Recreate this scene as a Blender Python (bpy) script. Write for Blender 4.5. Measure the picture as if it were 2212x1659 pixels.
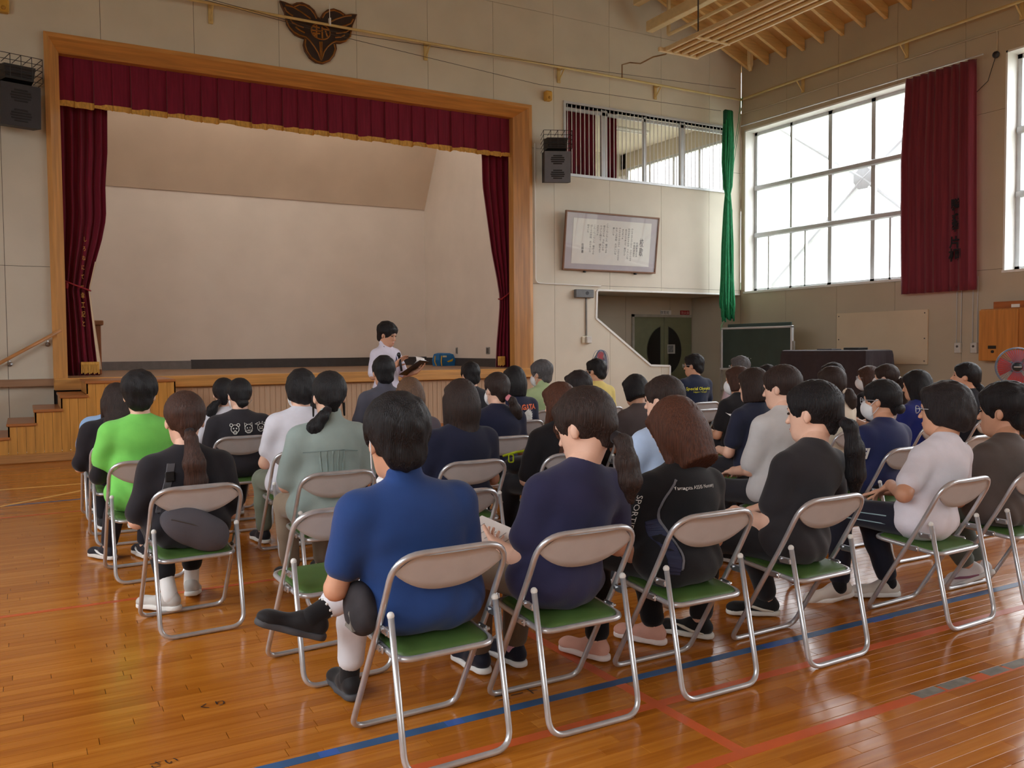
import bpy, math, random
import numpy as np
from mathutils import Matrix, Vector

random.seed(7)
scene = bpy.context.scene
for o in list(bpy.data.objects):
    bpy.data.objects.remove(o)
C = scene.collection

# ------------------------------------------------------------------ camera
CAM_H = 1.42
FPX = 1866.0
def cam_axes(yaw, pitch, roll):
    y, p, r = (math.radians(a) for a in (yaw, pitch, roll))
    fwd = np.array([math.sin(y)*math.cos(p), math.cos(y)*math.cos(p), -math.sin(p)])
    right = np.array([math.cos(y), -math.sin(y), 0.0])
    up = np.cross(right, fwd)
    return (math.cos(r)*right+math.sin(r)*up, -math.sin(r)*right+math.cos(r)*up, fwd)
_cr, _cu, _cf = cam_axes(29.45, 2.42, -0.45)
cam_data = bpy.data.cameras.new('camera')
cam_data.sensor_fit = 'HORIZONTAL'
cam_data.sensor_width = 36.0
cam_data.lens = FPX/2212.0*36.0
cam_data.clip_start = 0.05
cam_data.clip_end = 2000
cam = bpy.data.objects.new('camera', cam_data)
C.objects.link(cam)
cam.matrix_world = Matrix(((_cr[0], _cu[0], -_cf[0], 0), (_cr[1], _cu[1], -_cf[1], 0), (_cr[2], _cu[2], -_cf[2], CAM_H), (0, 0, 0, 1)))
scene.camera = cam

# ------------------------------------------------------------------ exposure, sky, portals
vs = scene.view_settings
vs.view_transform = 'Standard'
vs.look = 'None'
vs.gamma = 1.0
vs.use_curve_mapping = False
vs.exposure = 0.38
world = bpy.data.worlds.new('overcast_sky')
scene.world = world
world.use_nodes = True
wn = world.node_tree.nodes
bg = wn['Background']
SKY = 11.0
tcw = wn.new('ShaderNodeTexCoord')
sep = wn.new('ShaderNodeSeparateXYZ')
world.node_tree.links.new(tcw.outputs['Generated'], sep.inputs[0])
rampw = wn.new('ShaderNodeMapRange')            # overcast sky: the zenith is three times as bright as the horizon
rampw.inputs['From Min'].default_value = 0.0
rampw.inputs['From Max'].default_value = 1.0
rampw.inputs['To Min'].default_value = SKY/3.0
rampw.inputs['To Max'].default_value = SKY
world.node_tree.links.new(sep.outputs['Z'], rampw.inputs['Value'])
world.node_tree.links.new(rampw.outputs['Result'], bg.inputs['Strength'])
bg.inputs['Color'].default_value = (0.95, 0.975, 1.0, 1)

XR, XL, YF, YB = 13.55, -4.9, 13.9, -9.0      # inner faces of the four walls
ZE, RIDGE_X = 7.42, 4.32                      # eaves height, ridge line
SLOPE = 0.41
WIN_Z0, WIN_Z1 = 2.56, 6.01
WIN_RIGHT = [(8.75, 13.8), (3.1, 8.15), (-2.55, 2.5), (-8.2, -3.15)]
WIN_LEFT = [(3.1, 8.15), (-2.55, 2.5), (-8.2, -3.15)]
def portal(name, loc, rot, sx, sy):
    l = bpy.data.lights.new(name, 'AREA')
    l.shape = 'RECTANGLE'
    l.size, l.size_y = sx, sy
    l.cycles.is_portal = True
    o = bpy.data.objects.new(name, l)
    o.location = loc
    o.rotation_euler = rot
    C.objects.link(o)
for a, b in WIN_RIGHT:
    portal('window_portal', (XR+0.5, (a+b)/2, (WIN_Z0+WIN_Z1)/2), (0, math.pi/2, 0), WIN_Z1-WIN_Z0, b-a)
for a, b in WIN_LEFT:
    portal('window_portal', (XL-0.5, (a+b)/2, (WIN_Z0+WIN_Z1)/2), (0, -math.pi/2, 0), WIN_Z1-WIN_Z0, b-a)
portal('window_portal', (XR+0.3, 16.3, 5.3), (0, math.pi/2, 0), 1.4, 3.6)

# ------------------------------------------------------------------ materials
def lin(c):
    out = []
    for v in c[:3]:
        v = v/255.0
        out.append(v/12.92 if v <= 0.04045 else ((v+0.055)/1.055)**2.4)
    return tuple(out)+(1.0,)
_mats = {}
def mat(name, rgb, rough=0.6, metal=0.0, var=0.12, scale=8.0, bump=0.0, bscale=60.0, stretch=(1, 1, 1), coat=0.0, spec=0.5, sheen=0.0, trans=0.0):
    if name in _mats:
        return _mats[name]
    m = bpy.data.materials.new(name)
    m.use_nodes = True
    nt = m.node_tree
    b = nt.nodes['Principled BSDF']
    tc = nt.nodes.new('ShaderNodeTexCoord')
    mp = nt.nodes.new('ShaderNodeMapping')
    mp.inputs['Scale'].default_value = stretch
    nt.links.new(tc.outputs['Object'], mp.inputs['Vector'])
    n = nt.nodes.new('ShaderNodeTexNoise')
    n.inputs['Scale'].default_value = scale
    n.inputs['Detail'].default_value = 4
    nt.links.new(mp.outputs['Vector'], n.inputs['Vector'])
    r = nt.nodes.new('ShaderNodeValToRGB')
    base = lin(rgb)
    r.color_ramp.elements[0].position = 0.3
    r.color_ramp.elements[1].position = 0.7
    r.color_ramp.elements[0].color = tuple(c*(1-var) for c in base[:3])+(1,)
    r.color_ramp.elements[1].color = tuple(min(1, c*(1+var)) for c in base[:3])+(1,)
    nt.links.new(n.outputs['Fac'], r.inputs['Fac'])
    nt.links.new(r.outputs['Color'], b.inputs['Base Color'])
    b.inputs['Roughness'].default_value = rough
    b.inputs['Metallic'].default_value = metal
    b.inputs['Specular IOR Level'].default_value = spec
    b.inputs['Coat Weight'].default_value = coat
    b.inputs['Coat Roughness'].default_value = 0.15
    b.inputs['Sheen Weight'].default_value = sheen
    if trans:
        b.inputs['Transmission Weight'].default_value = trans
    if bump:
        n2 = nt.nodes.new('ShaderNodeTexNoise')
        n2.inputs['Scale'].default_value = bscale
        n2.inputs['Detail'].default_value = 3
        nt.links.new(mp.outputs['Vector'], n2.inputs['Vector'])
        bp = nt.nodes.new('ShaderNodeBump')
        bp.inputs['Strength'].default_value = bump
        bp.inputs['Distance'].default_value = 0.01
        nt.links.new(n2.outputs['Fac'], bp.inputs['Height'])
        nt.links.new(bp.outputs['Normal'], b.inputs['Normal'])
    _mats[name] = m
    return m

def wood(name, rgb, dark=0.72, rough=0.4, axis='x', coat=0.2, fine=1.0):
    st = {'x': (0.6, 9, 9), 'y': (9, 0.6, 9), 'z': (9, 9, 0.6)}[axis]
    return mat(name, rgb, rough, var=1-dark, scale=2.2*fine, stretch=st, bump=0.08, bscale=6, coat=coat)

def floor_material():
    m = bpy.data.materials.new('varnished_floorboards')
    m.use_nodes = True
    nt = m.node_tree
    L = nt.links
    b = nt.nodes['Principled BSDF']
    tc = nt.nodes.new('ShaderNodeTexCoord')
    at = nt.nodes.new('ShaderNodeAttribute')
    at.attribute_name = 'tone'
    geo = nt.nodes.new('ShaderNodeNewGeometry')
    def noise(scale, stretch, detail=4):
        mp = nt.nodes.new('ShaderNodeMapping')
        mp.inputs['Scale'].default_value = stretch
        L.new(geo.outputs['Position'], mp.inputs['Vector'])
        n = nt.nodes.new('ShaderNodeTexNoise')
        n.inputs['Scale'].default_value = scale
        n.inputs['Detail'].default_value = detail
        L.new(mp.outputs['Vector'], n.inputs['Vector'])
        return n.outputs['Fac']
    def ramp(fac, stops):
        r = nt.nodes.new('ShaderNodeValToRGB')
        els = r.color_ramp.elements
        while len(els) < len(stops):
            els.new(0.5)
        for e, (p, c) in zip(els, stops):
            e.position = p
            e.color = c
        L.new(fac, r.inputs['Fac'])
        return r.outputs['Color']
    def math_(op, a, v=None, bb=None):
        q = nt.nodes.new('ShaderNodeMath')
        q.operation = op
        L.new(a, q.inputs[0])
        if bb is not None:
            L.new(bb, q.inputs[1])
        else:
            q.inputs[1].default_value = v
        return q.outputs[0]
    grain = noise(1.4, (1.2, 26, 1), 6)
    big = noise(0.35, (1, 1.6, 1), 3)
    tone = math_('ADD', math_('MULTIPLY', at.outputs['Fac'], 0.20), None, math_('ADD', math_('MULTIPLY', grain, 0.50), None, math_('MULTIPLY', big, 0.50)))
    col = ramp(tone, [(0.34, lin((152, 84, 22))), (0.52, lin((176, 104, 32))), (0.66, lin((190, 118, 40))), (0.86, lin((208, 136, 56)))])
    # pale worn scratches that run with the boards
    sc = noise(1.1, (0.9, 34, 1), 2)
    sc2 = noise(0.8, (1.0, 1.2, 1), 2)
    scm = math_('MULTIPLY', ramp(sc, [(0.66, (0, 0, 0, 1)), (0.74, (1, 1, 1, 1))]), None, ramp(sc2, [(0.5, (0, 0, 0, 1)), (0.66, (1, 1, 1, 1))]))
    mix = nt.nodes.new('ShaderNodeMix')
    mix.data_type = 'RGBA'
    L.new(math_('MULTIPLY', scm, 0.4), mix.inputs['Factor'])
    L.new(col, mix.inputs['A'])
    mix.inputs['B'].default_value = lin((222, 160, 86))
    L.new(mix.outputs['Result'], b.inputs['Base Color'])
    rg = ramp(noise(2.2, (1, 3, 1), 4), [(0.3, (0.13, 0.13, 0.13, 1)), (0.75, (0.24, 0.24, 0.24, 1))])
    L.new(rg, b.inputs['Roughness'])
    b.inputs['Specular IOR Level'].default_value = 0.34
    bp = nt.nodes.new('ShaderNodeBump')
    bp.inputs['Strength'].default_value = 0.035
    bp.inputs['Distance'].default_value = 0.02
    L.new(noise(3.0, (1, 5, 1), 3), bp.inputs['Height'])
    L.new(bp.outputs['Normal'], b.inputs['Normal'])
    return m

def board_material(name, rgb, pitch=0.018, depth=0.25):
    """painted fibre board with rows of small punched holes"""
    m = mat(name, rgb, 0.75, var=0.05, scale=1.3)
    nt = m.node_tree
    b = nt.nodes['Principled BSDF']
    tc = nt.nodes.new('ShaderNodeTexCoord')
    v = nt.nodes.new('ShaderNodeTexVoronoi')
    v.inputs['Scale'].default_value = 1.0/pitch
    v.inputs['Randomness'].default_value = 0.0
    nt.links.new(tc.outputs['Object'], v.inputs['Vector'])
    r = nt.nodes.new('ShaderNodeValToRGB')
    r.color_ramp.elements[0].position = 0.16
    r.color_ramp.elements[1].position = 0.24
    nt.links.new(v.outputs['Distance'], r.inputs['Fac'])
    bp = nt.nodes.new('ShaderNodeBump')
    bp.inputs['Strength'].default_value = depth
    bp.inputs['Distance'].default_value = 0.004
    nt.links.new(r.outputs['Color'], bp.inputs['Height'])
    nt.links.new(bp.outputs['Normal'], b.inputs['Normal'])
    return m

def glass_material(name='window_glass', tint=(1, 1, 1), rough=0.0):
    m = bpy.data.materials.new(name)
    m.use_nodes = True
    nt = m.node_tree
    for n in list(nt.nodes):
        nt.nodes.remove(n)
    out = nt.nodes.new('ShaderNodeOutputMaterial')
    t = nt.nodes.new('ShaderNodeBsdfTransparent')
    t.inputs['Color'].default_value = tint+(1,)
    g = nt.nodes.new('ShaderNodeBsdfGlossy')
    g.inputs['Roughness'].default_value = rough
    f = nt.nodes.new('ShaderNodeFresnel')
    f.inputs['IOR'].default_value = 1.45
    mx = nt.nodes.new('ShaderNodeMixShader')
    ge = nt.nodes.new('ShaderNodeNewGeometry')          # only the outer face of the thin pane mirrors
    sub = nt.nodes.new('ShaderNodeMath')
    sub.operation = 'SUBTRACT'
    sub.inputs[0].default_value = 1.0
    nt.links.new(ge.outputs['Backfacing'], sub.inputs[1])
    mul = nt.nodes.new('ShaderNodeMath')
    mul.operation = 'MULTIPLY'
    nt.links.new(f.outputs[0], mul.inputs[0])
    nt.links.new(sub.outputs[0], mul.inputs[1])
    nt.links.new(mul.outputs[0], mx.inputs[0])
    nt.links.new(t.outputs[0], mx.inputs[1])
    nt.links.new(g.outputs[0], mx.inputs[2])
    nt.links.new(mx.outputs[0], out.inputs[0])
    return m

# ------------------------------------------------------------------ mesh helpers
def new_mesh(name, v, f, smooth=False):
    me = bpy.data.meshes.new(name)
    me.from_pydata([tuple(map(float, p)) for p in v], [], [tuple(map(int, q)) for q in f])
    if smooth:
        me.polygons.foreach_set('use_smooth', np.ones(len(me.polygons), dtype=bool))
    me.update()
    return me

def obj(name, vf, m=None, parent=None, smooth=False, loc=None, rot=None):
    me = vf if isinstance(vf, bpy.types.Mesh) else new_mesh(name, vf[0], vf[1], smooth)
    o = bpy.data.objects.new(name, me)
    C.objects.link(o)
    if m is not None:
        if isinstance(vf, bpy.types.Mesh) and len(me.materials):
            o.material_slots[0].link = 'OBJECT'
            o.material_slots[0].material = m
        else:
            me.materials.append(m)
    if parent is not None:
        o.parent = parent
    if loc is not None:
        o.location = loc
    if rot is not None:
        o.rotation_euler = rot
    return o

def tag(o, label, cat, group=None, kind=None):
    o['label'] = label
    o['category'] = cat
    if group:
        o['group'] = group
    if kind:
        o['kind'] = kind
    return o

def struct(o, label=None):
    o['kind'] = 'structure'
    if label:
        o['label'] = label
    return o

def thing(name, label, cat, loc=(0, 0, 0), rz=0.0, group=None):
    o = bpy.data.objects.new(name, None)
    o.empty_display_size = 0.1
    C.objects.link(o)
    o.location = loc
    o.rotation_euler = (0, 0, rz)
    return tag(o, label, cat, group)

def box(x0, x1, y0, y1, z0, z1):
    v = [(x, y, z) for x in (x0, x1) for y in (y0, y1) for z in (z0, z1)]
    f = [(0, 1, 3, 2), (4, 6, 7, 5), (0, 4, 5, 1), (2, 3, 7, 6), (0, 2, 6, 4), (1, 5, 7, 3)]
    return v, f

def bevbox(x0, x1, y0, y1, z0, z1, b=0.01):
    """box with all twelve edges chamfered"""
    b = min(b, (x1-x0)/2.01, (y1-y0)/2.01, (z1-z0)/2.01)
    v, f, idx = [], [], {}
    lo, hi = (x0, y0, z0), (x1, y1, z1)
    for sx in (0, 1):
        for sy in (0, 1):
            for sz in (0, 1):
                s = (sx, sy, sz)
                for ax in range(3):
                    p = []
                    for d in range(3):
                        base = hi[d] if s[d] else lo[d]
                        p.append(base if d == ax else base+(-b if s[d] else b))
                    idx[(s, ax)] = len(v)
                    v.append(tuple(p))
    for ax in range(3):
        u, w = [(1, 2), (2, 0), (0, 1)][ax]
        for sg in (0, 1):
            q = []
            for a, c in ((0, 0), (1, 0), (1, 1), (0, 1)):
                s = [0, 0, 0]
                s[ax], s[u], s[w] = sg, a, c
                q.append(idx[(tuple(s), ax)])
            f.append(tuple(q if sg else q[::-1]))
    for ax in range(3):
        u, w = [(1, 2), (2, 0), (0, 1)][ax]
        for a in (0, 1):
            for c in (0, 1):
                s0, s1 = [0, 0, 0], [0, 0, 0]
                s0[u] = s1[u] = a
                s0[w] = s1[w] = c
                s1[ax] = 1
                s0, s1 = tuple(s0), tuple(s1)
                q = (idx[(s0, u)], idx[(s1, u)], idx[(s1, w)], idx[(s0, w)])
                f.append(q if (a == c) else q[::-1])
    for s in [(a, b_, c) for a in (0, 1) for b_ in (0, 1) for c in (0, 1)]:
        q = (idx[(s, 0)], idx[(s, 1)], idx[(s, 2)])
        f.append(q if sum(s) % 2 else q[::-1])
    return v, f

def join(*parts):
    V, F = [], []
    for v, f in parts:
        n = len(V)
        V += [tuple(p) for p in v]
        F += [tuple(i+n for i in q) for q in f]
    return V, F

def xf(vf, M):
    M = Matrix(M) if not isinstance(M, Matrix) else M
    return [tuple(M @ Vector(p)) for p in vf[0]], vf[1]

def move(vf, d):
    return [(p[0]+d[0], p[1]+d[1], p[2]+d[2]) for p in vf[0]], vf[1]

def tube(path, r, n=8, closed=False):
    P = [np.array(p, float) for p in path]
    R = r if hasattr(r, '__len__') else [r]*len(P)
    V, F = [], []
    T = []
    m = len(P)
    for i in range(m):
        a = P[(i-1) % m] if (closed or i > 0) else P[i]
        b = P[(i+1) % m] if (closed or i < m-1) else P[i]
        t = b-a
        T.append(t/max(np.linalg.norm(t), 1e-9))
    up = np.array([0, 0, 1.0]) if abs(T[0][2]) < 0.9 else np.array([1.0, 0, 0])
    nrm = np.cross(T[0], up)
    nrm /= np.linalg.norm(nrm)
    for i in range(m):
        nrm = nrm-T[i]*(nrm @ T[i])
        nrm /= max(np.linalg.norm(nrm), 1e-9)
        bn = np.cross(T[i], nrm)
        for k in range(n):
            a = 2*math.pi*k/n
            V.append(tuple(P[i]+R[i]*(math.cos(a)*nrm+math.sin(a)*bn)))
    for i in range(m if closed else m-1):
        j = (i+1) % m
        for k in range(n):
            q = (k+1) % n
            F.append((i*n+k, i*n+q, j*n+q, j*n+k))
    if not closed:
        F.append(tuple(range(n))[::-1])
        F.append(tuple((m-1)*n+k for k in range(n)))
    return V, F

def fillet(pts, r, seg=5, closed=False):
    """polyline with rounded corners"""
    P = [np.array(p, float) for p in pts]
    m = len(P)
    out = []
    rs = r if hasattr(r, '__len__') else [r]*m
    for i in range(m):
        if not closed and i in (0, m-1):
            out.append(tuple(P[i]))
            continue
        a, p, b = P[(i-1) % m], P[i], P[(i+1) % m]
        u, w = a-p, b-p
        lu, lw = np.linalg.norm(u), np.linalg.norm(w)
        d = min(rs[i], lu*0.49, lw*0.49)
        s, e = p+u/lu*d, p+w/lw*d
        for k in range(seg+1):
            t = k/seg
            out.append(tuple((1-t)**2*s+2*t*(1-t)*p+t*t*e))
    return out

def prism(poly, d0, d1, plane='xz'):
    """extrude a polygon: plane 'xz' along y, 'yz' along x, 'xy' along z"""
    def P(a, b, d):
        return {'xz': (a, d, b), 'yz': (d, a, b), 'xy': (a, b, d)}[plane]
    n = len(poly)
    area = sum(poly[i][0]*poly[(i+1) % n][1]-poly[(i+1) % n][0]*poly[i][1] for i in range(n))
    if area < 0:
        poly = poly[::-1]
    V = [P(a, b, d0) for a, b in poly]+[P(a, b, d1) for a, b in poly]
    F = [tuple(range(n)), tuple(range(2*n-1, n-1, -1))]
    F += [(i, i+n, (i+1) % n+n, (i+1) % n) for i in range(n)]
    if (plane == 'xz') == (d1 < d0):
        F = [q[::-1] for q in F]
    return V, F

def ball(c, r, nu=16, nv=10):
    r = r if hasattr(r, '__len__') else (r, r, r)
    V, F = [(c[0], c[1], c[2]+r[2])], []
    for i in range(1, nv):
        t = math.pi*i/nv
        for k in range(nu):
            a = 2*math.pi*k/nu
            V.append((c[0]+r[0]*math.sin(t)*math.cos(a), c[1]+r[1]*math.sin(t)*math.sin(a), c[2]+r[2]*math.cos(t)))
    V.append((c[0], c[1], c[2]-r[2]))
    for k in range(nu):
        F.append((0, 1+k, 1+(k+1) % nu))
        F.append((len(V)-1, 1+(nv-2)*nu+(k+1) % nu, 1+(nv-2)*nu+k))
    for i in range(nv-2):
        for k in range(nu):
            a, b = 1+i*nu+k, 1+i*nu+(k+1) % nu
            F.append((a, a+nu, b+nu, b))
    return V, F

def cyl(c0, c1, r, n=16):
    return tube([c0, c1], r, n)

def text_mesh(body, size, extrude=0.0, align='CENTER', bold=0.0, shear=0.0, spacing=1.0):
    """lettering as a flat mesh in the xy plane (verts, faces)"""
    cu = bpy.data.curves.new('lettering', 'FONT')
    cu.body = body
    cu.size = size
    cu.extrude = extrude
    cu.offset = bold
    cu.shear = shear
    cu.space_character = spacing
    cu.align_x = align
    cu.align_y = 'CENTER'
    cu.resolution_u = 2
    o = bpy.data.objects.new('lettering', cu)
    C.objects.link(o)
    me = o.to_mesh()
    v = [tuple(p.co) for p in me.vertices]
    f = [tuple(p.vertices) for p in me.polygons]
    o.to_mesh_clear()
    bpy.data.objects.remove(o)
    bpy.data.curves.remove(cu)
    return v, f
# ================================================================== the room
M_WALL = board_material('painted_fibre_board', (216, 209, 192))
M_WALL_PLAIN = mat('painted_wall', (206, 197, 178), 0.8, var=0.05, scale=1.5)
M_WALL_R = mat('side_wall_board', (190, 178, 156), 0.8, var=0.05, scale=1.2, bump=0.05, bscale=90)
M_SEAM = mat('wall_joint_dark', (92, 84, 74), 0.9, var=0.1)
M_WOOD = wood('proscenium_wood', (204, 144, 76), 0.80, 0.42, 'x')
M_WOODZ = wood('proscenium_wood_upright', (206, 150, 84), 0.82, 0.42, 'z')
M_LIP = wood('stage_edge_wood', (204, 150, 82), 0.78, 0.38, 'x')
M_STEPWOOD = wood('step_wood', (206, 148, 70), 0.82, 0.38, 'z')
M_TREAD = wood('tread_wood', (176, 112, 62), 0.8, 0.35, 'x')
M_ALU = mat('aluminium_frame', (200, 203, 206), 0.4, 0.3, var=0.04)
M_WHITE = mat('white_paint', (232, 232, 228), 0.55, var=0.03)
M_GLASS = glass_material('window_glass')
M_CREAM = mat('cream_steel_paint', (226, 204, 158), 0.5, var=0.06)
M_YPIPE = mat('yellowed_pipe_paint', (214, 188, 128), 0.5, var=0.08)
M_PLY = mat('roof_plywood', (196, 152, 92), 0.75, var=0.16, scale=1.6, bump=0.05)
M_RAFTER = wood('rafter_wood', (222, 184, 120), 0.85, 0.6, 'x', coat=0.0)
M_BLACK = mat('black_plastic', (26, 26, 28), 0.5, var=0.15)
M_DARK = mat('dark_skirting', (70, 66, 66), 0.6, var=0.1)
M_STEEL = mat('brushed_steel', (196, 198, 202), 0.3, 0.9, var=0.05)

# ---- floor: boards laid across the hall
M_FLOOR = floor_material()
floor = struct(obj('floor', box(XL, XR, YB, YF, -0.08, -0.006), mat('floor_joint', (52, 26, 10), 0.8)), 'varnished timber gymnasium floor of narrow boards')
PW = 0.062
rng = random.Random(3)
boards = []
y = YB
while y < YF-0.001:
    x = XL-rng.random()*0.8
    while x < XR:
        L = rng.choice((0.45, 0.6, 0.75, 0.9))
        a, b = max(x, XL), min(x+L, XR)
        if b-a > 0.03:
            boards.append((a, b, y, min(y+PW, YF), rng.random()))
        x += L
    y += PW
def seen(bd):
    cx, cy = (bd[0]+bd[1])/2, (bd[2]+bd[3])/2
    d = np.array([cx, cy, -CAM_H])
    z = d @ _cf
    if z < 0.5:
        return None
    u, v = FPX*(d @ _cr)/z, FPX*(d @ _cu)/z
    return z if abs(u) < 1180 and abs(v) < 880 else None
ranked = sorted((s, i) for i, s in ((i, seen(b)) for i, b in enumerate(boards)) if s is not None)
near = {i for s, i in ranked[:300]}
def set_tone(me, vals):
    a = me.attributes.new('tone', 'FLOAT', 'FACE')
    a.data.foreach_set('value', np.array(vals, dtype=np.float32))
G = 0.0009
shared = {}
V, F, T = [], [], []
for i, (a, b, y0, y1, t) in enumerate(boards):
    if i in near and abs((b-a)-round((b-a)/0.15)*0.15) < 1e-6:
        key = (round(b-a, 2), int(t*8))
        if key not in shared:
            l, w = (b-a)/2, (y1-y0)/2
            v = [(-l+G, -w+G, -0.01), (l-G, -w+G, -0.01), (l-G, w-G, -0.01), (-l+G, w-G, -0.01), (-l+G, -w+G, -0.0012), (l-G, -w+G, -0.0012), (l-G, w-G, -0.0012), (-l+G, w-G, -0.0012),
                 (-l+2*G, -w+2*G, 0), (l-2*G, -w+2*G, 0), (l-2*G, w-2*G, 0), (-l+2*G, w-2*G, 0)]
            f = [(8, 9, 10, 11)]+[(4+k, 4+(k+1) % 4, 8+(k+1) % 4, 8+k) for k in range(4)]+[(k, (k+1) % 4, 4+(k+1) % 4, 4+k) for k in range(4)]
            me = new_mesh('floor_board', v, f)
            set_tone(me, [(key[1]+0.5)/8]*len(f))
            me.materials.append(M_FLOOR)
            shared[key] = me
        o = bpy.data.objects.new('plank', shared[key])
        o.location = ((a+b)/2, (y0+y1)/2, 0)
        o.parent = floor
        C.objects.link(o)
    else:
        n = len(V)
        V += [(a+G, y0+G, 0), (b-G, y0+G, 0), (b-G, y1-G, 0), (a+G, y1-G, 0), (a+G, y0+G, -0.01), (b-G, y0+G, -0.01), (b-G, y1-G, -0.01), (a+G, y1-G, -0.01)]
        F += [(n, n+1, n+2, n+3)]+[(n+4+k, n+4+(k+1) % 4, n+(k+1) % 4, n+k) for k in range(4)]
        T += [t]*5
rest = obj('plank_field', (V, F), M_FLOOR, floor)
set_tone(rest.data, T)
rest['kind'] = 'stuff'
# painted court lines and tape, lying on the boards
def line(pts, w, m, name='painted_line', z=0.0012):
    (x0, y0), (x1, y1) = pts
    d = np.array([x1-x0, y1-y0]); d = d/np.linalg.norm(d)
    n = np.array([-d[1], d[0]])*w/2
    q = [(x0+n[0], y0+n[1]), (x1+n[0], y1+n[1]), (x1-n[0], y1-n[1]), (x0-n[0], y0-n[1])]
    return obj(name, prism(q, 0.0, z, 'xy'), m, floor)
M_BLUE_T = mat('blue_floor_tape', (52, 92, 138), 0.4, var=0.35, scale=5, stretch=(1, 0.3, 1))
M_BLUE_T2 = mat('bright_blue_tape', (58, 98, 176), 0.4, var=0.1)
M_OR = mat('faded_orange_line', (206, 96, 48), 0.35, var=0.14, scale=4)
M_YL = mat('pale_yellow_line', (230, 178, 92), 0.4, var=0.1)
M_GREYT = mat('worn_grey_tape', (126, 122, 112), 0.6, var=0.3, scale=18)
line(((0.2, 2.915), (XR, 2.95)), 0.05, M_BLUE_T)
for xa, xb in ((0.86, 0.93), (1.35, 1.42), (3.0, 3.2), (3.75, 3.9)):
    line(((xa, 2.917), (xb, 2.917)), 0.047, M_BLUE_T2, z=0.0018)
line(((0.4, 2.66), (XR, 2.65)), 0.05, M_OR)
line(((1.6, 2.18), (XR, 2.18)), 0.05, M_OR, z=0.0015)
line(((2.145, 4.2), (2.15, 2.2)), 0.05, M_OR, z=0.0009)
line(((XL, 5.31), (3.0, 5.33)), 0.04, M_OR)
line(((XL, 8.53), (6.0, 8.52)), 0.04, M_OR)
line(((XL, 10.28), (9.0, 10.25)), 0.05, M_YL)
line(((-3.0, 6.75), (0.75, 10.0)), 0.05, M_YL, z=0.0016)
line(((-1.2, 9.12), (4.0, 9.4)), 0.04, M_BLUE_T)
for x0, x1 in ((3.1, 3.25), (3.27, 3.46), (3.56, 3.7), (3.72, 3.88)):
    line(((x0, 2.19), (x1, 2.19)), 0.055, M_GREYT, 'worn_tape', 0.002)
M_INK = mat('black_marker_ink', (40, 26, 22), 0.7)
for s, x, yy, rz, sz in (('くり', 0.62, 3.55, 0.05, 0.06), ('コート', 1.72, 3.02, -0.02, 0.07), ('トヒ', 1.12, 3.98, 0, 0.05), ('さい', 0.38, 3.13, 0.05, 0.05)):
    o = obj('lettering', text_mesh(s, sz), M_INK, floor, loc=(x, yy, 0.0026), rot=(0, 0, rz))

# ---- walls of jointed boards
def clip(poly, axis, lo, hi):
    for side, val in ((1, lo), (-1, hi)):
        out = []
        n = len(poly)
        for i in range(n):
            p, q = poly[i], poly[(i+1) % n]
            ip, iq = (p[axis]-val)*side >= -1e-9, (q[axis]-val)*side >= -1e-9
            if ip:
                out.append(p)
            if ip != iq:
                t = (val-p[axis])/(q[axis]-p[axis])
                out.append((p[0]+t*(q[0]-p[0]), p[1]+t*(q[1]-p[1])))
        poly = out
        if len(poly) < 3:
            return []
    return poly
def area(p):
    return abs(sum(p[i][0]*p[(i+1) % len(p)][1]-p[(i+1) % len(p)][0]*p[i][1] for i in range(len(p))))/2
def panels(parent, polys, ucuts, vcuts, plane, d0, d1, m, gap=0.003):
    for poly in polys:
        for a, b in zip(ucuts[:-1], ucuts[1:]):
            for c, d in zip(vcuts[:-1], vcuts[1:]):
                q = clip(clip(poly, 0, a+gap, b-gap), 1, c+gap, d-gap)
                if len(q) >= 3 and area(q) > 0.004:
                    obj('panel', prism(q, d0, d1, plane), m, parent)

RX0, RX1, RZ = 9.76, 11.59, 2.53          # doorway recess beside the stage
YR = 15.48                                 # back of that recess
GX0, GX1, GZ0, GZ1 = 9.03, 13.2, 4.72, 6.03
SX0, SX1, SZ1 = 0.36, 8.28, 5.88
def roof_z(x):
    return ZE+SLOPE*(XR-x) if x > RIDGE_X else ZE+SLOPE*(XR-RIDGE_X)-SLOPE*(RIDGE_X-x)
useam = [XL-0.01]+[1.09+1.284*k for k in range(-4, 10)]+[XR]
vseam = [0, 2.61, 5.12, 7.63, 10.2, 12]
TH = 0.012
front_polys = [
    [(XL, 0), (SX0, 0), (SX0, SZ1), (XL, SZ1)],
    [(SX1, 0), (RX1, 0), (RX1, 1.01), (11.09, 1.03), (9.74, 1.97), (RX0, RZ), (SX1, RZ)],
    [(SX1, RZ), (GX0, RZ), (GX0, SZ1), (SX1, SZ1)],
    [(GX0, RZ), (XR, RZ), (XR, GZ0), (GX0, GZ0)],
    [(GX1, GZ0), (XR, GZ0), (XR, GZ1), (GX1, GZ1)],
    [(XL, SZ1), (GX0, SZ1), (GX0, GZ1), (XL, GZ1)],
    [(XL, GZ1), (XR, GZ1), (XR, ZE), (RIDGE_X, roof_z(RIDGE_X)), (XL, ZE)],
]
wall_front = struct(obj('wall_front', join(*[prism(p, YF+TH, YF+0.16, 'xz') for p in front_polys]), M_SEAM), 'pale jointed board wall around the stage opening')
panels(wall_front, front_polys, useam, vseam, 'xz', YF, YF+TH+0.001, M_WALL)

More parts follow.
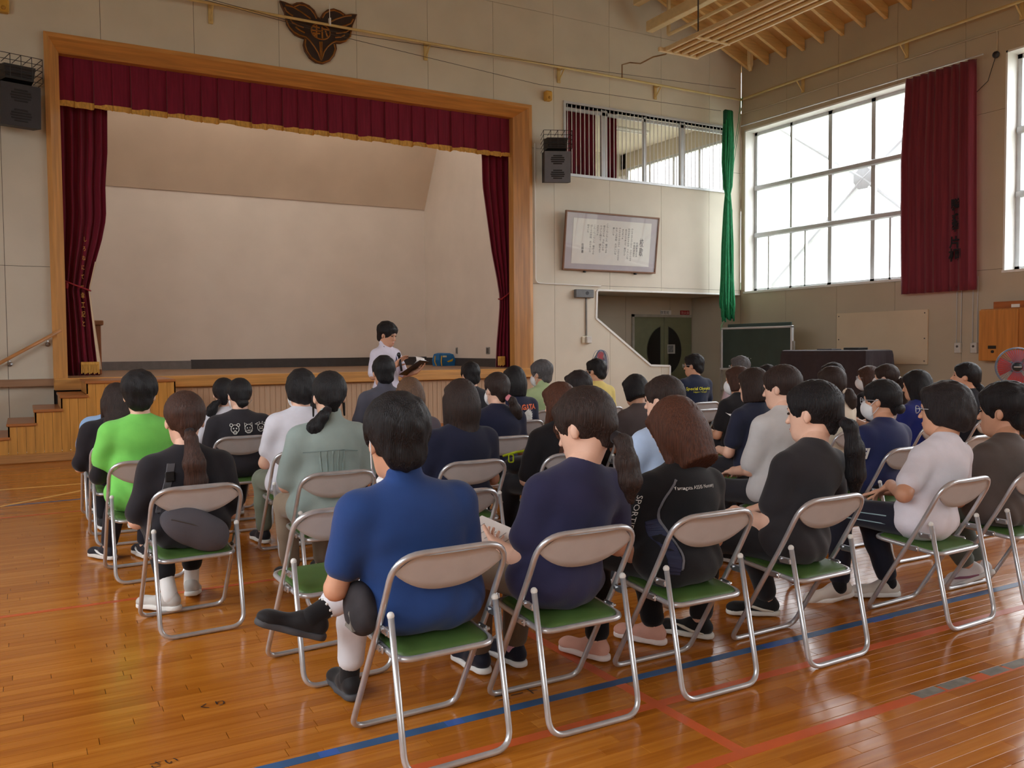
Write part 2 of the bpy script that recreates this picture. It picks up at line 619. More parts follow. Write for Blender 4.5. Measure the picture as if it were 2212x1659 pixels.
yseam = sorted([13.9-1.27*k for k in range(0, 19)]+[YB-0.5])
def side_polys(wins):
    ws = sorted(wins)
    P = [[(YB, 0), (YF, 0), (YF, WIN_Z0), (YB, WIN_Z0)], [(YB, WIN_Z1), (YF, WIN_Z1), (YF, ZE+0.05), (YB, ZE+0.05)]]
    e = YB
    for a, b in ws:
        if a-e > 0.01:
            P.append([(e, WIN_Z0), (a, WIN_Z0), (a, WIN_Z1), (e, WIN_Z1)])
        e = b
    if YF-e > 0.01:
        P.append([(e, WIN_Z0), (YF, WIN_Z0), (YF, WIN_Z1), (e, WIN_Z1)])
    return P
rp = side_polys(WIN_RIGHT)
wall_right = struct(obj('wall_right', join(*[prism(p, XR+TH, XR+0.36, 'yz') for p in rp]+[prism([(YF, 0), (YR+0.2, 0), (YR+0.2, RZ+0.1), (YF, RZ+0.1)], XR, XR+0.36, 'yz')]), M_SEAM), 'drab board side wall below and between the tall windows')
panels(wall_right, rp, yseam, [0, 2.61, 5.12, 7.6], 'yz', XR, XR+TH+0.001, M_WALL_R)
panels(wall_right, [[(YF, 0), (YR, 0), (YR, RZ), (YF, RZ)]], [YF, YR+0.01], [0, RZ], 'yz', XR-0.002, XR+0.01, M_WALL_R)
lp = side_polys(WIN_LEFT)
wall_left = struct(obj('wall_left', join(*[prism(p, XL-0.36, XL, 'yz') for p in lp]), M_WALL_R), 'plain board side wall')
gable = [(XL, 0), (XR, 0), (XR, ZE), (RIDGE_X, roof_z(RIDGE_X)), (XL, ZE)]
wall_back = struct(obj('wall_back', prism(gable, YB-0.2, YB, 'xz'), M_WALL_PLAIN), 'plain end wall')

# recess with the green double door
rec = join(prism([(RX0-1.2, 0), (XR, 0), (XR, RZ), (RX0-1.2, RZ)], YR, YR+0.15, 'xz'), box(RX0-1.3, RX0-1.15, YF+0.16, YR, 0, RZ), box(RX0-1.2, XR, YF+0.16, YR+0.1, RZ, RZ+0.08))
wall_rec = struct(obj('wall_recess', rec, M_WALL_PLAIN), 'shaded pale wall of the doorway recess')
panels(wall_rec, [[(RX0-1.15, 0), (11.80, 0), (11.80, RZ), (RX0-1.15, RZ)], [(11.80, 2.12), (XR, 2.12), (XR, RZ), (11.80, RZ)]], [8.6, 10.3, 11.64, 12.9, XR], [0, 2.06, RZ], 'xz', YR-0.012, YR+0.001, M_WALL_PLAIN, 0.004)
# white edging round the sloping cut of the wall
edge = [(9.80, RZ), (9.765, 2.5), (9.745, 1.975), (11.085, 1.035), (11.585, 1.015), (11.585, 0.12)]
t1 = []
for (a, b), (c, d) in zip(edge[:-1], edge[1:]):
    dx, dz = c-a, d-b
    L = math.hypot(dx, dz)
    nx, nz = -dz/L*0.02, dx/L*0.02
    t1.append(prism([(a-nx, b-nz), (c-nx, d-nz), (c+nx, d+nz), (a+nx, b+nz)], YF-0.015, YF+0.17, 'xz'))
struct(obj('trim_1', join(*t1), M_WHITE), 'white edging of the sloping stair wall')
struct(obj('trim_2', box(9.8, XR-0.02, YF-0.012, YF+0.17, RZ-0.02, RZ+0.012), M_WHITE), 'white edging above the recess')
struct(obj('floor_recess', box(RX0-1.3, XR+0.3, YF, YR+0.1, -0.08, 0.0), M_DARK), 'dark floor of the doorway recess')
# double door
DX0, DX1, DXM, DZ = 11.86, 13.52, 12.715, 2.08
M_DOOR = mat('olive_green_door_paint', (126, 130, 100), 0.5, var=0.06)
M_DGLASS = mat('dark_door_glass', (22, 24, 26), 0.12, var=0.1, spec=0.6)
door = struct(obj('door_1', join(box(DX0-0.06, DX0, YR-0.05, YR, 0, DZ+0.06), box(DX0-0.06, DX1, YR-0.05, YR, DZ, DZ+0.06)), mat('door_frame_paint', (176, 172, 160), 0.6)), 'olive green double door with a big oval window')
for s, xa, xb in ((-1, DX0, DXM-0.006), (1, DXM+0.006, DX1)):
    lf = obj('leaf', bevbox(xa, xb, YR-0.03, YR-0.005, 0.01, DZ, 0.004), M_DOOR, door)
    cx, cz, rx, rz = DXM, 1.32, 0.50, 0.57
    pts = []
    for k in range(25):
        a = -math.pi/2+math.pi*k/24
        x = cx+s*max(rx*math.cos(a), 0.115)
        pts.append((x, cz+rz*math.sin(a)*(0.985)))
    pts = [p for i, p in enumerate(pts) if abs(p[0]-cx) > 0.1149]
    obj('oval_glass', prism(pts, YR-0.036, YR-0.029, 'xz'), M_DGLASS, lf)
    obj('rim', tube([(p[0], YR-0.036, p[1]) for p in pts], 0.007, 6, True), mat('oval_rim', (92, 96, 78), 0.5), lf)
obj('latch', bevbox(DXM-0.07, DXM+0.05, YR-0.06, YR-0.03, 0.90, 0.95, 0.008), M_BLACK, door)
notice = tag(obj('notice', box(12.80, 13.02, YR-0.045, YR-0.038, 1.25, 1.46), mat('notice_paper', (196, 196, 192), 0.7)), 'white sheet with a grey photograph taped on the door glass', 'notice')
obj('photo_print', box(12.82, 12.97, YR-0.047, YR-0.044, 1.28, 1.44), mat('grey_print', (120, 124, 126), 0.7, var=0.4, scale=20), notice)
s1 = tag(obj('wall_sign', box(12.62, 12.92, YR-0.03, YR-0.012, 2.12, 2.24), M_WHITE), 'small white room sign over the double door', 'sign')
obj('lettering', xf(text_mesh('体育館', 0.085), Matrix.Translation((12.73, YR-0.032, 2.18)) @ Matrix.Rotation(math.pi/2, 4, 'X')), mat('sign_ink', (50, 56, 56), 0.7), s1)
s2 = tag(obj('wall_sign', box(13.20, 13.46, YR-0.03, YR-0.012, 2.12, 2.24), mat('red_sign', (168, 34, 40), 0.5)), 'small red fire sign over the double door', 'sign')
obj('lettering', xf(text_mesh('防火扉', 0.08), Matrix.Translation((13.33, YR-0.032, 2.18)) @ Matrix.Rotation(math.pi/2, 4, 'X')), mat('sign_pink', (236, 190, 186), 0.7), s2)

# dark skirting
struct(obj('baseboard_front', join(box(SX1+0.1, RX1, YF-0.02, YF, 0, 0.13), box(XL, -1.2, YF-0.02, YF, 0, 0.13)), M_DARK), 'dark skirting of the stage wall')
struct(obj('baseboard_right', box(XR-0.02, XR, YB, YR, 0, 0.13), M_DARK), 'dark skirting of the window wall')

# ---- roof
ceil_parts = []
for x0, x1 in ((RIDGE_X, XR+0.4), (XL-0.4, RIDGE_X)):
    z0, z1 = roof_z(x0), roof_z(x1)
    ceil_parts.append(([(x0, YB-0.2, z0), (x1, YB-0.2, z1), (x1, YF+0.2, z1), (x0, YF+0.2, z0), (x0, YB-0.2, z0+0.1), (x1, YB-0.2, z1+0.1), (x1, YF+0.2, z1+0.1), (x0, YF+0.2, z0+0.1)],
                       [(0, 3, 2, 1), (4, 5, 6, 7), (0, 1, 5, 4), (1, 2, 6, 5), (2, 3, 7, 6), (3, 0, 4, 7)]))
ceiling = struct(obj('ceiling', join(*ceil_parts), M_PLY), 'plywood roof deck on closely set rafters')
def rafter_mesh(x0, x1):
    z0, z1 = roof_z(x0), roof_z(x1)
    h, w = 0.22, 0.035
    v = [(x, yy, z-dz) for (x, z) in ((x0, z0), (x1, z1)) for yy in (-w, w) for dz in (0.0, h)]
    return new_mesh('rafter', v, [(0, 2, 3, 1), (4, 5, 7, 6), (0, 1, 5, 4), (2, 6, 7, 3), (1, 3, 7, 5), (0, 4, 6, 2)])
rm = [rafter_mesh(RIDGE_X, XR-0.02), rafter_mesh(XL+0.02, RIDGE_X)]
for m_ in rm:
    m_.materials.append(M_RAFTER)
y = YF-0.3
while y > YB:
    for m_ in rm:
        if m_ is rm[1] and y > 13.0:
            continue
        o = bpy.data.objects.new('rafter', m_)
        o.location = (0, y, 0)
        o.parent = ceiling
        C.objects.link(o)
    y -= 0.47

# ---- tall side windows
M_BRACE = mat('pale_brace_paint', (224, 226, 230), 0.5, var=0.02)
def tall_window(n, X, sgn, ya, yb, detail=True):
    xf_ = X+sgn*0.30
    w = struct(obj('window_%d' % n, join(box(*sorted((X, xf_+sgn*0.06)), ya-0.0, ya+0.03, WIN_Z0, WIN_Z1), box(*sorted((X, xf_+sgn*0.06)), yb-0.03, yb, WIN_Z0, WIN_Z1),
                box(*sorted((X, xf_+sgn*0.06)), ya, yb, WIN_Z1-0.03, WIN_Z1), box(*sorted((X-sgn*0.03, xf_+sgn*0.06)), ya, yb, WIN_Z0-0.02, WIN_Z0+0.02)), M_WHITE), 'tall aluminium framed window of the side wall')
    xa, xb = sorted((xf_-0.03, xf_+0.03))
    for zz in (3.79, 4.80):
        obj('transom', bevbox(xf_-0.06, xf_+0.06, ya+0.03, yb-0.03, zz-0.055, zz+0.055, 0.02), M_ALU, w)
    for zz in (WIN_Z0+0.05, WIN_Z1-0.06):
        obj('rail', box(xa, xb, ya+0.03, yb-0.03, zz-0.035, zz+0.035), M_ALU, w)
    ys = [yb-0.06-k*(yb-ya-0.12)/5 for k in range(6)]
    for k, yy in enumerate(ys):
        wd = 0.045 if k in (2, 3, 0, 5) else 0.028
        obj('mullion', box(xa, xb, yy-wd, yy+wd, WIN_Z0, WIN_Z1), M_ALU, w)
    if detail:
        for k in range(5):
            a, b = ys[k+1]+0.04, ys[k]-0.04
            for z0, z1 in ((WIN_Z0+0.08, 3.74), (3.84, 4.75), (4.85, WIN_Z1-0.09)):
                obj('pane', box(xf_-0.003, xf_+0.003, a, b, z0, z1), M_GLASS, w)
        for k in (0, 1, 3):
            yy = (ys[k]+ys[k+1])/2+0.12
            obj('sash_stile', box(xa, xb, yy-0.02, yy+0.02, WIN_Z0+0.05, 3.76), M_ALU, w)
    return w
n = 1
for ya, yb in WIN_RIGHT:
    tall_window(n, XR, 1, ya, yb, n <= 2)
    n += 1
for ya, yb in WIN_LEFT:
    tall_window(n, XL, -1, ya, yb, False)
    n += 1
# steel cross bracing outside the first window, wooded hill beyond
xo = XR+0.62
yc, zc = 11.28, 4.62
brace = struct(obj('beam_brace', join(prism([(yc-0.22, zc-0.05), (yc-0.1, zc-0.2), (yc+0.1, zc-0.2), (yc+0.22, zc-0.05), (yc+0.22, zc+0.1), (yc+0.1, zc+0.2), (yc-0.1, zc+0.2), (yc-0.22, zc+0.1)], xo-0.01, xo+0.01, 'yz'),
            *[tube([(xo+0.03, yc, zc), (xo+0.03, yc+dy, zc+dz)], 0.05, 8) for dy, dz in ((2.6, 1.75), (-2.6, 1.75), (2.6, -2.1), (-2.6, -2.1))]), M_BRACE), 'pale steel cross brace outside the window next to the curtain')
hv, hf = [], []
hr = random.Random(5)
NX, NY = 36, 5
for i in range(NX+1):
    for j in range(NY+1):
        t = i/NX
        a = math.radians(18+54*t)
        top = 7.5+9*math.exp(-((t-0.42)/0.16)**2)+4*math.exp(-((t-0.15)/0.1)**2)+hr.uniform(-0.5, 0.5)
        d = 150+40*(j/NY)
        hv.append((d*math.sin(a), d*math.cos(a), -3+(top+3)*min(1, j/NY*1.15)*(0.8+0.2*j/NY)))
for i in range(NX):
    for j in range(NY):
        q = i*(NY+1)+j
        hf.append((q, q+NY+1, q+NY+2, q+1))
hill = struct(obj('hill', (hv, hf), mat('wooded_hill', (80, 106, 84), 0.9, var=0.4, scale=0.12)), 'wooded hill beyond the windows')
struct(obj('ground_outside', box(XR+0.36, 260, -200, 300, -0.4, -0.3), mat('pale_yard', (112, 114, 100), 0.9)), 'pale yard outside')
struct(obj('ground_outside', box(-260, XL-0.36, -200, 300, -0.4, -0.3), mat('pale_yard', (112, 114, 100), 0.9)), 'pale yard outside')
# ================================================================== stage
M_STAGEWALL = mat('stage_wall_board', (232, 220, 208), 0.85, var=0.04, scale=1.4, bump=0.04, bscale=90)
M_STAGEFLOOR = wood('stage_floor_wood', (158, 122, 92), 0.85, 0.5, 'x')
M_SKIRTPANEL = mat('ribbed_stage_front', (196, 168, 140), 0.75, var=0.07, scale=3, stretch=(30, 1, 0.6), bump=0.25, bscale=20)
SZ = 1.03
YSB = 18.8
struct(obj('floor_stage', box(-0.6, 8.35, 13.78, YSB, SZ-0.1, SZ), M_STAGEFLOOR), 'dark timber stage floor')
struct(obj('wall_stage_back', prism([(-0.6, SZ), (8.3, SZ), (8.3, 4.66), (-0.6, 4.66)], YSB, YSB+0.1, 'xz'), M_STAGEWALL), 'pale back wall of the stage')
struct(obj('wall_stage_right', box(8.28, 8.4, 14.06, YSB, SZ, 7.1), M_STAGEWALL), 'pale side wall of the stage')
struct(obj('wall_stage_left', box(-0.7, -0.6, 14.06, YSB, SZ, 7.1), M_STAGEWALL), 'pale side wall of the stage')
struct(obj('ceiling_stage', box(-0.7, 8.4, 14.06, YSB+0.2, 7.0, 7.1), M_STAGEWALL), 'stage ceiling')
sl = ([(-0.6, YSB-0.03, 4.66), (8.28, YSB-0.03, 4.66), (8.28, 17.4, 7.02), (-0.6, 17.4, 7.02), (-0.6, YSB+0.05, 4.66), (8.28, YSB+0.05, 4.66), (8.28, 17.5, 7.05), (-0.6, 17.5, 7.05)],
      [(0, 1, 2, 3), (4, 7, 6, 5), (0, 4, 5, 1), (1, 5, 6, 2), (2, 6, 7, 3), (3, 7, 4, 0)])
struct(obj('wall_stage_slope', sl, mat('stage_reflector_board', (222, 202, 180), 0.85, var=0.05, scale=1.2)), 'sloping sound board above the stage back wall')
struct(obj('baseboard_stage', join(box(3.0, 8.28, YSB-0.04, YSB, SZ, SZ+0.19), box(8.24, 8.28, 14.2, YSB, SZ, SZ+0.17)), M_DARK), 'dark skirting of the stage')
struct(obj('baseboard_stage', box(-0.6, 3.0, YSB-0.05, YSB, SZ, SZ+0.17), mat('grey_skirting', (124, 120, 120), 0.6)), 'grey skirting of the stage')
# proscenium frame, splayed inwards
def frame_side(pts, m, nm):
    return struct(obj(nm, pts, m), 'wide wooden frame of the stage opening')
y0, y1, y2 = YF-0.06, YF+0.02, YF+0.34
def splay(o0, o1, b0, b1, i0, i1):
    """mitred board: outer front edge, front band edge, inner back edge and return"""
    v = []
    for (x, z), yy in ((o0, YF), (o1, YF), (o0, y0), (o1, y0), (b0, y0), (b1, y0), (i0, YF+0.16), (i1, YF+0.16), (i0, y2), (i1, y2), (o0, y2), (o1, y2)):
        v.append((x, yy, z))
    f = [(0, 1, 3, 2), (2, 3, 5, 4), (4, 5, 7, 6), (6, 7, 9, 8), (8, 9, 11, 10), (10, 11, 1, 0), (0, 2, 4, 6, 8, 10), (1, 11, 9, 7, 5, 3)]
    return v, f
bw = 0.06
frame_side(splay((SX0, SZ), (SX0, SZ1), (SX0+bw, SZ), (SX0+bw, SZ1-bw), (0.55, SZ), (0.55, 5.67)), M_WOODZ, 'trim_3')
frame_side(splay((SX1, SZ), (SX1, SZ1), (SX1-bw, SZ), (SX1-bw, SZ1-bw), (8.0, SZ), (8.0, 5.67)), M_WOODZ, 'trim_4')
frame_side(splay((SX0, SZ1), (SX1, SZ1), (SX0+bw, SZ1-bw), (SX1-bw, SZ1-bw), (0.55, 5.67), (8.0, 5.67)), M_WOOD, 'trim_5')
struct(obj('trim_6', join(bevbox(SX0, 8.34, YF-0.17, YF+0.1, 0.865, SZ+0.005, 0.012)), M_LIP), 'thick pale wood edge of the stage')
# ribbed doors of the store under the stage
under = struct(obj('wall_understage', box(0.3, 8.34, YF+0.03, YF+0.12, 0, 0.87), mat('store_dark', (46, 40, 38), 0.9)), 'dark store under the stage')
xs = [1.75, 3.02, 4.28, 5.5, 6.72, 8.28]
for a, b in zip(xs[:-1], xs[1:]):
    p = obj('panel', box(a+0.02, b-0.02, YF-0.06, YF-0.03, 0.10, 0.855), M_SKIRTPANEL, under)
    for k in range(int((b-a-0.06)/0.085)):
        obj('slat', box(a+0.04+k*0.085, a+0.04+k*0.085+0.074, YF-0.066, YF-0.058, 0.13, 0.84), M_SKIRTPANEL, p)
struct(obj('baseboard_stage_front', box(1.75, 8.3, YF-0.09, YF+0.03, 0, 0.10), M_TREAD), 'wooden kickboard under the stage doors')

# ---- steps up to the stage
steps = thing('stage_steps', 'varnished wooden steps climbing to the stage beside the handrail', 'steps', (0, 0, 0))
YS0, YS1 = 12.56, 13.73
tread = [(0.70, 1.80, 1.025), (0.40, 0.72, 0.845), (0.10, 0.42, 0.675), (-0.20, 0.12, 0.507), (-0.50, -0.18, 0.34), (-0.80, -0.48, 0.17)]
for k, (a, b, z) in enumerate(tread):
    obj('tread', bevbox(a-0.015, b, YS0-0.03, YS1, z-0.035, z, 0.006), M_TREAD, steps)
    obj('riser', box(a, a+0.02, YS0, YS1, z-0.17, z-0.034), M_STEPWOOD, steps)
    nb = max(1, round((b-a)/0.105))
    e = b if k == 0 else b-0.02
    for j in range(nb):
        xa, xb = a+(e-a)*j/nb, a+(e-a)*(j+1)/nb
        obj('plank', box(xa+0.0015, xb-0.0015, YS0, YS0+0.02, 0.10, z-0.034), M_STEPWOOD, steps)
obj('end_panel', box(1.78, 1.80, YS0, YS1, 0.0, 0.99), M_STEPWOOD, steps)
obj('kickboard', bevbox(-0.85, 1.82, YS0-0.05, YS0+0.01, 0.0, 0.115, 0.012), mat('kick_wood', (182, 130, 76), 0.45, var=0.15, stretch=(0.6, 9, 9)), steps)
# handrail
hr_ = thing('handrail', 'round wooden handrail on the wall above the stage steps', 'handrail', (0, 0, 0))
obj('rail', tube([(-1.6, YF-0.12, 0.48), (-0.29, YF-0.12, 1.26), (0.47, YF-0.12, 1.715)], 0.024, 12), wood('rail_wood', (196, 138, 84), 0.85, 0.4, 'x'), hr_, True)
for x, z in ((-0.17, 1.30), (0.30, 1.575), (-0.9, 0.86)):
    obj('bracket', join(tube([(x, YF-0.12, z), (x, YF-0.10, z-0.05), (x, YF-0.01, z-0.06)], 0.010, 8), cyl((x, YF-0.012, z-0.06), (x, YF, z-0.06), 0.032, 12)), M_STEEL, hr_, True)

# ---- curtains of the stage
M_VELVET = mat('maroon_velvet', (120, 26, 50), 0.85, var=0.18, scale=5, stretch=(8, 8, 0.4), sheen=0.25, spec=0.2)
M_GOLD = mat('gold_fringe', (214, 164, 78), 0.7, var=0.22, scale=40, stretch=(1, 1, 0.2), bump=0.3, bscale=120)
M_LINING = mat('cream_lining', (226, 206, 176), 0.8, var=0.05)
def sheet(xl, xr, ybase, amp, nf, zs, thick=0.006, ph=0.0, cols=None, drift=0.0):
    """hanging cloth: xl(z), xr(z) edges, nf folds of depth amp"""
    cols = cols or nf*8
    V, F = [], []
    for z in zs:
        a, b = xl(z), xr(z)
        for k in range(cols+1):
            t = k/cols
            w = math.sin(2*math.pi*nf*t+ph+drift*z)+0.35*math.sin(2*math.pi*nf*2.3*t+1.3*ph)
            V.append((a+(b-a)*t, ybase-amp*w, z))
    n = cols+1
    for i in range(len(zs)-1):
        for k in range(cols):
            F.append((i*n+k, i*n+k+1, (i+1)*n+k+1, (i+1)*n+k))
    m0 = len(V)
    V += [(x, yy+thick, z) for x, yy, z in V]
    F += [tuple(q+m0 for q in f[::-1]) for f in F]
    rim = [k for k in range(cols)]
    for k in range(cols):
        F.append((k, k+m0, k+1+m0, k+1))
        e = (len(zs)-1)*n
        F.append((e+k, e+k+1, e+k+1+m0, e+k+m0))
    for i in range(len(zs)-1):
        F.append((i*n, (i+1)*n, (i+1)*n+m0, i*n+m0))
        F.append((i*n+cols, i*n+cols+m0, (i+1)*n+cols+m0, (i+1)*n+cols))
    return V, F
def interp(tbl):
    tbl = sorted(tbl)
    return lambda z: float(np.interp(z, [t[0] for t in tbl], [t[1] for t in tbl]))
# valance: overlapping box pleats
val = thing('stage_valance', 'pleated maroon valance with gold fringe along the stage top', 'valance', (0, 0, 0))
def pleats(z0, z1, dy, nseg=30, bulge=0.05):
    V, F = [], []
    rows = 6
    prof = []
    x0, x1 = 0.50, 8.06
    W = (x1-x0)/nseg
    for k in range(nseg):
        for t in (0.0, 0.12, 0.3, 0.6, 0.85, 0.97):
            prof.append((x0+W*(k+t), -0.026+0.042*t-0.010*math.sin(math.pi*t)+0.01*math.sin(k*2.7), k))
    prof.append((x1, 0.03, nseg))
    for r in range(rows+1):
        t = r/rows
        for x, yy, k in prof:
            zz = z1+(z0-z1)*t
            if t == 1:
                zz -= 0.012*math.sin(k*1.9)
            V.append((x, 14.2+dy+yy*(0.35+0.65*t)-bulge*t*0.3, zz))
    n = len(prof)
    for r in range(rows):
        for k in range(n-1):
            F.append((r*n+k, r*n+k+1, (r+1)*n+k+1, (r+1)*n+k))
    m0 = len(V)
    V += [(x, y+0.008, z) for x, y, z in V]
    F += [tuple(q+m0 for q in f[::-1]) for f in F]
    e = rows*n
    for k in range(n-1):
        F.append((e+k, e+k+1, e+k+1+m0, e+k+m0))
    return V, F
obj('cloth', pleats(5.0, 5.75, 0.0), M_VELVET, val)
fv, ff = pleats(4.955, 5.045, -0.012)
obj('fringe', ([(x, y-0.012-0.006*math.sin(x*110)*(1 if z < 5.0 else 0.2), z+(0.006*math.sin(x*140) if z < 4.97 else 0)) for x, y, z in fv], ff), M_GOLD, val)
ZS = [5.3-0.13*k for k in range(33)]+[1.05]
lc = thing('stage_curtain', 'maroon stage curtain with gold lettering, tied back beside the steps', 'curtain', (0, 0, 0))
lr_ = interp([(5.3, 1.2), (4.39, 1.18), (3.9, 1.14), (3.42, 1.14), (3.07, 1.07), (2.72, 0.97), (2.32, 0.87), (2.17, 0.89), (1.82, 0.93), (1.47, 0.95), (1.12, 0.985), (1.03, 1.0)])
obj('cloth', sheet(lambda z: 0.42, lr_, 14.42, 0.045, 6, ZS, ph=0.6), M_VELVET, lc, True)
zl = [2.75-0.09*k for k in range(18)]+[1.14]
lin_l = interp([(2.75, 0.965), (2.32, 0.868), (1.12, 0.965)])
lin_r = interp([(2.75, 0.985), (2.32, 0.885), (1.12, 1.02)])
obj('lining', sheet(lin_l, lin_r, 14.36, 0.004, 1, zl), M_LINING, lc, True)
def fringe_box(xa, xb, yb, z0, z1, n):
    return join(*[bevbox(xa+(xb-xa)*k/n+0.002, xa+(xb-xa)*(k+1)/n-0.001, yb-0.012, yb+0.012, z0+0.012*math.sin(k*2.1), z1-0.03, 0.003) for k in range(n)], bevbox(xa, xb, yb-0.016, yb+0.016, z1-0.045, z1, 0.006))
obj('fringe', fringe_box(0.735, 0.985, 14.33, 1.08, 1.255, 12), M_GOLD, lc)
obj('tie_rope', tube([(0.40, 14.3, 2.52), (0.62, 14.33, 2.42), (0.875, 14.33, 2.32), (0.90, 14.42, 2.32)], 0.012, 8), mat('red_tie', (150, 30, 40), 0.7), lc, True)
obj('tassel', ball((0.58, 14.31, 2.38), (0.025, 0.02, 0.05), 10, 6), mat('red_tie', (150, 30, 40), 0.7), lc, True)
for k, ch in enumerate('しろねにてー幸工記と'):
    z = 3.07-k*0.139
    x = 0.84-(0.05 if k > 4 else 0.012*k)
    tm = text_mesh(ch, 0.085 if k < 6 else 0.1)
    obj('lettering', ([(p[0]*0.55+x, 14.352, p[1]+z) for p in tm[0]], tm[1]), M_GOLD, lc)
rc = thing('stage_curtain', 'maroon stage curtain tied back beside the blue bag', 'curtain', (0, 0, 0))
rl = interp([(5.3, 7.5), (4.97, 7.52), (4.45, 7.53), (3.85, 7.62), (3.25, 7.71), (2.74, 7.82), (2.39, 7.885), (2.22, 7.885), (1.87, 7.85), (1.52, 7.81), (1.04, 7.78)])
rr = interp([(5.3, 8.22), (3.0, 8.2), (2.4, 8.14), (1.04, 8.22)])
obj('cloth', sheet(rl, rr, 14.42, 0.045, 5, ZS, ph=2.2), M_VELVET, rc, True)
obj('fringe', fringe_box(7.79, 7.94, 14.33, 1.08, 1.255, 8), M_GOLD, rc)
obj('tie_rope', tube([(8.2, 14.4, 2.62), (8.05, 14.34, 2.45), (7.88, 14.34, 2.33), (7.86, 14.42, 2.34)], 0.014, 8), mat('red_tie', (150, 30, 40), 0.7), rc, True)

# ---- things on the stage
lect = thing('lectern', 'brown wooden lectern half hidden behind the lettered curtain', 'lectern', (0.62, 16.0, SZ))
obj('body', bevbox(-0.5, 0.5, -0.25, 0.25, 0, 0.81, 0.01), wood('lectern_wood', (150, 92, 54), 0.8, 0.45, 'z'), lect)
obj('top', bevbox(-0.54, 0.54, -0.29, 0.29, 0.81, 0.89, 0.012), wood('lectern_top_wood', (160, 104, 62), 0.8, 0.4, 'x'), lect)
bag = thing('cooler_bag', 'blue cooler bag with yellow straps on the stage floor', 'bag', (8.0, 17.2, SZ), 0.2)
bs = [(-0.2, -0.13, 0), (0.2, -0.13, 0), (0.2, 0.13, 0), (-0.2, 0.13, 0), (-0.215, -0.14, 0.13), (0.215, -0.14, 0.13), (0.215, 0.14, 0.13), (-0.215, 0.14, 0.13), (-0.19, -0.1, 0.26), (0.19, -0.1, 0.25), (0.19, 0.1, 0.25), (-0.19, 0.1, 0.26), (-0.12, -0.05, 0.285), (0.12, -0.05, 0.28), (0.12, 0.05, 0.28), (-0.12, 0.05, 0.285)]
bf = [(0, 3, 2, 1)]+[(r*4+k, r*4+(k+1) % 4, r*4+4+(k+1) % 4, r*4+4+k) for r in range(3) for k in range(4)]+[(12, 13, 14, 15)]
obj('body', (bs, bf), mat('blue_nylon', (30, 110, 170), 0.6, var=0.15, bump=0.2, bscale=14), bag)
obj('strap', join(tube([(-0.16, -0.145, 0.22), (-0.2, -0.18, 0.1), (-0.2, -0.2, 0.01)], 0.012, 6), tube([(-0.3, -0.1, 0.22), (-0.33, -0.12, 0.1), (-0.3, -0.14, 0.01)], 0.012, 6)), mat('yellow_strap', (206, 160, 30), 0.6), bag)
obj('patch', prism([(-0.02, 0.10), (0.08, 0.13), (0.15, 0.16), (0.13, 0.10), (0.02, 0.08)], -0.146, -0.138, 'xz'), mat('yellow_patch', (212, 168, 24), 0.6), bag)
obj('label_patch', box(-0.12, -0.02, -0.137, -0.128, 0.19, 0.225), mat('cream_patch', (220, 210, 170), 0.6), bag)
for yy, w in ((17.1, 0.04), (15.64, 0.075)):
    so = tag(obj('wall_socket', bevbox(8.262, 8.28, yy-w, yy+w, 1.29, 1.43, 0.004), mat('socket_grey', (150, 146, 140), 0.5)), 'narrow wall socket plate above the blue bag' if w < 0.05 else 'square wall socket plate by the tied stage curtain', 'socket')
    obj('inset', box(8.258, 8.264, yy-w*0.6, yy+w*0.6, 1.31, 1.41), mat('socket_dark', (84, 80, 78), 0.5), so)

# ================================================================== gallery window beside the stage
gw = struct(obj('window_9', join(box(GX0-0.03, GX1+0.03, YF-0.03, YF+0.17, GZ0-0.05, GZ0), box(GX0-0.03, GX1+0.03, YF-0.03, YF+0.17, GZ1, GZ1+0.04), box(GX0-0.03, GX0+0.02, YF-0.03, YF+0.17, GZ0, GZ1), box(GX1-0.02, GX1+0.03, YF-0.03, YF+0.17, GZ0, GZ1)), M_ALU), 'barred interior window of the room over the recess')
for k, x in enumerate((9.98, 10.05, 11.02, 11.96, 12.03)):
    obj('mullion', box(x-0.035, x+0.035, YF+0.08, YF+0.13, GZ0, GZ1), M_ALU, gw)
obj('transom', box(GX0, GX1, YF+0.08, YF+0.13, GZ1-0.1, GZ1-0.04), M_ALU, gw)
for a, b in ((9.05, 9.95), (10.08, 10.99), (11.05, 11.93), (12.06, 13.18)):
    obj('pane', box(a, b, YF+0.10, YF+0.106, GZ0+0.01, GZ1-0.1), M_GLASS, gw)
bar = new_mesh('bar', *tube([(0, 0, GZ0), (0, 0, GZ1)], 0.008, 6))
bar.materials.append(M_WHITE)
x = GX0+0.09
while x < GX1-0.03:
    o = bpy.data.objects.new('bar', bar)
    o.location = (x, YF+0.03, 0)
    o.parent = gw
    C.objects.link(o)
    x += 0.099
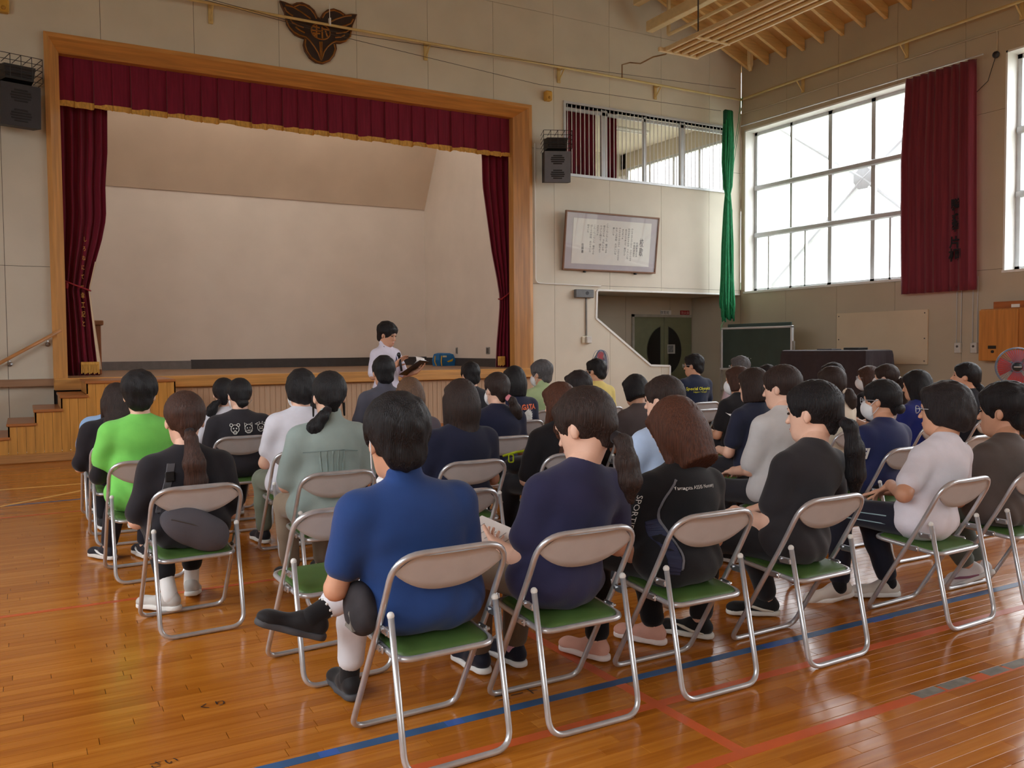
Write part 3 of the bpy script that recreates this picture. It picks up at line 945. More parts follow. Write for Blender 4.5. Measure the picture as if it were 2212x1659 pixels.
# the room behind it: floor, ceiling, back wall, bright outer windows
GY = 18.2
struct(obj('floor_gallery', box(8.4, XR, YF+0.16, GY, 4.35, 4.45), M_WALL_PLAIN), 'gallery floor')
struct(obj('ceiling_gallery', box(8.4, XR+0.3, YF+0.16, GY, 6.35, 6.45), M_WALL_PLAIN), 'gallery ceiling')
struct(obj('wall_gallery_back', box(8.4, XR+0.3, GY, GY+0.1, 4.35, 6.45), M_WALL_PLAIN), 'gallery back wall')
struct(obj('wall_gallery_side', join(box(XR, XR+0.2, YF+0.16, GY, 5.97, 6.4), box(XR, XR+0.2, YF+0.16, GY, 4.35, 4.62), box(XR, XR+0.2, YF+0.16, 14.35, 4.4, 6.4), box(XR, XR+0.2, 18.0, GY, 4.4, 6.4)), M_WALL_PLAIN), 'gallery outer wall')
w10 = struct(obj('window_10', join(box(XR+0.02, XR+0.1, 14.35, 18.0, 4.62, 4.68), box(XR+0.02, XR+0.1, 14.35, 18.0, 5.91, 5.97)), M_ALU), 'bright outer window of the gallery room')
for yy in (14.4, 15.25, 16.15, 17.05, 17.95):
    obj('mullion', box(XR+0.03, XR+0.09, yy-0.035, yy+0.035, 4.62, 5.97), M_ALU, w10)
gc = thing('gallery_curtain', 'dark maroon curtain behind the barred window', 'curtain', (0, 0, 0))
obj('cloth', sheet(lambda z: 8.95, lambda z: 9.96, YF+0.30, 0.03, 9, [6.2-0.2*k for k in range(10)]), M_VELVET, gc, True)
gc2 = thing('gallery_curtain', 'narrow maroon curtain at the second pane of the barred window', 'curtain', (0, 0, 0))
obj('cloth', sheet(lambda z: 10.06, lambda z: 10.46, YF+0.30, 0.03, 5, [6.2-0.2*k for k in range(10)], ph=1.0), M_VELVET, gc2, True)
lamp = thing('tube_lamp', 'fluorescent tube fitting on the gallery ceiling', 'lamp', (12.0, 15.9, 6.35))
obj('housing', bevbox(-0.6, 0.6, -0.06, 0.06, -0.05, 0, 0.01), M_WHITE, lamp)
obj('tube', cyl((-0.58, 0, -0.075), (0.58, 0, -0.075), 0.016, 10), M_WHITE, lamp)

# ---- fill lights added to brighten the stage, unseen behind the valance
M_STAGE_FILL = bpy.data.materials.new('lit_fluorescent_tube')
M_STAGE_FILL.use_nodes = True
_e = M_STAGE_FILL.node_tree.nodes['Principled BSDF']
_e.inputs['Emission Color'].default_value = (1.0, 0.93, 0.84, 1)
_e.inputs['Emission Strength'].default_value = 14.0
for lab, yy in (('lit fluorescent batten just behind the stage valance', 14.75), ('lit fluorescent batten over the middle of the stage', 16.4)):
    bt = thing('stage_batten', lab, 'lamp', (4.3, yy, 6.75))
    obj('housing', bevbox(-3.4, 3.4, -0.12, 0.12, 0.04, 0.22, 0.01), M_WHITE, bt)
    for k in range(5):
        obj('tube', cyl((-3.3+k*1.34, 0, 0), (-2.1+k*1.34, 0, 0), 0.03, 8), M_STAGE_FILL, bt)  # glowing tubes added as fill, not known fittings of the hall
# ================================================================== fittings of the walls
# ---- school emblem over the stage
EMB = [(3.672, 6.911), (3.761, 6.897), (3.86, 6.873), (3.936, 6.924), (4.024, 6.946), (4.137, 6.918), (4.219, 6.859), (4.269, 6.763), (4.313, 6.746), (4.36, 6.829), (4.439, 6.905), (4.544, 6.943), (4.655, 6.925), (4.747, 6.879), (4.84, 6.909), (4.934, 6.925), (4.892, 6.823), (4.851, 6.727), (4.836, 6.636), (4.821, 6.552), (4.746, 6.463), (4.646, 6.409), (4.567, 6.403), (4.579, 6.31), (4.537, 6.191), (4.464, 6.098), (4.346, 6.036), (4.237, 6.038), (4.135, 6.097), (4.061, 6.196), (4.034, 6.291), (4.058, 6.393), (4.001, 6.396), (3.908, 6.423), (3.828, 6.495), (3.773, 6.577), (3.76, 6.666), (3.74, 6.754), (3.698, 6.837)]
EL = [[(3.755, 6.859), (3.879, 6.851), (4.003, 6.801), (4.16, 6.718)], [(3.898, 6.861), (3.98, 6.907), (4.068, 6.911), (4.162, 6.866), (4.225, 6.798), (4.256, 6.735)], [(3.742, 6.82), (3.772, 6.765), (3.827, 6.732), (3.876, 6.711)], [(3.831, 6.648), (3.874, 6.6), (3.949, 6.577), (4.043, 6.562)], [(3.911, 6.546), (3.973, 6.507), (4.06, 6.479)], [(3.769, 6.619), (3.811, 6.528), (3.884, 6.462), (3.971, 6.428), (4.078, 6.415), (4.141, 6.37), (4.216, 6.283), (4.272, 6.199), (4.309, 6.106)],
      [(4.468, 6.711), (4.58, 6.787), (4.726, 6.856), (4.846, 6.89)], [(4.353, 6.765), (4.399, 6.848), (4.471, 6.898), (4.55, 6.922), (4.648, 6.905), (4.713, 6.873)], [(4.872, 6.838), (4.831, 6.762), (4.751, 6.716), (4.604, 6.659)], [(4.829, 6.667), (4.749, 6.609), (4.669, 6.583), (4.577, 6.561)], [(4.721, 6.554), (4.655, 6.511), (4.562, 6.489)], [(4.829, 6.629), (4.814, 6.544), (4.74, 6.462), (4.64, 6.433), (4.574, 6.429), (4.508, 6.393), (4.436, 6.325), (4.369, 6.227), (4.335, 6.11)],
      [(4.071, 6.383), (4.063, 6.283), (4.093, 6.195), (4.161, 6.107), (4.25, 6.059), (4.34, 6.048), (4.451, 6.103), (4.525, 6.202), (4.559, 6.301), (4.541, 6.38)], [(4.304, 6.378), (4.315, 6.082)], [(4.336, 6.383), (4.328, 6.084)]]
EG = [[(4.189, 6.60), (4.304, 6.60)], [(4.175, 6.545), (4.323, 6.549)], [(4.194, 6.496), (4.309, 6.509)], [(4.255, 6.63), (4.252, 6.434)], [(4.25, 6.502), (4.209, 6.455)], [(4.346, 6.62), (4.347, 6.44)], [(4.35, 6.591), (4.46, 6.591)], [(4.395, 6.58), (4.432, 6.48)]]
M_EMB = mat('dark_carved_wood', (52, 38, 34), 0.6, var=0.15)
M_EGOLD = mat('dull_gilding', (150, 96, 34), 0.45, 0.3, var=0.25, scale=12)
emb = thing('school_emblem', 'dark carved winged emblem with gilded outlines over the stage', 'emblem', (0, 0, 0))
obj('plaque', prism(EMB, YF-0.052, YF-0.003, 'xz'), M_EMB, emb)
obj('gilding', join(*[tube([(x, YF-0.052, z) for x, z in p], 0.013, 6) for p in EL]), M_EGOLD, emb)
obj('outline', tube([(x, YF-0.05, z) for x, z in EMB], 0.011, 6, True), mat('dark_gilding', (104, 62, 30), 0.5, 0.2), emb)
obj('ring', tube([(4.321+0.155*math.cos(2*math.pi*k/28), YF-0.052, 6.542+0.122*math.sin(2*math.pi*k/28)) for k in range(28)], 0.012, 6, True), M_EGOLD, emb)
obj('character', join(*[tube([(x, YF-0.052, z) for x, z in p], 0.014, 6) for p in EG]), mat('bright_gilding', (176, 116, 44), 0.45, 0.3), emb)

# ---- long pipe on brackets round the hall, thin wires
pipe = thing('wall_pipe', 'long yellowed pipe on brackets high across the stage wall', 'pipe', (0, 0, 0))
obj('run', tube([(XL+0.1, YF-0.22, 6.62), (XR-0.2, YF-0.22, 6.60)], 0.022, 8), M_YPIPE, pipe, True)
for x in (-1.0, 2.62, 6.18, 8.9, 11.2):
    obj('bracket', join(bevbox(x-0.035, x+0.035, YF-0.03, YF, 6.38, 6.68, 0.006), tube([(x, YF-0.02, 6.42), (x, YF-0.22, 6.60)], 0.014, 6), tube([(x, YF-0.02, 6.61), (x, YF-0.22, 6.61)], 0.014, 6)), M_YPIPE, pipe)
obj('hanger', join(tube([(4.42, YF-0.22, 6.62), (4.42, YF-0.22, 6.95)], 0.006, 6), bevbox(4.405, 4.435, YF-0.25, YF-0.19, 6.6, 6.72, 0.006)), M_WHITE, pipe)
pipe2 = thing('wall_pipe', 'long yellowed pipe on brackets high along the window wall', 'pipe', (0, 0, 0))
obj('run', tube([(XR-0.2, YF-0.2, 6.62), (XR-0.2, YB+0.1, 6.62)], 0.026, 8), M_YPIPE, pipe2, True)
for yy in (12.2, 9.9, 7.9, 5.0, 1.0):
    obj('bracket', join(bevbox(XR-0.03, XR, yy-0.035, yy+0.035, 6.40, 6.68, 0.006), tube([(XR-0.02, yy, 6.44), (XR-0.2, yy, 6.61)], 0.014, 6)), M_YPIPE, pipe2)
pipe3 = thing('conduit', 'thin pale conduit over the tall windows', 'conduit', (0, 0, 0))
obj('run', tube([(XR-0.03, YF-0.02, 6.36), (XR-0.03, 13.6, 6.38), (XR-0.03, 13.3, 6.36), (XR-0.03, 11, 6.37), (XR-0.03, 7.95, 6.36), (XR-0.03, 4, 6.36)], 0.014, 6), M_WALL_R, pipe3, True)
obj('drop', tube([(XR-0.03, 8.28, 6.36), (XR-0.03, 8.28, 6.05)], 0.012, 6), M_WALL_R, pipe3)
obj('knob', ball((XR-0.05, 8.28, 5.98), 0.055, 10, 6), M_BLACK, pipe3, True)
obj('cord', tube([(XR-0.06, 8.28, 5.95), (XR-0.06, 8.4, 5.6), (XR-0.1, 8.62, 5.42), (XR-0.2, 8.75, 5.5)], 0.006, 6), M_BLACK, pipe3)
M_WIRE = mat('dark_wire', (70, 62, 58), 0.6)
for lab, pts in (('thin dark wire running down across the wall under the pipe', [(-1.5, YF-0.35, 7.1), (2.3, YF-0.33, 6.62), (4.4, YF-0.3, 6.44), (8.3, YF-0.28, 6.2), (12.55, YF-0.45, 6.22)]),
                 ('thin dark wire crossing the wall above the emblem', [(-1.5, YF-0.4, 6.95), (1.2, YF-0.4, 6.72), (4.3, YF-0.36, 6.46), (8.9, YF-0.3, 6.6), (13.1, YF-0.3, 6.78)])):
    tag(obj('wire', tube(pts, 0.0045, 5), M_WIRE), lab, 'wire')
tag(obj('cable', tube([(10.2, YF-0.25, 6.6), (10.2, YF-0.25, 6.85), (10.35, YF-0.3, 6.9), (10.45, YF-0.5, 6.84), (10.6, YF-0.7, 6.93), (10.65, YF-1.0, 6.9), (10.7, YF-1.4, 7.05), (10.5, YF-1.9, 6.9), (9.5, 11.5, 6.35)], 0.014, 6), mat('kinked_cable', (150, 120, 84), 0.6)), 'kinked supply cable hanging between pipe and ribbed panel', 'cable')
for lab, x, z in (('small yellow sensor box above the mounted loudspeaker by the barred window', 8.63, 6.09), ('small yellow sensor box above the loudspeaker left of the stage', -0.11, 6.13)):
    s = thing('sensor_box', lab, 'sensor', (x, YF, z))
    obj('case', bevbox(-0.07, 0.07, -0.12, 0, -0.09, 0.09, 0.02), mat('yellow_case', (214, 166, 70), 0.5), s)
    obj('lens', ball((0, -0.12, -0.04), (0.03, 0.02, 0.03), 10, 6), mat('amber_lens', (190, 140, 50), 0.3), s, True)

# ---- wall loudspeakers
M_SPK = mat('grey_speaker_case', (104, 108, 116), 0.55, var=0.08)
M_SPKD = mat('dark_speaker_side', (52, 50, 54), 0.6, var=0.1)
def wall_speaker(label, x, rz, front):
    t = thing('loudspeaker', label, 'loudspeaker', (x, YF-0.14, 4.43), rz)
    w = 0.24
    body = ([(-w, 0, 0.05), (w, 0, 0.05), (w, -0.34, 0.0), (-w, -0.34, 0.0), (-w, 0, 0.60), (w, 0, 0.60), (w, -0.38, 0.55), (-w, -0.38, 0.55)], [(0, 3, 2, 1), (4, 5, 6, 7), (0, 1, 5, 4), (1, 2, 6, 5), (2, 3, 7, 6), (3, 0, 4, 7)])
    obj('cabinet', body, M_SPKD, t)
    obj('front_panel', ([(-w, -0.342, 0.0), (w, -0.342, 0.0), (w, -0.382, 0.55), (-w, -0.382, 0.55), (-w, -0.36, 0.0), (w, -0.36, 0.0), (w, -0.40, 0.55), (-w, -0.40, 0.55)], [(4, 5, 6, 7), (0, 4, 7, 3), (1, 2, 6, 5), (3, 7, 6, 2), (0, 1, 5, 4)]), front, t)
    for cz in (0.14, 0.40):
        for k in range(5):
            hw = 0.13*math.sqrt(max(0.05, 1-((k-2)/2.6)**2))
            zz = cz+(k-2)*0.035
            yy = -0.36-0.04*zz/0.55
            obj('grille_slot', bevbox(-hw, hw, yy-0.006, yy+0.004, zz-0.011, zz+0.011, 0.004), M_BLACK, t)
    up = obj('upper_horn', ([(-0.21, -0.02, 0.62), (0.21, -0.02, 0.62), (0.17, -0.34, 0.62), (-0.17, -0.34, 0.62), (-0.21, -0.02, 0.84), (0.21, -0.02, 0.84), (0.19, -0.38, 0.80), (-0.19, -0.38, 0.80)], [(0, 3, 2, 1), (4, 5, 6, 7), (0, 1, 5, 4), (1, 2, 6, 5), (2, 3, 7, 6), (3, 0, 4, 7)]), M_BLACK, t)
    for k in range(4):
        obj('louvre', bevbox(-0.15, 0.15, -0.375, -0.355, 0.655+k*0.037, 0.668+k*0.037, 0.004), M_SPKD, up)
    cage = []
    for zz in (0.60, 0.68, 0.76, 0.84, 0.92):
        cage.append(tube(fillet([(-0.26, 0, zz), (-0.26, -0.43, zz), (0.26, -0.43, zz), (0.26, 0, zz)], 0.03, 3), 0.005, 5))
    for xx in (-0.26, -0.13, 0, 0.13, 0.26):
        cage.append(tube([(xx, 0, 0.92), (xx, -0.43, 0.92), (xx, -0.43, 0.60)], 0.005, 5))
    obj('wall_arm', tube([(0, 0.13, 0.3), (0, -0.02, 0.3)], 0.04, 8), M_SPKD, t)
    obj('guard_cage', join(*cage), mat('cage_wire', (48, 46, 46), 0.5), t)
    return t
wall_speaker('grey and black loudspeaker pair between stage and barred window', 8.72, -0.42, M_SPK)
wall_speaker('black loudspeaker pair on the wall above the stage steps', -0.03, 0.25, M_SPKD)

# ---- framed school song
pic = thing('framed_song_sheet', 'framed sheet of handwritten song verses leaning off the wall', 'picture', (10.05, YF-0.02, 2.89))
pic.rotation_euler = (math.radians(7.0), 0, 0)
W2, HH = 1.115, 1.115
M_FR = mat('thin_brown_frame', (128, 88, 60), 0.45, var=0.1)
for vf in (bevbox(-W2, W2, -0.05, 0, 0, 0.03, 0.006), bevbox(-W2, W2, -0.05, 0, HH-0.03, HH, 0.006), bevbox(-W2, -W2+0.03, -0.05, 0, 0.02, HH-0.02, 0.006), bevbox(W2-0.03, W2, -0.05, 0, 0.02, HH-0.02, 0.006)):
    obj('frame', vf, M_FR, pic)
obj('mount', box(-W2+0.02, W2-0.02, -0.03, -0.008, 0.02, HH-0.02), mat('grey_mount', (186, 182, 188), 0.7, var=0.03), pic)
sheet_o = obj('paper', box(-0.93, 0.93, -0.034, -0.029, 0.13, 0.985), mat('song_paper', (226, 226, 220), 0.7, var=0.02), pic)
obj('glazing', box(-W2+0.02, W2-0.02, -0.046, -0.042, 0.02, HH-0.02), glass_material('picture_glass'), pic)
cols = [(0.71, 0.68, '校歌', 0.10, 2.2), (0.60, 0.60, '作詞春澤正夫', 0.05, 1.2), (0.535, 0.60, '作曲萩津達司', 0.05, 1.2),
        (0.46, 0.86, 'のんのんのんのんのん　ひかりのはる', 0.047, 1.0), (0.385, 0.86, 'ねのはをゆらすかぜ　うれしいな', 0.05, 1.0), (0.31, 0.84, 'あさひにであって　雪はとけ', 0.05, 1.0), (0.235, 0.84, 'まちまつよ', 0.05, 1.0), (0.16, 0.86, 'のんのんのんのんのん　ひかりのはる', 0.047, 1.0), (0.085, 0.86, 'わたしの学校　たのしいな', 0.055, 1.0), (0.01, 0.86, '楽しいな', 0.05, 1.0),
        (-0.14, 0.92, 'こんこんこんこん　雪がふる', 0.055, 1.0), (-0.215, 0.88, '雪の子ども　うれしいな', 0.055, 1.0), (-0.29, 0.88, 'やさしく降りて　細もよう', 0.055, 1.0), (-0.365, 0.88, 'まちまつよ', 0.05, 1.0), (-0.44, 0.88, 'こんこんこんこん　雪がふる', 0.055, 1.0), (-0.515, 0.88, 'ぼくらの学校　あかるいな', 0.055, 1.0), (-0.59, 0.88, '明るいな', 0.05, 1.0), (-0.69, 0.52, '佐藤書', 0.06, 1.3)]
M_SINK = mat('brush_ink', (70, 72, 78), 0.7)
for x, z, s, sz, sp in cols:
    tm = text_mesh('\n'.join(s), sz)
    hi = max(p[1] for p in tm[0])
    k = sp*0.80 if sp <= 1.0 else sp*0.82
    obj('writing', ([(p[0]+x, -0.0352, z+(p[1]-hi)*k) for p in tm[0]], tm[1]), M_SINK, sheet_o)
for x in (-0.6, 0.62):
    obj('peg', cyl((x, -0.05, -0.02), (x, 0.01, -0.02), 0.018, 10), M_BLACK, pic)

# ---- grey clock box, conduit and switch under the song sheet
cb = thing('control_box', 'dark grey box on the wall below the framed song', 'box', (9.43, YF, 2.365))
obj('case', bevbox(-0.21, 0.21, -0.09, 0, 0, 0.16, 0.012), mat('grey_case', (104, 106, 108), 0.5), cb)
obj('badge', cyl((0.05, -0.095, 0.09), (0.05, -0.088, 0.09), 0.035, 12), M_SPKD, cb)
obj('conduit', bevbox(0.06, 0.09, -0.025, 0, -0.73, 0.0, 0.004), mat('grey_conduit', (122, 118, 112), 0.5), cb)
sw = thing('switch_box', 'pale switch box at the foot of the conduit by the stage', 'switch', (9.5, YF, 1.49))
obj('case', bevbox(-0.02, 0.10, -0.07, 0, 0, 0.13, 0.01), mat('switch_case', (206, 204, 198), 0.5), sw)
obj('side_plate', bevbox(-0.10, -0.025, -0.03, 0, 0, 0.13, 0.006), mat('switch_plate', (224, 214, 188), 0.5), sw)
tag(obj('conduit', tube(fillet([(8.36, YF-0.02, 5.2), (8.36, YF-0.02, 2.62), (9.85, YF-0.02, 2.6)], 0.1, 5), 0.012, 6), M_WHITE), 'thin white conduit bending below the framed song', 'conduit')

# ---- green net bundle in the corner
net = thing('divider_net', 'green divider net bundled and hung in the corner', 'net', (12.72, 13.42, 0))
M_NET = mat('green_net', (26, 138, 88), 0.75, var=0.35, scale=16, stretch=(6, 6, 1), bump=0.5, bscale=30)
nr = random.Random(2)
strands = []
for k in range(46):
    a = nr.uniform(0, 2*math.pi)
    q = nr.random()**0.5
    path = []
    for z, rx in ((6.22, 0.09), (5.75, 0.13), (5.2, 0.14), (4.7, 0.10), (4.55, 0.05), (4.2, 0.09), (3.5, 0.13), (2.8, 0.15), (2.3, 0.18), (1.96+nr.uniform(-0.05, 0.25), 0.16)):
        a += nr.uniform(-0.25, 0.25)
        path.append((rx*q*math.cos(a), 0.6*rx*q*math.sin(a), z))
    strands.append(tube(path, nr.uniform(0.012, 0.026), 5))
obj('strands', join(*strands), M_NET, net, True)
loops = []
for k in range(30):
    z = nr.uniform(2.0, 6.1)
    r = 0.12+nr.random()*0.05 if z < 3 else 0.11
    a = nr.uniform(0, 6.28)
    loops.append(tube([(r*math.cos(a+t*0.3), 0.6*r*math.sin(a+t*0.3), z-0.06*t+0.02*math.sin(t*2)) for t in range(6)], 0.004, 4))
obj('loose_twine', join(*loops), mat('light_green_twine', (60, 176, 120), 0.7), net)
obj('head_band', join(bevbox(-0.12, 0.12, -0.05, 0.05, 5.95, 6.25, 0.03), tube(fillet([(-0.13, 0, 5.9), (-0.16, 0, 5.6), (0.16, 0, 5.6), (0.13, 0, 5.9)], 0.05), 0.008, 5)), mat('dark_green_band', (14, 84, 58), 0.8), net)
obj('pull_cords', join(tube([(0.45, 0.1, 6.6), (0.38, 0.1, 6.1), (0.25, 0.15, 5.2), (0.12, 0.1, 4.6)], 0.006, 5), tube([(0.5, 0.1, 6.6), (0.42, 0.1, 6.1), (0.3, 0.15, 5.2), (0.14, 0.1, 4.55)], 0.005, 5)), M_NET, net)

# ---- curtain on the window wall
wc = thing('window_curtain', 'faded maroon curtain with black characters between the tall windows', 'curtain', (XR-0.2, 0, 0))
M_WC = mat('faded_maroon_cloth', (124, 50, 62), 0.85, var=0.16, scale=3, stretch=(1, 8, 0.3), sheen=0.2, spec=0.2, bump=0.15, bscale=10)
cv, cf_ = sheet(interp([(6.0, 8.52), (2.3, 8.46)]), interp([(6.0, 9.78), (4.6, 9.86), (3.5, 9.85), (2.3, 9.82)]), 0.0, 0.035, 9, [5.97-0.16*k for k in range(24)], ph=0.4, drift=0.05)
obj('cloth', ([(-yy, x, z) for x, yy, z in cv], cf_), M_WC, wc, True)
tag_rail = obj('rail', tube([(0, 8.4, 6.0), (0, 13.7, 6.06)], 0.014, 6), M_ALU, wc)
M_CINK = mat('black_dye', (24, 20, 30), 0.8)
for ch, z, sz in (('贈', 3.70, 0.16), ('株', 3.58, 0.12), ('式', 3.48, 0.12), ('会', 3.38, 0.12), ('社', 3.28, 0.12), ('片', 3.07, 0.20), ('桐', 2.86, 0.22)):
    tm = text_mesh(ch, sz, bold=0.006)
    obj('lettering', ([(-0.047, 8.80-p[0], z+p[1]) for p in tm[0]], tm[1]), M_CINK, wc)

# ---- pegboard, chalkboard, covered piano, cabinet
pb = thing('notice_board', 'large blank cream board screwed to the wall behind the covered piano', 'board', (XR, 10.375, 1.07))
obj('panel', bevbox(-0.035, -0.005, -0.955, 0.955, 0, 0.95, 0.004), mat('cream_hardboard', (216, 198, 170), 0.7, var=0.05, scale=1.5), pb)
for yy in (-0.9, 0.9):
    for z in (0.06, 0.45, 0.89):
        obj('screw', cyl((-0.04, yy, z), (-0.034, yy, z), 0.012, 8), M_DARK, pb)
ck = thing('chalkboard', 'green chalkboard on a wheeled stand in the corner', 'chalkboard', (12.5, 12.41, 0))
M_CHK = mat('green_slate', (48, 66, 60), 0.65, var=0.15, scale=3)
obj('slate', bevbox(-0.015, 0.015, -0.90, 0.90, 0.97, 1.76, 0.004), M_CHK, ck)
for vf in (bevbox(-0.03, 0.03, -0.94, 0.94, 1.75, 1.79, 0.006), bevbox(-0.06, 0.03, -0.94, 0.94, 0.93, 0.97, 0.006), bevbox(-0.03, 0.03, -0.94, -0.90, 0.95, 1.78, 0.006), bevbox(-0.03, 0.03, 0.90, 0.94, 0.95, 1.78, 0.006)):
    obj('frame', vf, M_ALU, ck)
obj('rear_board', bevbox(0.06, 0.09, -0.84, 0.84, 1.1, 1.86, 0.004), M_CHK, ck)
for s in (-1, 1):
    obj('leg', join(bevbox(-0.02, 0.02, s*0.96-0.02, s*0.96+0.02, 0.06, 1.5, 0.004), bevbox(-0.28, 0.28, s*0.96-0.02, s*0.96+0.02, 0.06, 0.10, 0.004)), mat('grey_stand', (140, 136, 128), 0.5), ck)
    for d in (-0.25, 0.25):
        obj('caster', cyl((d, s*0.96-0.012, 0.03), (d, s*0.96+0.012, 0.03), 0.03, 12), M_BLACK, ck)
obj('crossbar', bevbox(-0.015, 0.015, -0.95, 0.95, 0.5, 0.54, 0.004), mat('grey_stand', (140, 136, 128), 0.5), ck)
obj('chalk_marks', join(*[box(-0.0175, -0.0155, 0.1+0.07*k, 0.13+0.07*k, 1.16+0.02*(k % 3), 1.17+0.02*(k % 3)) for k in range(7)]), mat('chalk', (190, 196, 190), 0.9), ck)
pn = thing('covered_piano', 'tall upright piano hidden under a black cloth cover', 'piano', (12.25, 10.3, 0))
pv, pf = [], []
pnr = random.Random(9)
def ring_rect(hx, hy, n=44, amp=0.0, ph=0.0):
    per = []
    for k in range(n):
        t = 4*k/n
        s, u = int(t), t-int(t)
        a = [(-hx+2*hx*u, -hy), (hx, -hy+2*hy*u), (hx-2*hx*u, hy), (-hx, hy-2*hy*u)][s]
        w = amp*math.sin(k*1.35+ph)
        L = math.hypot(*a)
        per.append((a[0]*(1+w/L), a[1]*(1+w/L)))
    return per
levels = [(0.0, 0.42, 0.98, 0.03), (0.4, 0.40, 0.95, 0.025), (0.9, 0.36, 0.92, 0.015), (1.25, 0.34, 0.905, 0.004), (1.32, 0.33, 0.895, 0.0), (1.335, 0.30, 0.86, 0.0)]
for z, hx, hy, am in levels:
    pv += [(x, y, z) for x, y in ring_rect(hx, hy, amp=am)]
for r in range(len(levels)-1):
    for k in range(44):
        pf.append((r*44+k, r*44+(k+1) % 44, (r+1)*44+(k+1) % 44, (r+1)*44+k))
pf.append(tuple((len(levels)-1)*44+k for k in range(44)))
obj('cloth_cover', (pv, pf), mat('black_cover_cloth', (44, 36, 44), 0.85, var=0.2, sheen=0.2), pn)
tag(obj('folder', bevbox(12.1, 12.35, 9.7, 10.0, 1.336, 1.375, 0.008), M_BLACK), 'black folder lying on the covered piano', 'folder')
tag(obj('folder', bevbox(12.05, 12.3, 10.2, 10.52, 1.336, 1.352, 0.004), mat('dark_blue_folder', (40, 42, 60), 0.5)), 'thin dark sheet lying on the covered piano', 'folder')
cab = thing('wall_cabinet', 'varnished wooden control cabinet on the wall under the second window', 'cabinet', (XR, 7.95, 1.15))
obj('body', bevbox(-0.22, 0, -0.75, 0.42, 0.02, 0.82, 0.008), wood('cabinet_wood', (188, 122, 56), 0.8, 0.4, 'z'), cab)
cd = obj('door', bevbox(-0.25, -0.221, -0.2, 0.42, 0.0, 0.80, 0.006), wood('cabinet_door_wood', (196, 130, 60), 0.8, 0.4, 'z'), cab)
obj('handle', join(bevbox(-0.265, -0.25, 0.13, 0.26, 0.19, 0.24, 0.004), cyl((-0.27, 0.185, 0.145), (-0.25, 0.185, 0.145), 0.022, 12)), M_BLACK, cd)
obj('upper_board', bevbox(-0.20, 0.0, -1.0, 0.22, 0.80, 0.93, 0.006), wood('cabinet_wood_dark', (164, 94, 44), 0.8, 0.4, 'y'), cab)
obj('card', box(-0.206, -0.198, -0.2, -0.07, 0.83, 0.88), M_WHITE, cab)
for lab, yy in (('keyed switch box under paired conduits next to the cream board', 8.86), ('keyed switch box under paired conduits next to the wooden cabinet', 8.58)):
    s = thing('switch_box', lab, 'switch', (XR, yy, 1.27))
    obj('case', bevbox(-0.06, 0, -0.055, 0.055, 0, 0.17, 0.008), mat('switch_case', (206, 204, 198), 0.5), s)
    obj('keyhole', cyl((-0.066, 0, 0.11), (-0.058, 0, 0.11), 0.02, 12), M_DARK, s)
    for d in (-0.04, 0.04):
        obj('conduit', tube([(-0.02, d, 0.17), (-0.02, d, 1.25)], 0.008, 6), M_ALU, s)

# ---- ribbed panel slung under the roof, ball on top, catwalk steel
rp_ = thing('ribbed_panel', 'long cream ribbed steel panel slung under the roof', 'panel', (9.71, 0, 6.30))
obj('deck', box(-0.36, 0.36, -6.0, 11.35, 0.03, 0.05), M_CREAM, rp_)
for k in range(5):
    x = -0.34+k*0.17
    obj('rib', bevbox(x-0.03, x+0.03, -6.0, 11.33, -0.02, 0.03, 0.012), M_CREAM, rp_)
obj('end_rail', bevbox(-0.48, 0.38, 11.33, 11.38, -0.03, 0.04, 0.008), M_CREAM, rp_)
for yy in (10.6, 8.2, 5.8, 3.4):
    obj('hanger', tube([(-0.3, yy, 0.05), (-0.3, yy, 2.6)], 0.012, 6), M_DARK, rp_)
    obj('crossbar', bevbox(-0.37, 0.37, yy-0.02, yy+0.02, -0.03, 0.0, 0.004), M_CREAM, rp_)
vb = tag(obj('volleyball', ball((9.42, 8.72, 6.46), 0.105, 18, 12), mat('yellow_ball_leather', (206, 160, 36), 0.5), None, True), 'yellow and blue volleyball stuck on top of the ribbed panel', 'ball')
obj('blue_patch', join(*[ball((9.42+0.09*math.cos(a), 8.72+0.09*math.sin(a), 6.43), (0.035, 0.035, 0.03), 10, 6) for a in (-1.2, -2.2, -3.2)]), mat('blue_ball_leather', (40, 56, 110), 0.5), vb, True)
cw = thing('catwalk', 'cream steel catwalk hung under the rafters beside the stage wall', 'catwalk', (0, 0, 0))
for vf in (bevbox(10.74, 10.90, 6.0, 13.6, 7.55, 7.75, 0.01), bevbox(10.35, 10.5, 6.0, 13.5, 7.95, 8.1, 0.01), tube([(11.14, 13.4, 7.5), (11.14, 5.0, 7.5)], 0.035, 8)):
    obj('beam', vf, M_CREAM, cw)
for yy in (13.4, 11.0, 8.6, 6.2):
    obj('post', bevbox(11.11, 11.17, yy-0.03, yy+0.03, 7.5, 8.36, 0.006), M_CREAM, cw)
tag(obj('roof_strut', join(bevbox(13.15, 13.25, 13.25, 13.33, 7.2, 7.9, 0.006), prism([(13.16, 7.2), (13.24, 7.2), (13.2, 7.08)], 13.25, 13.33, 'xz')), M_CREAM), 'short cream strut under the rafters at the wall corner', 'strut')

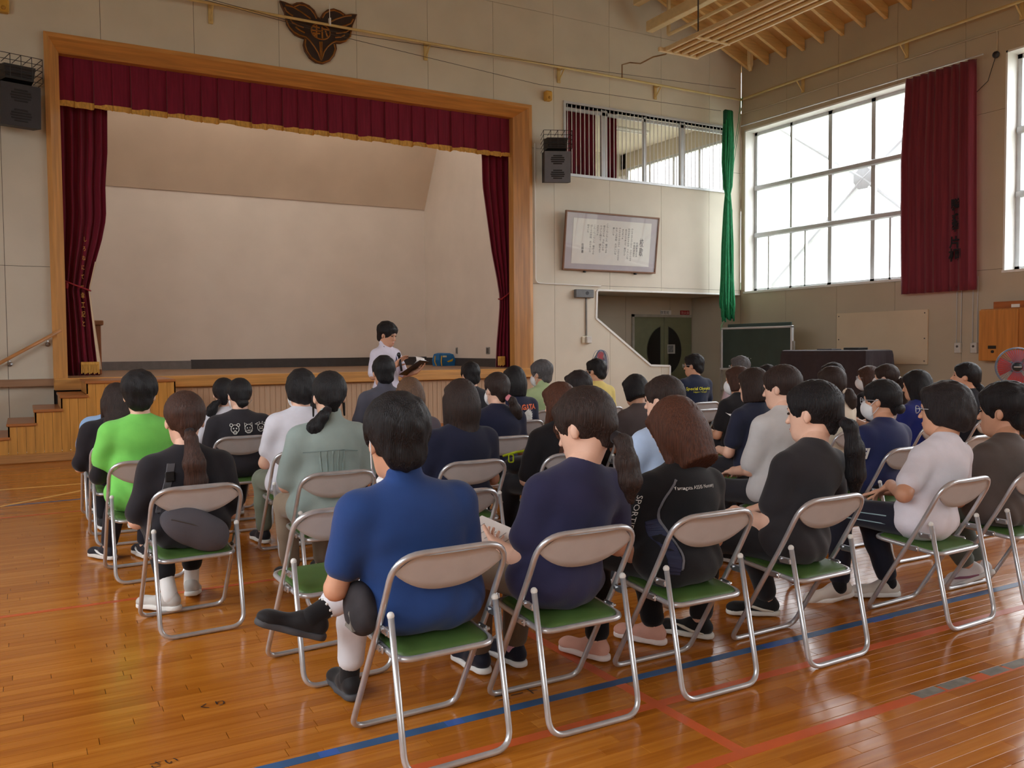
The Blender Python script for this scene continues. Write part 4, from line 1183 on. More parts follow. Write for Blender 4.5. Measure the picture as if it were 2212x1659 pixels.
# ---- electric fans
def fan(label, loc, rz, stand=True):
    t = thing('electric_fan', label, 'fan', loc, rz)
    cz = 1.12
    R = 0.245
    M_CAGE = mat('blue_grey_fan_wire', (104, 122, 150), 0.4, var=0.1)
    w = []
    for rr_, yy in ((R, 0.0), (R, -0.02), (R*0.97, -0.05), (0.07, -0.07), (R*0.97, 0.05), (0.07, 0.08)):
        w.append(tube([(rr_*math.cos(2*math.pi*k/36), yy, cz+rr_*math.sin(2*math.pi*k/36)) for k in range(36)], 0.004 if rr_ != R else 0.007, 5, True))
    for k in range(48):
        a = 2*math.pi*k/48
        c, s = math.cos(a), math.sin(a)
        w.append(tube([(0.06*c, -0.07, cz+0.06*s), (R*0.6*c, -0.075, cz+R*0.6*s), (R*c, -0.01, cz+R*s), (R*0.6*c, 0.08, cz+R*0.6*s), (0.06*c, 0.085, cz+0.06*s)], 0.0022, 4))
    obj('guard', join(*w), M_CAGE, t)
    M_BL = mat('red_fan_blade', (200, 70, 66), 0.35, var=0.1)
    for k in range(4):
        V, F = [], []
        for i in range(7):
            rr_ = 0.035+0.185*i/6
            for j in range(5):
                a = 2*math.pi*k/4+(j/4-0.5)*(1.25-0.1*i/6)
                V.append((rr_*math.cos(a), 0.028*(j/4-0.5), cz+rr_*math.sin(a)))
        for i in range(6):
            for j in range(4):
                F.append((i*5+j, i*5+j+1, i*5+j+6, i*5+j+5))
        n0 = len(V)
        V += [(x, y+0.003, z) for x, y, z in V]
        F += [tuple(q+n0 for q in f[::-1]) for f in F]
        obj('blade', (V, F), M_BL, t, True)
    obj('hub', cyl((0, -0.085, cz), (0, 0.03, cz), 0.055, 20), mat('dark_fan_hub', (46, 60, 66), 0.4), t, True)
    obj('badge', bevbox(-0.045, 0.045, -0.09, -0.085, cz-0.006, cz+0.006, 0.002), M_STEEL, t)
    obj('motor', ball((0, 0.15, cz), (0.08, 0.11, 0.08), 14, 8), mat('fan_body', (96, 104, 112), 0.5), t, True)
    obj('pole', cyl((0, 0.13, 0.04), (0, 0.13, cz-0.05), 0.018, 12), mat('fan_body', (96, 104, 112), 0.5), t, True)
    obj('base', tube([(0, 0.13, 0.0), (0, 0.13, 0.02), (0, 0.13, 0.045)], [0.2, 0.2, 0.08], 24), mat('fan_body', (96, 104, 112), 0.5), t, True)
fan('round pedestal fan behind the seated man in yellow', (8.5, 12.0, 0), 0.55)
fan('pedestal fan with red blades in front of the wooden cabinet', (11.15, 6.5, 0), -0.9)
# ================================================================== signed-distance modelling of bodies and clothes
def unit(v):
    v = np.asarray(v, float)
    return v/max(np.linalg.norm(v), 1e-9)
def rot_xyz(rx, ry, rz):
    cx, sx, cy, sy, cz, sz = math.cos(rx), math.sin(rx), math.cos(ry), math.sin(ry), math.cos(rz), math.sin(rz)
    Rx = np.array([[1, 0, 0], [0, cx, -sx], [0, sx, cx]])
    Ry = np.array([[cy, 0, sy], [0, 1, 0], [-sy, 0, cy]])
    Rz = np.array([[cz, -sz, 0], [sz, cz, 0], [0, 0, 1]])
    return Rz @ Ry @ Rx
class Cone:
    """tapered capsule, optionally widened in x"""
    def __init__(s, a, b, ra, rb, k=0.03, wx=1.0, wy=1.0, op='u'):
        s.a, s.b, s.ra, s.rb, s.k, s.op = np.array(a, float), np.array(b, float), ra, rb, k, op
        s.w = np.array([wx, wy, 1.0])
    def bounds(s):
        r = max(s.ra, s.rb)*s.w
        return np.minimum(s.a, s.b)-r, np.maximum(s.a, s.b)+r
    def d(s, x, y, z):
        ax, ay, az = s.a/s.w
        bx, by, bz = s.b/s.w-s.a/s.w
        px, py, pz = x/s.w[0]-ax, y/s.w[1]-ay, z-az
        L = bx*bx+by*by+bz*bz+1e-12
        t = np.clip((px*bx+py*by+pz*bz)/L, 0, 1)
        return (np.sqrt((px-t*bx)**2+(py-t*by)**2+(pz-t*bz)**2)-(s.ra+(s.rb-s.ra)*t))*min(s.w)
class Ell:
    def __init__(s, c, r, R=None, k=0.03, op='u'):
        s.c, s.r, s.R, s.k, s.op = np.array(c, float), np.array(r, float), R, k, op
    def bounds(s):
        e = s.r if s.R is None else np.abs(s.R) @ s.r
        return s.c-e, s.c+e
    def d(s, x, y, z):
        px, py, pz = x-s.c[0], y-s.c[1], z-s.c[2]
        if s.R is not None:
            R = s.R
            px, py, pz = (R[0, 0]*px+R[1, 0]*py+R[2, 0]*pz, R[0, 1]*px+R[1, 1]*py+R[2, 1]*pz, R[0, 2]*px+R[1, 2]*py+R[2, 2]*pz)
        a, b, c = s.r
        k0 = np.sqrt((px/a)**2+(py/b)**2+(pz/c)**2)
        k1 = np.sqrt((px/a**2)**2+(py/b**2)**2+(pz/c**2)**2)+1e-9
        return k0*(k0-1)/k1
class Box:
    def __init__(s, c, h, R=None, k=0.01, op='u', r=0.0):
        s.c, s.h, s.R, s.k, s.op, s.r = np.array(c, float), np.array(h, float), R, k, op, r
    def bounds(s):
        e = s.h if s.R is None else np.abs(s.R) @ s.h
        return s.c-e, s.c+e
    def d(s, x, y, z):
        px, py, pz = x-s.c[0], y-s.c[1], z-s.c[2]
        if s.R is not None:
            R = s.R
            px, py, pz = (R[0, 0]*px+R[1, 0]*py+R[2, 0]*pz, R[0, 1]*px+R[1, 1]*py+R[2, 1]*pz, R[0, 2]*px+R[1, 2]*py+R[2, 2]*pz)
        qx, qy, qz = np.abs(px)-s.h[0]+s.r, np.abs(py)-s.h[1]+s.r, np.abs(pz)-s.h[2]+s.r
        return np.sqrt(np.maximum(qx, 0)**2+np.maximum(qy, 0)**2+np.maximum(qz, 0)**2)+np.minimum(np.maximum(qx, np.maximum(qy, qz)), 0)-s.r
def combine(D, d, k, op):
    if op == 's':
        d = -d
        h = np.clip(0.5+0.5*(d-D)/k, 0, 1)
        return D+(d-D)*h+k*h*(1-h)
    h = np.clip(0.5+0.5*(D-d)/k, 0, 1)
    return D+(d-D)*h-k*h*(1-h)
def sdf_at(prims, p):
    x, y, z = p[..., 0], p[..., 1], p[..., 2]
    D = np.full(x.shape, 1.0)
    for q in prims:
        D = combine(D, q.d(x, y, z), q.k, q.op)
    return D
def sdf_mesh(prims, h, disp=None, lo=None, hi=None):
    bl = np.min([q.bounds()[0] for q in prims if q.op == 'u'], axis=0)-3*h
    bh = np.max([q.bounds()[1] for q in prims if q.op == 'u'], axis=0)+3*h
    if lo is not None:
        bl = np.maximum(bl, lo)
    if hi is not None:
        bh = np.minimum(bh, hi)
    n = np.ceil((bh-bl)/h).astype(int)+1
    ax = [bl[i]+h*np.arange(n[i]) for i in range(3)]
    D = np.full(tuple(n), 0.3)
    for q in prims:
        a, b = q.bounds()
        m = q.k+2.5*h
        i0 = np.clip(np.floor((a-m-bl)/h).astype(int), 0, n)
        i1 = np.clip(np.ceil((b+m-bl)/h).astype(int)+1, 0, n)
        if np.any(i1-i0 < 1):
            continue
        sl = tuple(slice(i0[i], i1[i]) for i in range(3))
        X, Y, Z = ax[0][sl[0]][:, None, None], ax[1][sl[1]][None, :, None], ax[2][sl[2]][None, None, :]
        D[sl] = combine(D[sl], q.d(X, Y, Z), q.k, q.op)
    if disp is not None:
        D = D+disp(ax[0][:, None, None], ax[1][None, :, None], ax[2][None, None, :])
    D[0], D[-1], D[:, 0], D[:, -1], D[:, :, 0], D[:, :, -1] = (np.maximum(e, 1e-4) for e in (D[0], D[-1], D[:, 0], D[:, -1], D[:, :, 0], D[:, :, -1]))
    S = D < 0
    c = np.zeros(tuple(n-1), dtype=np.int8)
    off = [(a, b, e) for a in (0, 1) for b in (0, 1) for e in (0, 1)]
    for a, b, e in off:
        c += S[a:n[0]-1+a, b:n[1]-1+b, e:n[2]-1+e]
    mask = (c > 0) & (c < 8)
    I = np.argwhere(mask)
    if len(I) == 0:
        return np.zeros((0, 3)), np.zeros((0, 4), int)
    idx = np.full(mask.shape, -1, dtype=np.int64)
    idx[mask] = np.arange(len(I))
    acc = np.zeros((len(I), 3))
    cnt = np.zeros(len(I))
    i, j, k = I.T
    for p in range(8):
        for q in range(p+1, 8):
            a, b = np.array(off[p]), np.array(off[q])
            if np.abs(a-b).sum() != 1:
                continue
            da, db = D[i+a[0], j+a[1], k+a[2]], D[i+b[0], j+b[1], k+b[2]]
            cr = (da < 0) != (db < 0)
            t = np.where(cr, da/np.where(cr, da-db, 1), 0)
            acc += np.where(cr[:, None], a+t[:, None]*(b-a), 0)
            cnt += cr
    V = bl+h*(I+acc/cnt[:, None])
    Q = []
    for axx in range(3):
        u, w = (axx+1) % 3, (axx+2) % 3
        s0 = [slice(None)]*3
        s1 = [slice(None)]*3
        s0[axx], s1[axx] = slice(0, -1), slice(1, None)
        ch = S[tuple(s0)] != S[tuple(s1)]
        E = np.argwhere(ch)
        E = E[(E[:, u] > 0) & (E[:, w] > 0) & (E[:, u] < n[u]-1) & (E[:, w] < n[w]-1)]
        if len(E) == 0:
            continue
        eu, ew = np.zeros(3, int), np.zeros(3, int)
        eu[u], ew[w] = 1, 1
        quad = np.stack([idx[tuple((E-eu-ew).T)], idx[tuple((E-ew).T)], idx[tuple(E.T)], idx[tuple((E-eu).T)]], axis=1)
        flip = ~S[tuple(E.T)]
        quad[flip] = quad[flip][:, ::-1]
        Q.append(quad)
    Q = np.concatenate(Q)
    return V, Q[(Q >= 0).all(axis=1)]
def mesh_vq(name, parts):
    V = np.concatenate([p[0] for p in parts])
    o, Q = 0, []
    for v, q in parts:
        Q.append(q+o)
        o += len(v)
    Q = np.concatenate(Q).astype(np.int32)
    me = bpy.data.meshes.new(name)
    me.vertices.add(len(V))
    me.vertices.foreach_set('co', V.astype(np.float32).ravel())
    me.loops.add(Q.size)
    me.loops.foreach_set('vertex_index', Q.ravel())
    me.polygons.add(len(Q))
    me.polygons.foreach_set('loop_start', np.arange(0, Q.size, 4, dtype=np.int32))
    me.polygons.foreach_set('use_smooth', np.ones(len(Q), dtype=bool))
    me.update(calc_edges=True)
    return me
def part(name, parts, m, parent):
    me = mesh_vq(name, parts if isinstance(parts, list) else [parts])
    me.materials.append(m)
    o = bpy.data.objects.new(name, me)
    o.parent = parent
    C.objects.link(o)
    return o

# ------------------------------------------------------------------ hands
def hand_prims(wrist, fdir, palm, side, curl=0.35, spread=0.12, size=1.0, thumb=0.7):
    """palm plus five unequal, bent fingers; fdir = finger direction, palm = direction the palm faces, side = +1 right hand"""
    u = unit(fdir)
    n = unit(np.asarray(palm)-u*(np.asarray(palm) @ u))
    v = np.cross(n, u)*side*-1          # towards the thumb
    w = np.asarray(wrist, float)
    s = size
    P = []
    Rm = np.stack([v, u, n], axis=1)
    P.append(Ell(w+u*0.050*s, (0.040*s, 0.052*s, 0.0165*s), Rm, 0.012))
    P.append(Ell(w+u*0.032*s+v*0.02*s+n*0.006, (0.020*s, 0.034*s, 0.016*s), Rm, 0.012))
    for i, (ov, l0, l1, l2, r) in enumerate(((0.028, 0.043, 0.026, 0.021, 0.0088), (0.0095, 0.047, 0.030, 0.022, 0.0090), (-0.0095, 0.043, 0.028, 0.021, 0.0086), (-0.0275, 0.034, 0.021, 0.019, 0.0078))):
        b = w+u*(0.092-0.006*abs(i-1))*s+v*ov*s
        ang = (1.5-i)*spread*0.5
        d0 = unit(u*math.cos(ang)+v*math.sin(ang))
        cu = curl*(1+0.1*i)
        p, a = b-d0*0.012*s, 0.35*cu
        for l, da, rr in ((l0+0.012, 0.35*cu, r), (l1, 1.0*cu, r*0.93), (l2, 0.8*cu, r*0.84)):
            dd = d0*math.cos(a)+n*math.sin(a)
            e = p+dd*l*s
            P.append(Cone(p, e, rr*s, rr*0.92*s, 0.003))
            p = e
            a += da
    t0 = w+u*0.022*s+v*0.026*s+n*0.004
    d0 = unit(u*math.cos(thumb)+v*math.sin(thumb)+n*0.25)
    t1 = t0+d0*0.040*s
    d1 = unit(d0+u*0.45+n*0.25*curl)
    t2 = t1+d1*0.032*s
    d2 = unit(d1+u*0.2+n*0.3*curl)
    P.append(Cone(t0, t1, 0.0135*s, 0.0105*s, 0.010))
    P.append(Cone(t1, t2, 0.0105*s, 0.0095*s, 0.004))
    P.append(Cone(t2, t2+d2*0.024*s, 0.0095*s, 0.0078*s, 0.004))
    return P

# ------------------------------------------------------------------ materials of people
def skin_mat(i=0):
    return mat('skin_%d' % i, [(222, 172, 144), (214, 160, 130), (228, 182, 158), (196, 136, 104)][i], 0.5, var=0.06, scale=14, bump=0.03, bscale=120)
def hair_mat(name, rgb):
    return mat('hair_'+name, rgb, 0.5, var=0.5, scale=6, stretch=(34, 34, 1.6), bump=0.8, bscale=9, spec=0.35)
HAIR = {'black': (22, 19, 22), 'soft_black': (34, 27, 28), 'dark_brown': (48, 33, 28), 'brown': (68, 42, 32), 'auburn': (82, 46, 30), 'light_brown': (104, 76, 56), 'grey': (92, 90, 92), 'steel': (70, 68, 72)}
def cloth_mat(rgb, rough=0.85):
    return mat('cloth_%d_%d_%d' % tuple(rgb), rgb, rough, var=0.07, scale=9, bump=0.10, bscale=220, sheen=0.15, spec=0.25)

# shared shoe shapes
def shoe_shape():
    up = [Cone((0, -0.055, 0.052), (0, 0.02, 0.058), 0.036, 0.036, 0.03), Cone((0, 0.0, 0.05), (0.004, 0.145, 0.036), 0.04, 0.031, 0.03, 1.0), Ell((0.002, 0.15, 0.038), (0.044, 0.05, 0.028), None, 0.03), Cone((0, -0.06, 0.06), (0, -0.05, 0.085), 0.032, 0.03, 0.03), Cone((0, 0.0, 0.07), (0, -0.03, 0.09), 0.03, 0.03, 0.03), Box((0, 0.05, -0.08), (0.2, 0.4, 0.10), None, 0.004, 's')]
    so = [Cone((0, -0.065, 0.016), (0.0, 0.04, 0.014), 0.040, 0.039, 0.02), Cone((0, 0.03, 0.014), (0.004, 0.155, 0.014), 0.040, 0.046, 0.03), Box((0, 0.05, 0.11), (0.2, 0.4, 0.079), None, 0.004, 's'), Box((0, 0.05, -0.098), (0.2, 0.4, 0.10), None, 0.003, 's')]
    a = mesh_vq('shoe_upper', [sdf_mesh(up, 0.0075)])
    b = mesh_vq('shoe_sole', [sdf_mesh(so, 0.0075)])
    a.materials.append(M_BLACK)
    b.materials.append(M_WHITE)
    return a, b
SHOE_UP, SHOE_SO = shoe_shape()
def shoe(parent, ankle, yaw, up_rgb, so_rgb, pitch=0.0, roll=0.0, stripe=None):
    """ankle = centre of the ankle joint; the sole lies 9 cm lower"""
    M_ = Matrix.Rotation(yaw, 4, 'Z') @ Matrix.Rotation(pitch, 4, 'X') @ Matrix.Rotation(roll, 4, 'Y')
    o = bpy.data.objects.new('shoe', SHOE_UP)
    C.objects.link(o)
    o.parent = parent
    o.matrix_local = Matrix.Translation(Vector(ankle)) @ M_ @ Matrix.Scale(0.92, 4) @ Matrix.Translation((0, 0.03, -0.0975))
    o.material_slots[0].link = 'OBJECT'
    o.material_slots[0].material = cloth_mat(up_rgb, 0.7)
    s = bpy.data.objects.new('sole', SHOE_SO)
    C.objects.link(s)
    s.parent = o
    s.material_slots[0].link = 'OBJECT'
    s.material_slots[0].material = mat('sole_%d_%d_%d' % tuple(so_rgb), so_rgb, 0.7, var=0.05)
    if stripe:
        for sx in (-1, 1):
            obj('side_stripe', tube([(sx*0.036, -0.06, 0.03), (sx*0.043, 0.0, 0.04), (sx*0.042, 0.05, 0.055), (sx*0.032, 0.09, 0.062)], [0.004, 0.009, 0.009, 0.004], 6), cloth_mat(stripe, 0.6), o)
    return o
# ------------------------------------------------------------------ one seated (or standing) person
def person(label, X, Y, ztop, hx=0.0, hy=0.02, rz=0.0, w=1.0, hyaw=0.0, hpitch=0.0, hroll=0.0, hair='short', hcol='black', hl=None, shirt=(60, 60, 60), sleeve='s', trousers=(30, 30, 36), shoes=(40, 40, 44), sole=(230, 230, 228),
           skin=0, far=False, face=False, mask=False, glasses=False, arms='lap', legs=None, collar=False, fat=0.0, stripe=None, socks=None, cuff=0.0, seed=0, elbows=None, wrists=None, hands=None, hem=0.0, folds=0.0065, anchor=None, tail=None, hs=1.1, pelz=0.498, tie=(34, 26, 28), tailw=1.0):
    """X, Y: floor point under the rear legs of the chair; ztop: crown height; hx, hy: sideways / forward lean of the head"""
    rs = random.Random(seed*13+5)
    P = thing('person', label, 'person', (X, Y, 0), rz)
    q = 1.45 if far else 1.0
    SK = skin_mat(skin)
    zsh = ztop-(0.340+0.22*(hs-1.1))
    hc = np.array([hx, 0.215+hy, ztop-0.131*hs])
    Rh = rot_xyz(-hpitch, hroll, hyaw)
    def H(p):
        return hc+Rh @ (np.asarray(p, float)*hs)
    def HE(c, r, R=None, k=0.03, op='u'):
        return Ell(H(c), np.array(r)*hs, R, k, op)
    nb = np.array([hx*0.75, 0.19+hy*0.72, zsh+0.045])          # base of the neck
    ch = np.array([hx*0.55, 0.20+hy*0.5, zsh-0.11])            # chest
    pel = np.array([0.0, 0.215, pelz])
    sh = [np.array([hx*0.62+s*0.172*w, 0.195+hy*0.62, zsh-0.035]) for s in (-1, 1)]
    # ---- limbs
    el, wr, hd = [], [], []
    for i, s in enumerate((-1, 1)):
        e = sh[i]+np.array([s*(0.045+0.02*w), 0.045, -0.265])
        t = np.array([s*0.10, 0.50, 0.605])
        f, pm = np.array([-s*0.30, 0.92, -0.22]), np.array([0, 0, -1.0])
        if arms == 'cross':
            t = np.array([-s*0.03, 0.42, 0.65+0.02*s])
            f = np.array([-s*0.9, 0.35, 0.05])
        elif arms == 'paper':
            t = np.array([s*0.13, 0.46, 0.60])
            f, pm = np.array([-s*0.35, 0.92, 0.02]), np.array([-s*0.55, 0.0, 0.8])
        if elbows and elbows[i] is not None:
            e = np.array(elbows[i], float)
        if wrists and wrists[i] is not None:
            t = np.array(wrists[i], float)
        if hands and hands[i] is not None:
            f, pm = np.array(hands[i][0], float), np.array(hands[i][1], float)
        el.append(e); wr.append(t); hd.append((f, pm))
    kn, an = [], []
    for i, s in enumerate((-1, 1)):
        k, a = np.array([s*0.115, 0.62, 0.475]), np.array([s*0.105, 0.62+rs.uniform(-0.16, 0.08), 0.095])
        if legs and legs[i] is not None:
            k, a = np.array(legs[i][0], float), np.array(legs[i][1], float)
            if pelz < 0.6:
                k[2] -= 0.055
        kn.append(k); an.append(a)
    hip = [np.array([s*0.085, 0.225, pelz]) for s in (-1, 1)]
    # ---- body
    B = [Ell(pel, (0.15*w, 0.105, 0.085), None, 0.05), Cone(pel+(0, 0, 0.02), ch, 0.085, 0.095, 0.05, 1.3*w, 1.0), Cone(sh[0], sh[1], 0.045, 0.045, 0.05), Cone(nb-(0, 0, 0.05), nb+(0, 0.004, 0.02), 0.06, 0.052, 0.05)]
    neck = [Cone(nb-(0, 0.0, 0.02), H((0, -0.028, -0.055)), 0.056, 0.05, 0.04)]
    for i in range(2):
        B += [Cone(sh[i], el[i], 0.045*w, 0.040, 0.03), Cone(el[i], wr[i], 0.041, 0.027, 0.02)]
        B += [Cone(hip[i], kn[i], 0.078, 0.056, 0.03), Cone(kn[i], kn[i]+(an[i]-kn[i])*0.45, 0.054, 0.05, 0.03), Cone(kn[i]+(an[i]-kn[i])*0.45, an[i], 0.05, 0.035, 0.03), Cone(an[i], an[i]+np.array([0, 0.05, -0.045]), 0.034, 0.03, 0.02)]
    face_p = [HE((0, -0.012, 0.028), (0.074, 0.094, 0.086), Rh, 0.03), HE((0, 0.026, -0.028), (0.0625, 0.064, 0.086), Rh, 0.03), HE((0, 0.048, -0.083), (0.042, 0.04, 0.034), Rh, 0.035),
              Cone(H((0, 0.086, 0.0)), H((0, 0.104, -0.030)), 0.008, 0.0125, 0.014), HE((0, 0.079, 0.022), (0.046, 0.012, 0.012), Rh, 0.018), HE((0, 0.084, -0.062), (0.021, 0.011, 0.011), Rh, 0.012),
              HE((0.03, 0.098, 0.004), (0.016, 0.013, 0.010), Rh, 0.016, 's'), HE((-0.03, 0.098, 0.004), (0.016, 0.013, 0.010), Rh, 0.016, 's'),
              HE((0.0735, -0.006, -0.012), (0.0078, 0.0155, 0.0255), Rh @ rot_xyz(0.15, 0, -0.35), 0.008), HE((-0.0735, -0.006, -0.012), (0.0078, 0.0155, 0.0255), Rh @ rot_xyz(0.15, 0, 0.35), 0.008)]
    parts = [sdf_mesh(B+neck, 0.0135*q), sdf_mesh(face_p+neck, 0.0068*q)]
    for i, s in enumerate((-1, 1)):
        parts.append(sdf_mesh([Cone(wr[i]-unit(wr[i]-el[i])*0.05, wr[i], 0.030, 0.027, 0.01), Cone(wr[i], wr[i]+unit(hd[i][0])*0.03, 0.0265, 0.021, 0.015)]+hand_prims(wr[i], hd[i][0], hd[i][1], s), 0.0048*(1.2 if far else 1.0)))
    part('body', parts, SK, P)
    # ---- shirt
    t = 0.016
    tw = 1.33*w
    f_ = fat
    Sh = [Ell(pel+(0, 0.012, 0.015), (0.178*w+f_, 0.130+f_, 0.105), None, 0.05), Cone(pel+(0, 0.012, 0.045), ch, 0.122+f_, 0.119+f_*0.7, 0.06, tw, 1.0), Ell(ch+(0, -0.012, 0.05), (0.168*w+f_*0.6, 0.112+f_*0.5, 0.13), None, 0.05),
          Cone(sh[0]+(0.02, 0, 0.0), sh[1]-(0.02, 0, 0.0), 0.066, 0.066, 0.055), Cone(nb+(0, -0.002, -0.012), sh[0]+(0.04, 0, 0.005), 0.066, 0.06, 0.04), Cone(nb+(0, -0.002, -0.012), sh[1]-(0.04, 0, 0.005), 0.066, 0.06, 0.04)]
    if hem:
        Sh.append(Ell(pel+(0, 0.0, -0.005), (0.183*w+f_, 0.140+f_, 0.075+hem*0.5), None, 0.05))
        Sh.append(Box(pel+(0, 0, -0.20), (0.4, 0.4, 0.10), None, 0.02, 's'))
    for i, s in enumerate((-1, 1)):
        frac = {'s': 0.66, 'h': 0.86, 'l': 1.0, 'k': 0.35}[sleeve]
        m_ = sh[i]+(el[i]-sh[i])*frac
        Sh.append(Cone(sh[i], m_, 0.062*w+f_*0.4, 0.066 if sleeve != 'l' else 0.055, 0.035))
        if sleeve == 'l':
            Sh.append(Cone(el[i], el[i]+(wr[i]-el[i])*0.93, 0.056, 0.043, 0.03))
    if collar:
        Sh.append(Cone(nb+(0, -0.006, 0.0), nb+(H((0, -0.03, -0.06))-nb)*0.45+(0, -0.004, 0.012), 0.068, 0.064, 0.012))
    # the shirt stays clear of the neck opening
    ph = [rs.uniform(0, 6.28) for _ in range(8)]
    def wrinkle(x, y, z):
        low = np.clip((zsh-0.05-z)/0.25, 0, 1)
        a = np.sin(34*z+9*np.sin(7*x+ph[0])+ph[1])*np.sin(11*x+ph[2]+3*z)
        b = np.sin(21*x+26*z+ph[3])*np.sin(9*z+ph[4]+6*y)
        arm = np.sin(30*(z+0.9*np.abs(x))+ph[7])*np.clip((np.abs(x)-0.07)/0.1, 0, 1)*np.clip(1-np.abs(z-zsh+0.16)/0.14, 0, 1)
        return folds*low*(0.75*a+0.6*b)+folds*0.3*np.sin(17*x+ph[5])*np.sin(15*z+ph[6])+folds*0.7*arm
    sho = part('shirt', sdf_mesh(Sh, 0.0105*q, wrinkle), cloth_mat(shirt), P)
    P['shirt_part'] = sho.name
    # ---- trousers
    Tr = [Ell(pel+(0, 0.005, -0.01), (0.172*w+f_*0.8, 0.128+f_*0.6, 0.092), None, 0.05)]
    for i in range(2):
        ca = kn[i]+(an[i]-kn[i])*(0.9-cuff)
        Tr += [Cone(hip[i], kn[i], 0.086+f_*0.3, 0.070, 0.035), Cone(kn[i], kn[i]+(ca-kn[i])*0.5, 0.069, 0.062, 0.03), Cone(kn[i]+(ca-kn[i])*0.5, ca, 0.062, 0.056, 0.03)]
    def wr2(x, y, z):
        return 0.003*np.sin(30*z+20*y+ph[1])*np.sin(14*x+ph[2])
    part('trousers', sdf_mesh(Tr, 0.0125*q, wr2), cloth_mat(trousers), P)
    for i, s in enumerate((-1, 1)):
        if legs and legs[i] is not None and len(legs[i]) > 2:
            yw, pt, rl_ = legs[i][2]
        else:
            yw, pt, rl_ = -s*0.12, 0.0, 0.0
        shoe(P, an[i], yw, shoes, sole, pt, rl_, stripe)
        if socks:
            part('sock', sdf_mesh([Cone(an[i]+unit(kn[i]-an[i])*0.085, an[i]-unit(kn[i]-an[i])*0.02, 0.041, 0.041, 0.01)], 0.008), cloth_mat(socks), P)
    # ---- hair
    HM = hair_mat(hcol, HAIR[hcol])
    cap = HE((0, -0.014, 0.034), (0.0865, 0.108, 0.097), Rh, 0.02)
    facecut = HE((0, 0.135, -0.05), (0.095, 0.085, 0.105), Rh, 0.02, 's')
    nape = HE((0, 0.035, -0.165), (0.16, 0.135, 0.115), Rh, 0.02, 's')
    earcut = [HE((s*0.092, 0.004, -0.02), (0.032, 0.030, 0.040), Rh, 0.012, 's') for s in (-1, 1)]
    hh = 0.0075*q
    def strands(freq, amp):
        def f(x, y, z):
            px, py = x-hc[0], y-hc[1]
            return amp*np.sin(freq*np.arctan2(py, px)+3*np.sin(8*z))
        return f
    if hair in ('short', 'short2', 'crop'):
        pr = [cap]
        if hair == 'crop':
            pr.append(HE((0, -0.028, -0.012), (0.094, 0.100, 0.098), Rh, 0.03))
        if hair == 'short2':
            pr.append(HE((0, -0.02, 0.05), (0.094, 0.11, 0.093), Rh, 0.03))
        pr.append(HE((0, -0.068, -0.040), (0.066, 0.040, 0.052), Rh, 0.03))
        for s in (-1, 1):
            pr.append(Cone(H((s*0.066, 0.03, 0.02)), H((s*0.070, 0.026, -0.018)), 0.012, 0.008, 0.015))
        pr += [facecut, HE((0, 0.03, -0.135), (0.15, 0.115, 0.075), Rh, 0.02, 's')]+(earcut if hair != 'crop' else [])
        # fringe
        pr.append(HE((0, 0.060, 0.077), (0.062, 0.034, 0.027), Rh, 0.02))
        part('hair', sdf_mesh(pr, hh, lambda x, y, z: 0.0030*np.sin(95*x+25*z+2*np.sin(30*y))*np.sin(75*y+45*z)+0.0015*np.sin(170*x+60*y)), HM, P)
    else:
        L = hl if hl is not None else 0.13
        pr = [cap]
        if hair == 'bob':
            pr += [HE((0, -0.03, -0.03), (0.098, 0.098, 0.12), Rh, 0.03), Cone(H((0, -0.035, -0.03)), H((0, -0.042, -L-0.02)), 0.088, 0.084, 0.03, 1.12, 1.0), HE((0, 0.055, 0.07), (0.066, 0.04, 0.032), Rh, 0.02)]
            pr += [Cone(H((s*0.078, 0.015, 0.02)), H((s*0.082, 0.012, -L)), 0.022, 0.018, 0.02) for s in (-1, 1)]
            pr += [HE((0, 0.145, -0.08), (0.088, 0.105, 0.16), Rh, 0.015, 's'), Box(H((0, -0.02, -L-0.15)), (0.3, 0.3, 0.15), Rh @ rot_xyz(-0.12, 0, 0), 0.012, 's')]
        elif hair == 'long':
            b0 = H((0, -0.05, -0.05))
            pr += [HE((0, -0.03, -0.03), (0.096, 0.098, 0.12), Rh, 0.03), HE((0, 0.055, 0.07), (0.066, 0.04, 0.032), Rh, 0.02),
                   Cone(b0, nb+(0, -0.085, -0.02), 0.082, 0.066, 0.04, 1.15, 0.8), Cone(nb+(0, -0.085, -0.02), np.array([ch[0], ch[1]-0.150, zsh-L]), 0.066, 0.04, 0.04, 1.5, 0.7)]
            pr += [Cone(H((s*0.08, 0.0, 0.0)), nb+(s*0.10, 0.03, -0.10), 0.024, 0.02, 0.03) for s in (-1, 1)]
            pr += [HE((0, 0.145, -0.08), (0.088, 0.105, 0.15), Rh, 0.015, 's')]
        else:        # hair drawn back: ponytail or bun
            pr += [Cone(H((0, -0.082, -0.02)), H((0, -0.06, -0.075)), 0.045, 0.03, 0.03), HE((0, 0.055, 0.07), (0.06, 0.035, 0.028), Rh, 0.02), facecut, nape]+earcut
            if hair == 'sidehair':
                pr += [Cone(H((s*0.078, 0.02, 0.0)), H((s*0.08, 0.02, -0.10)), 0.010, 0.006, 0.01) for s in (-1, 1)]
        part_list = [sdf_mesh(pr, hh, strands(52, 0.0019))]
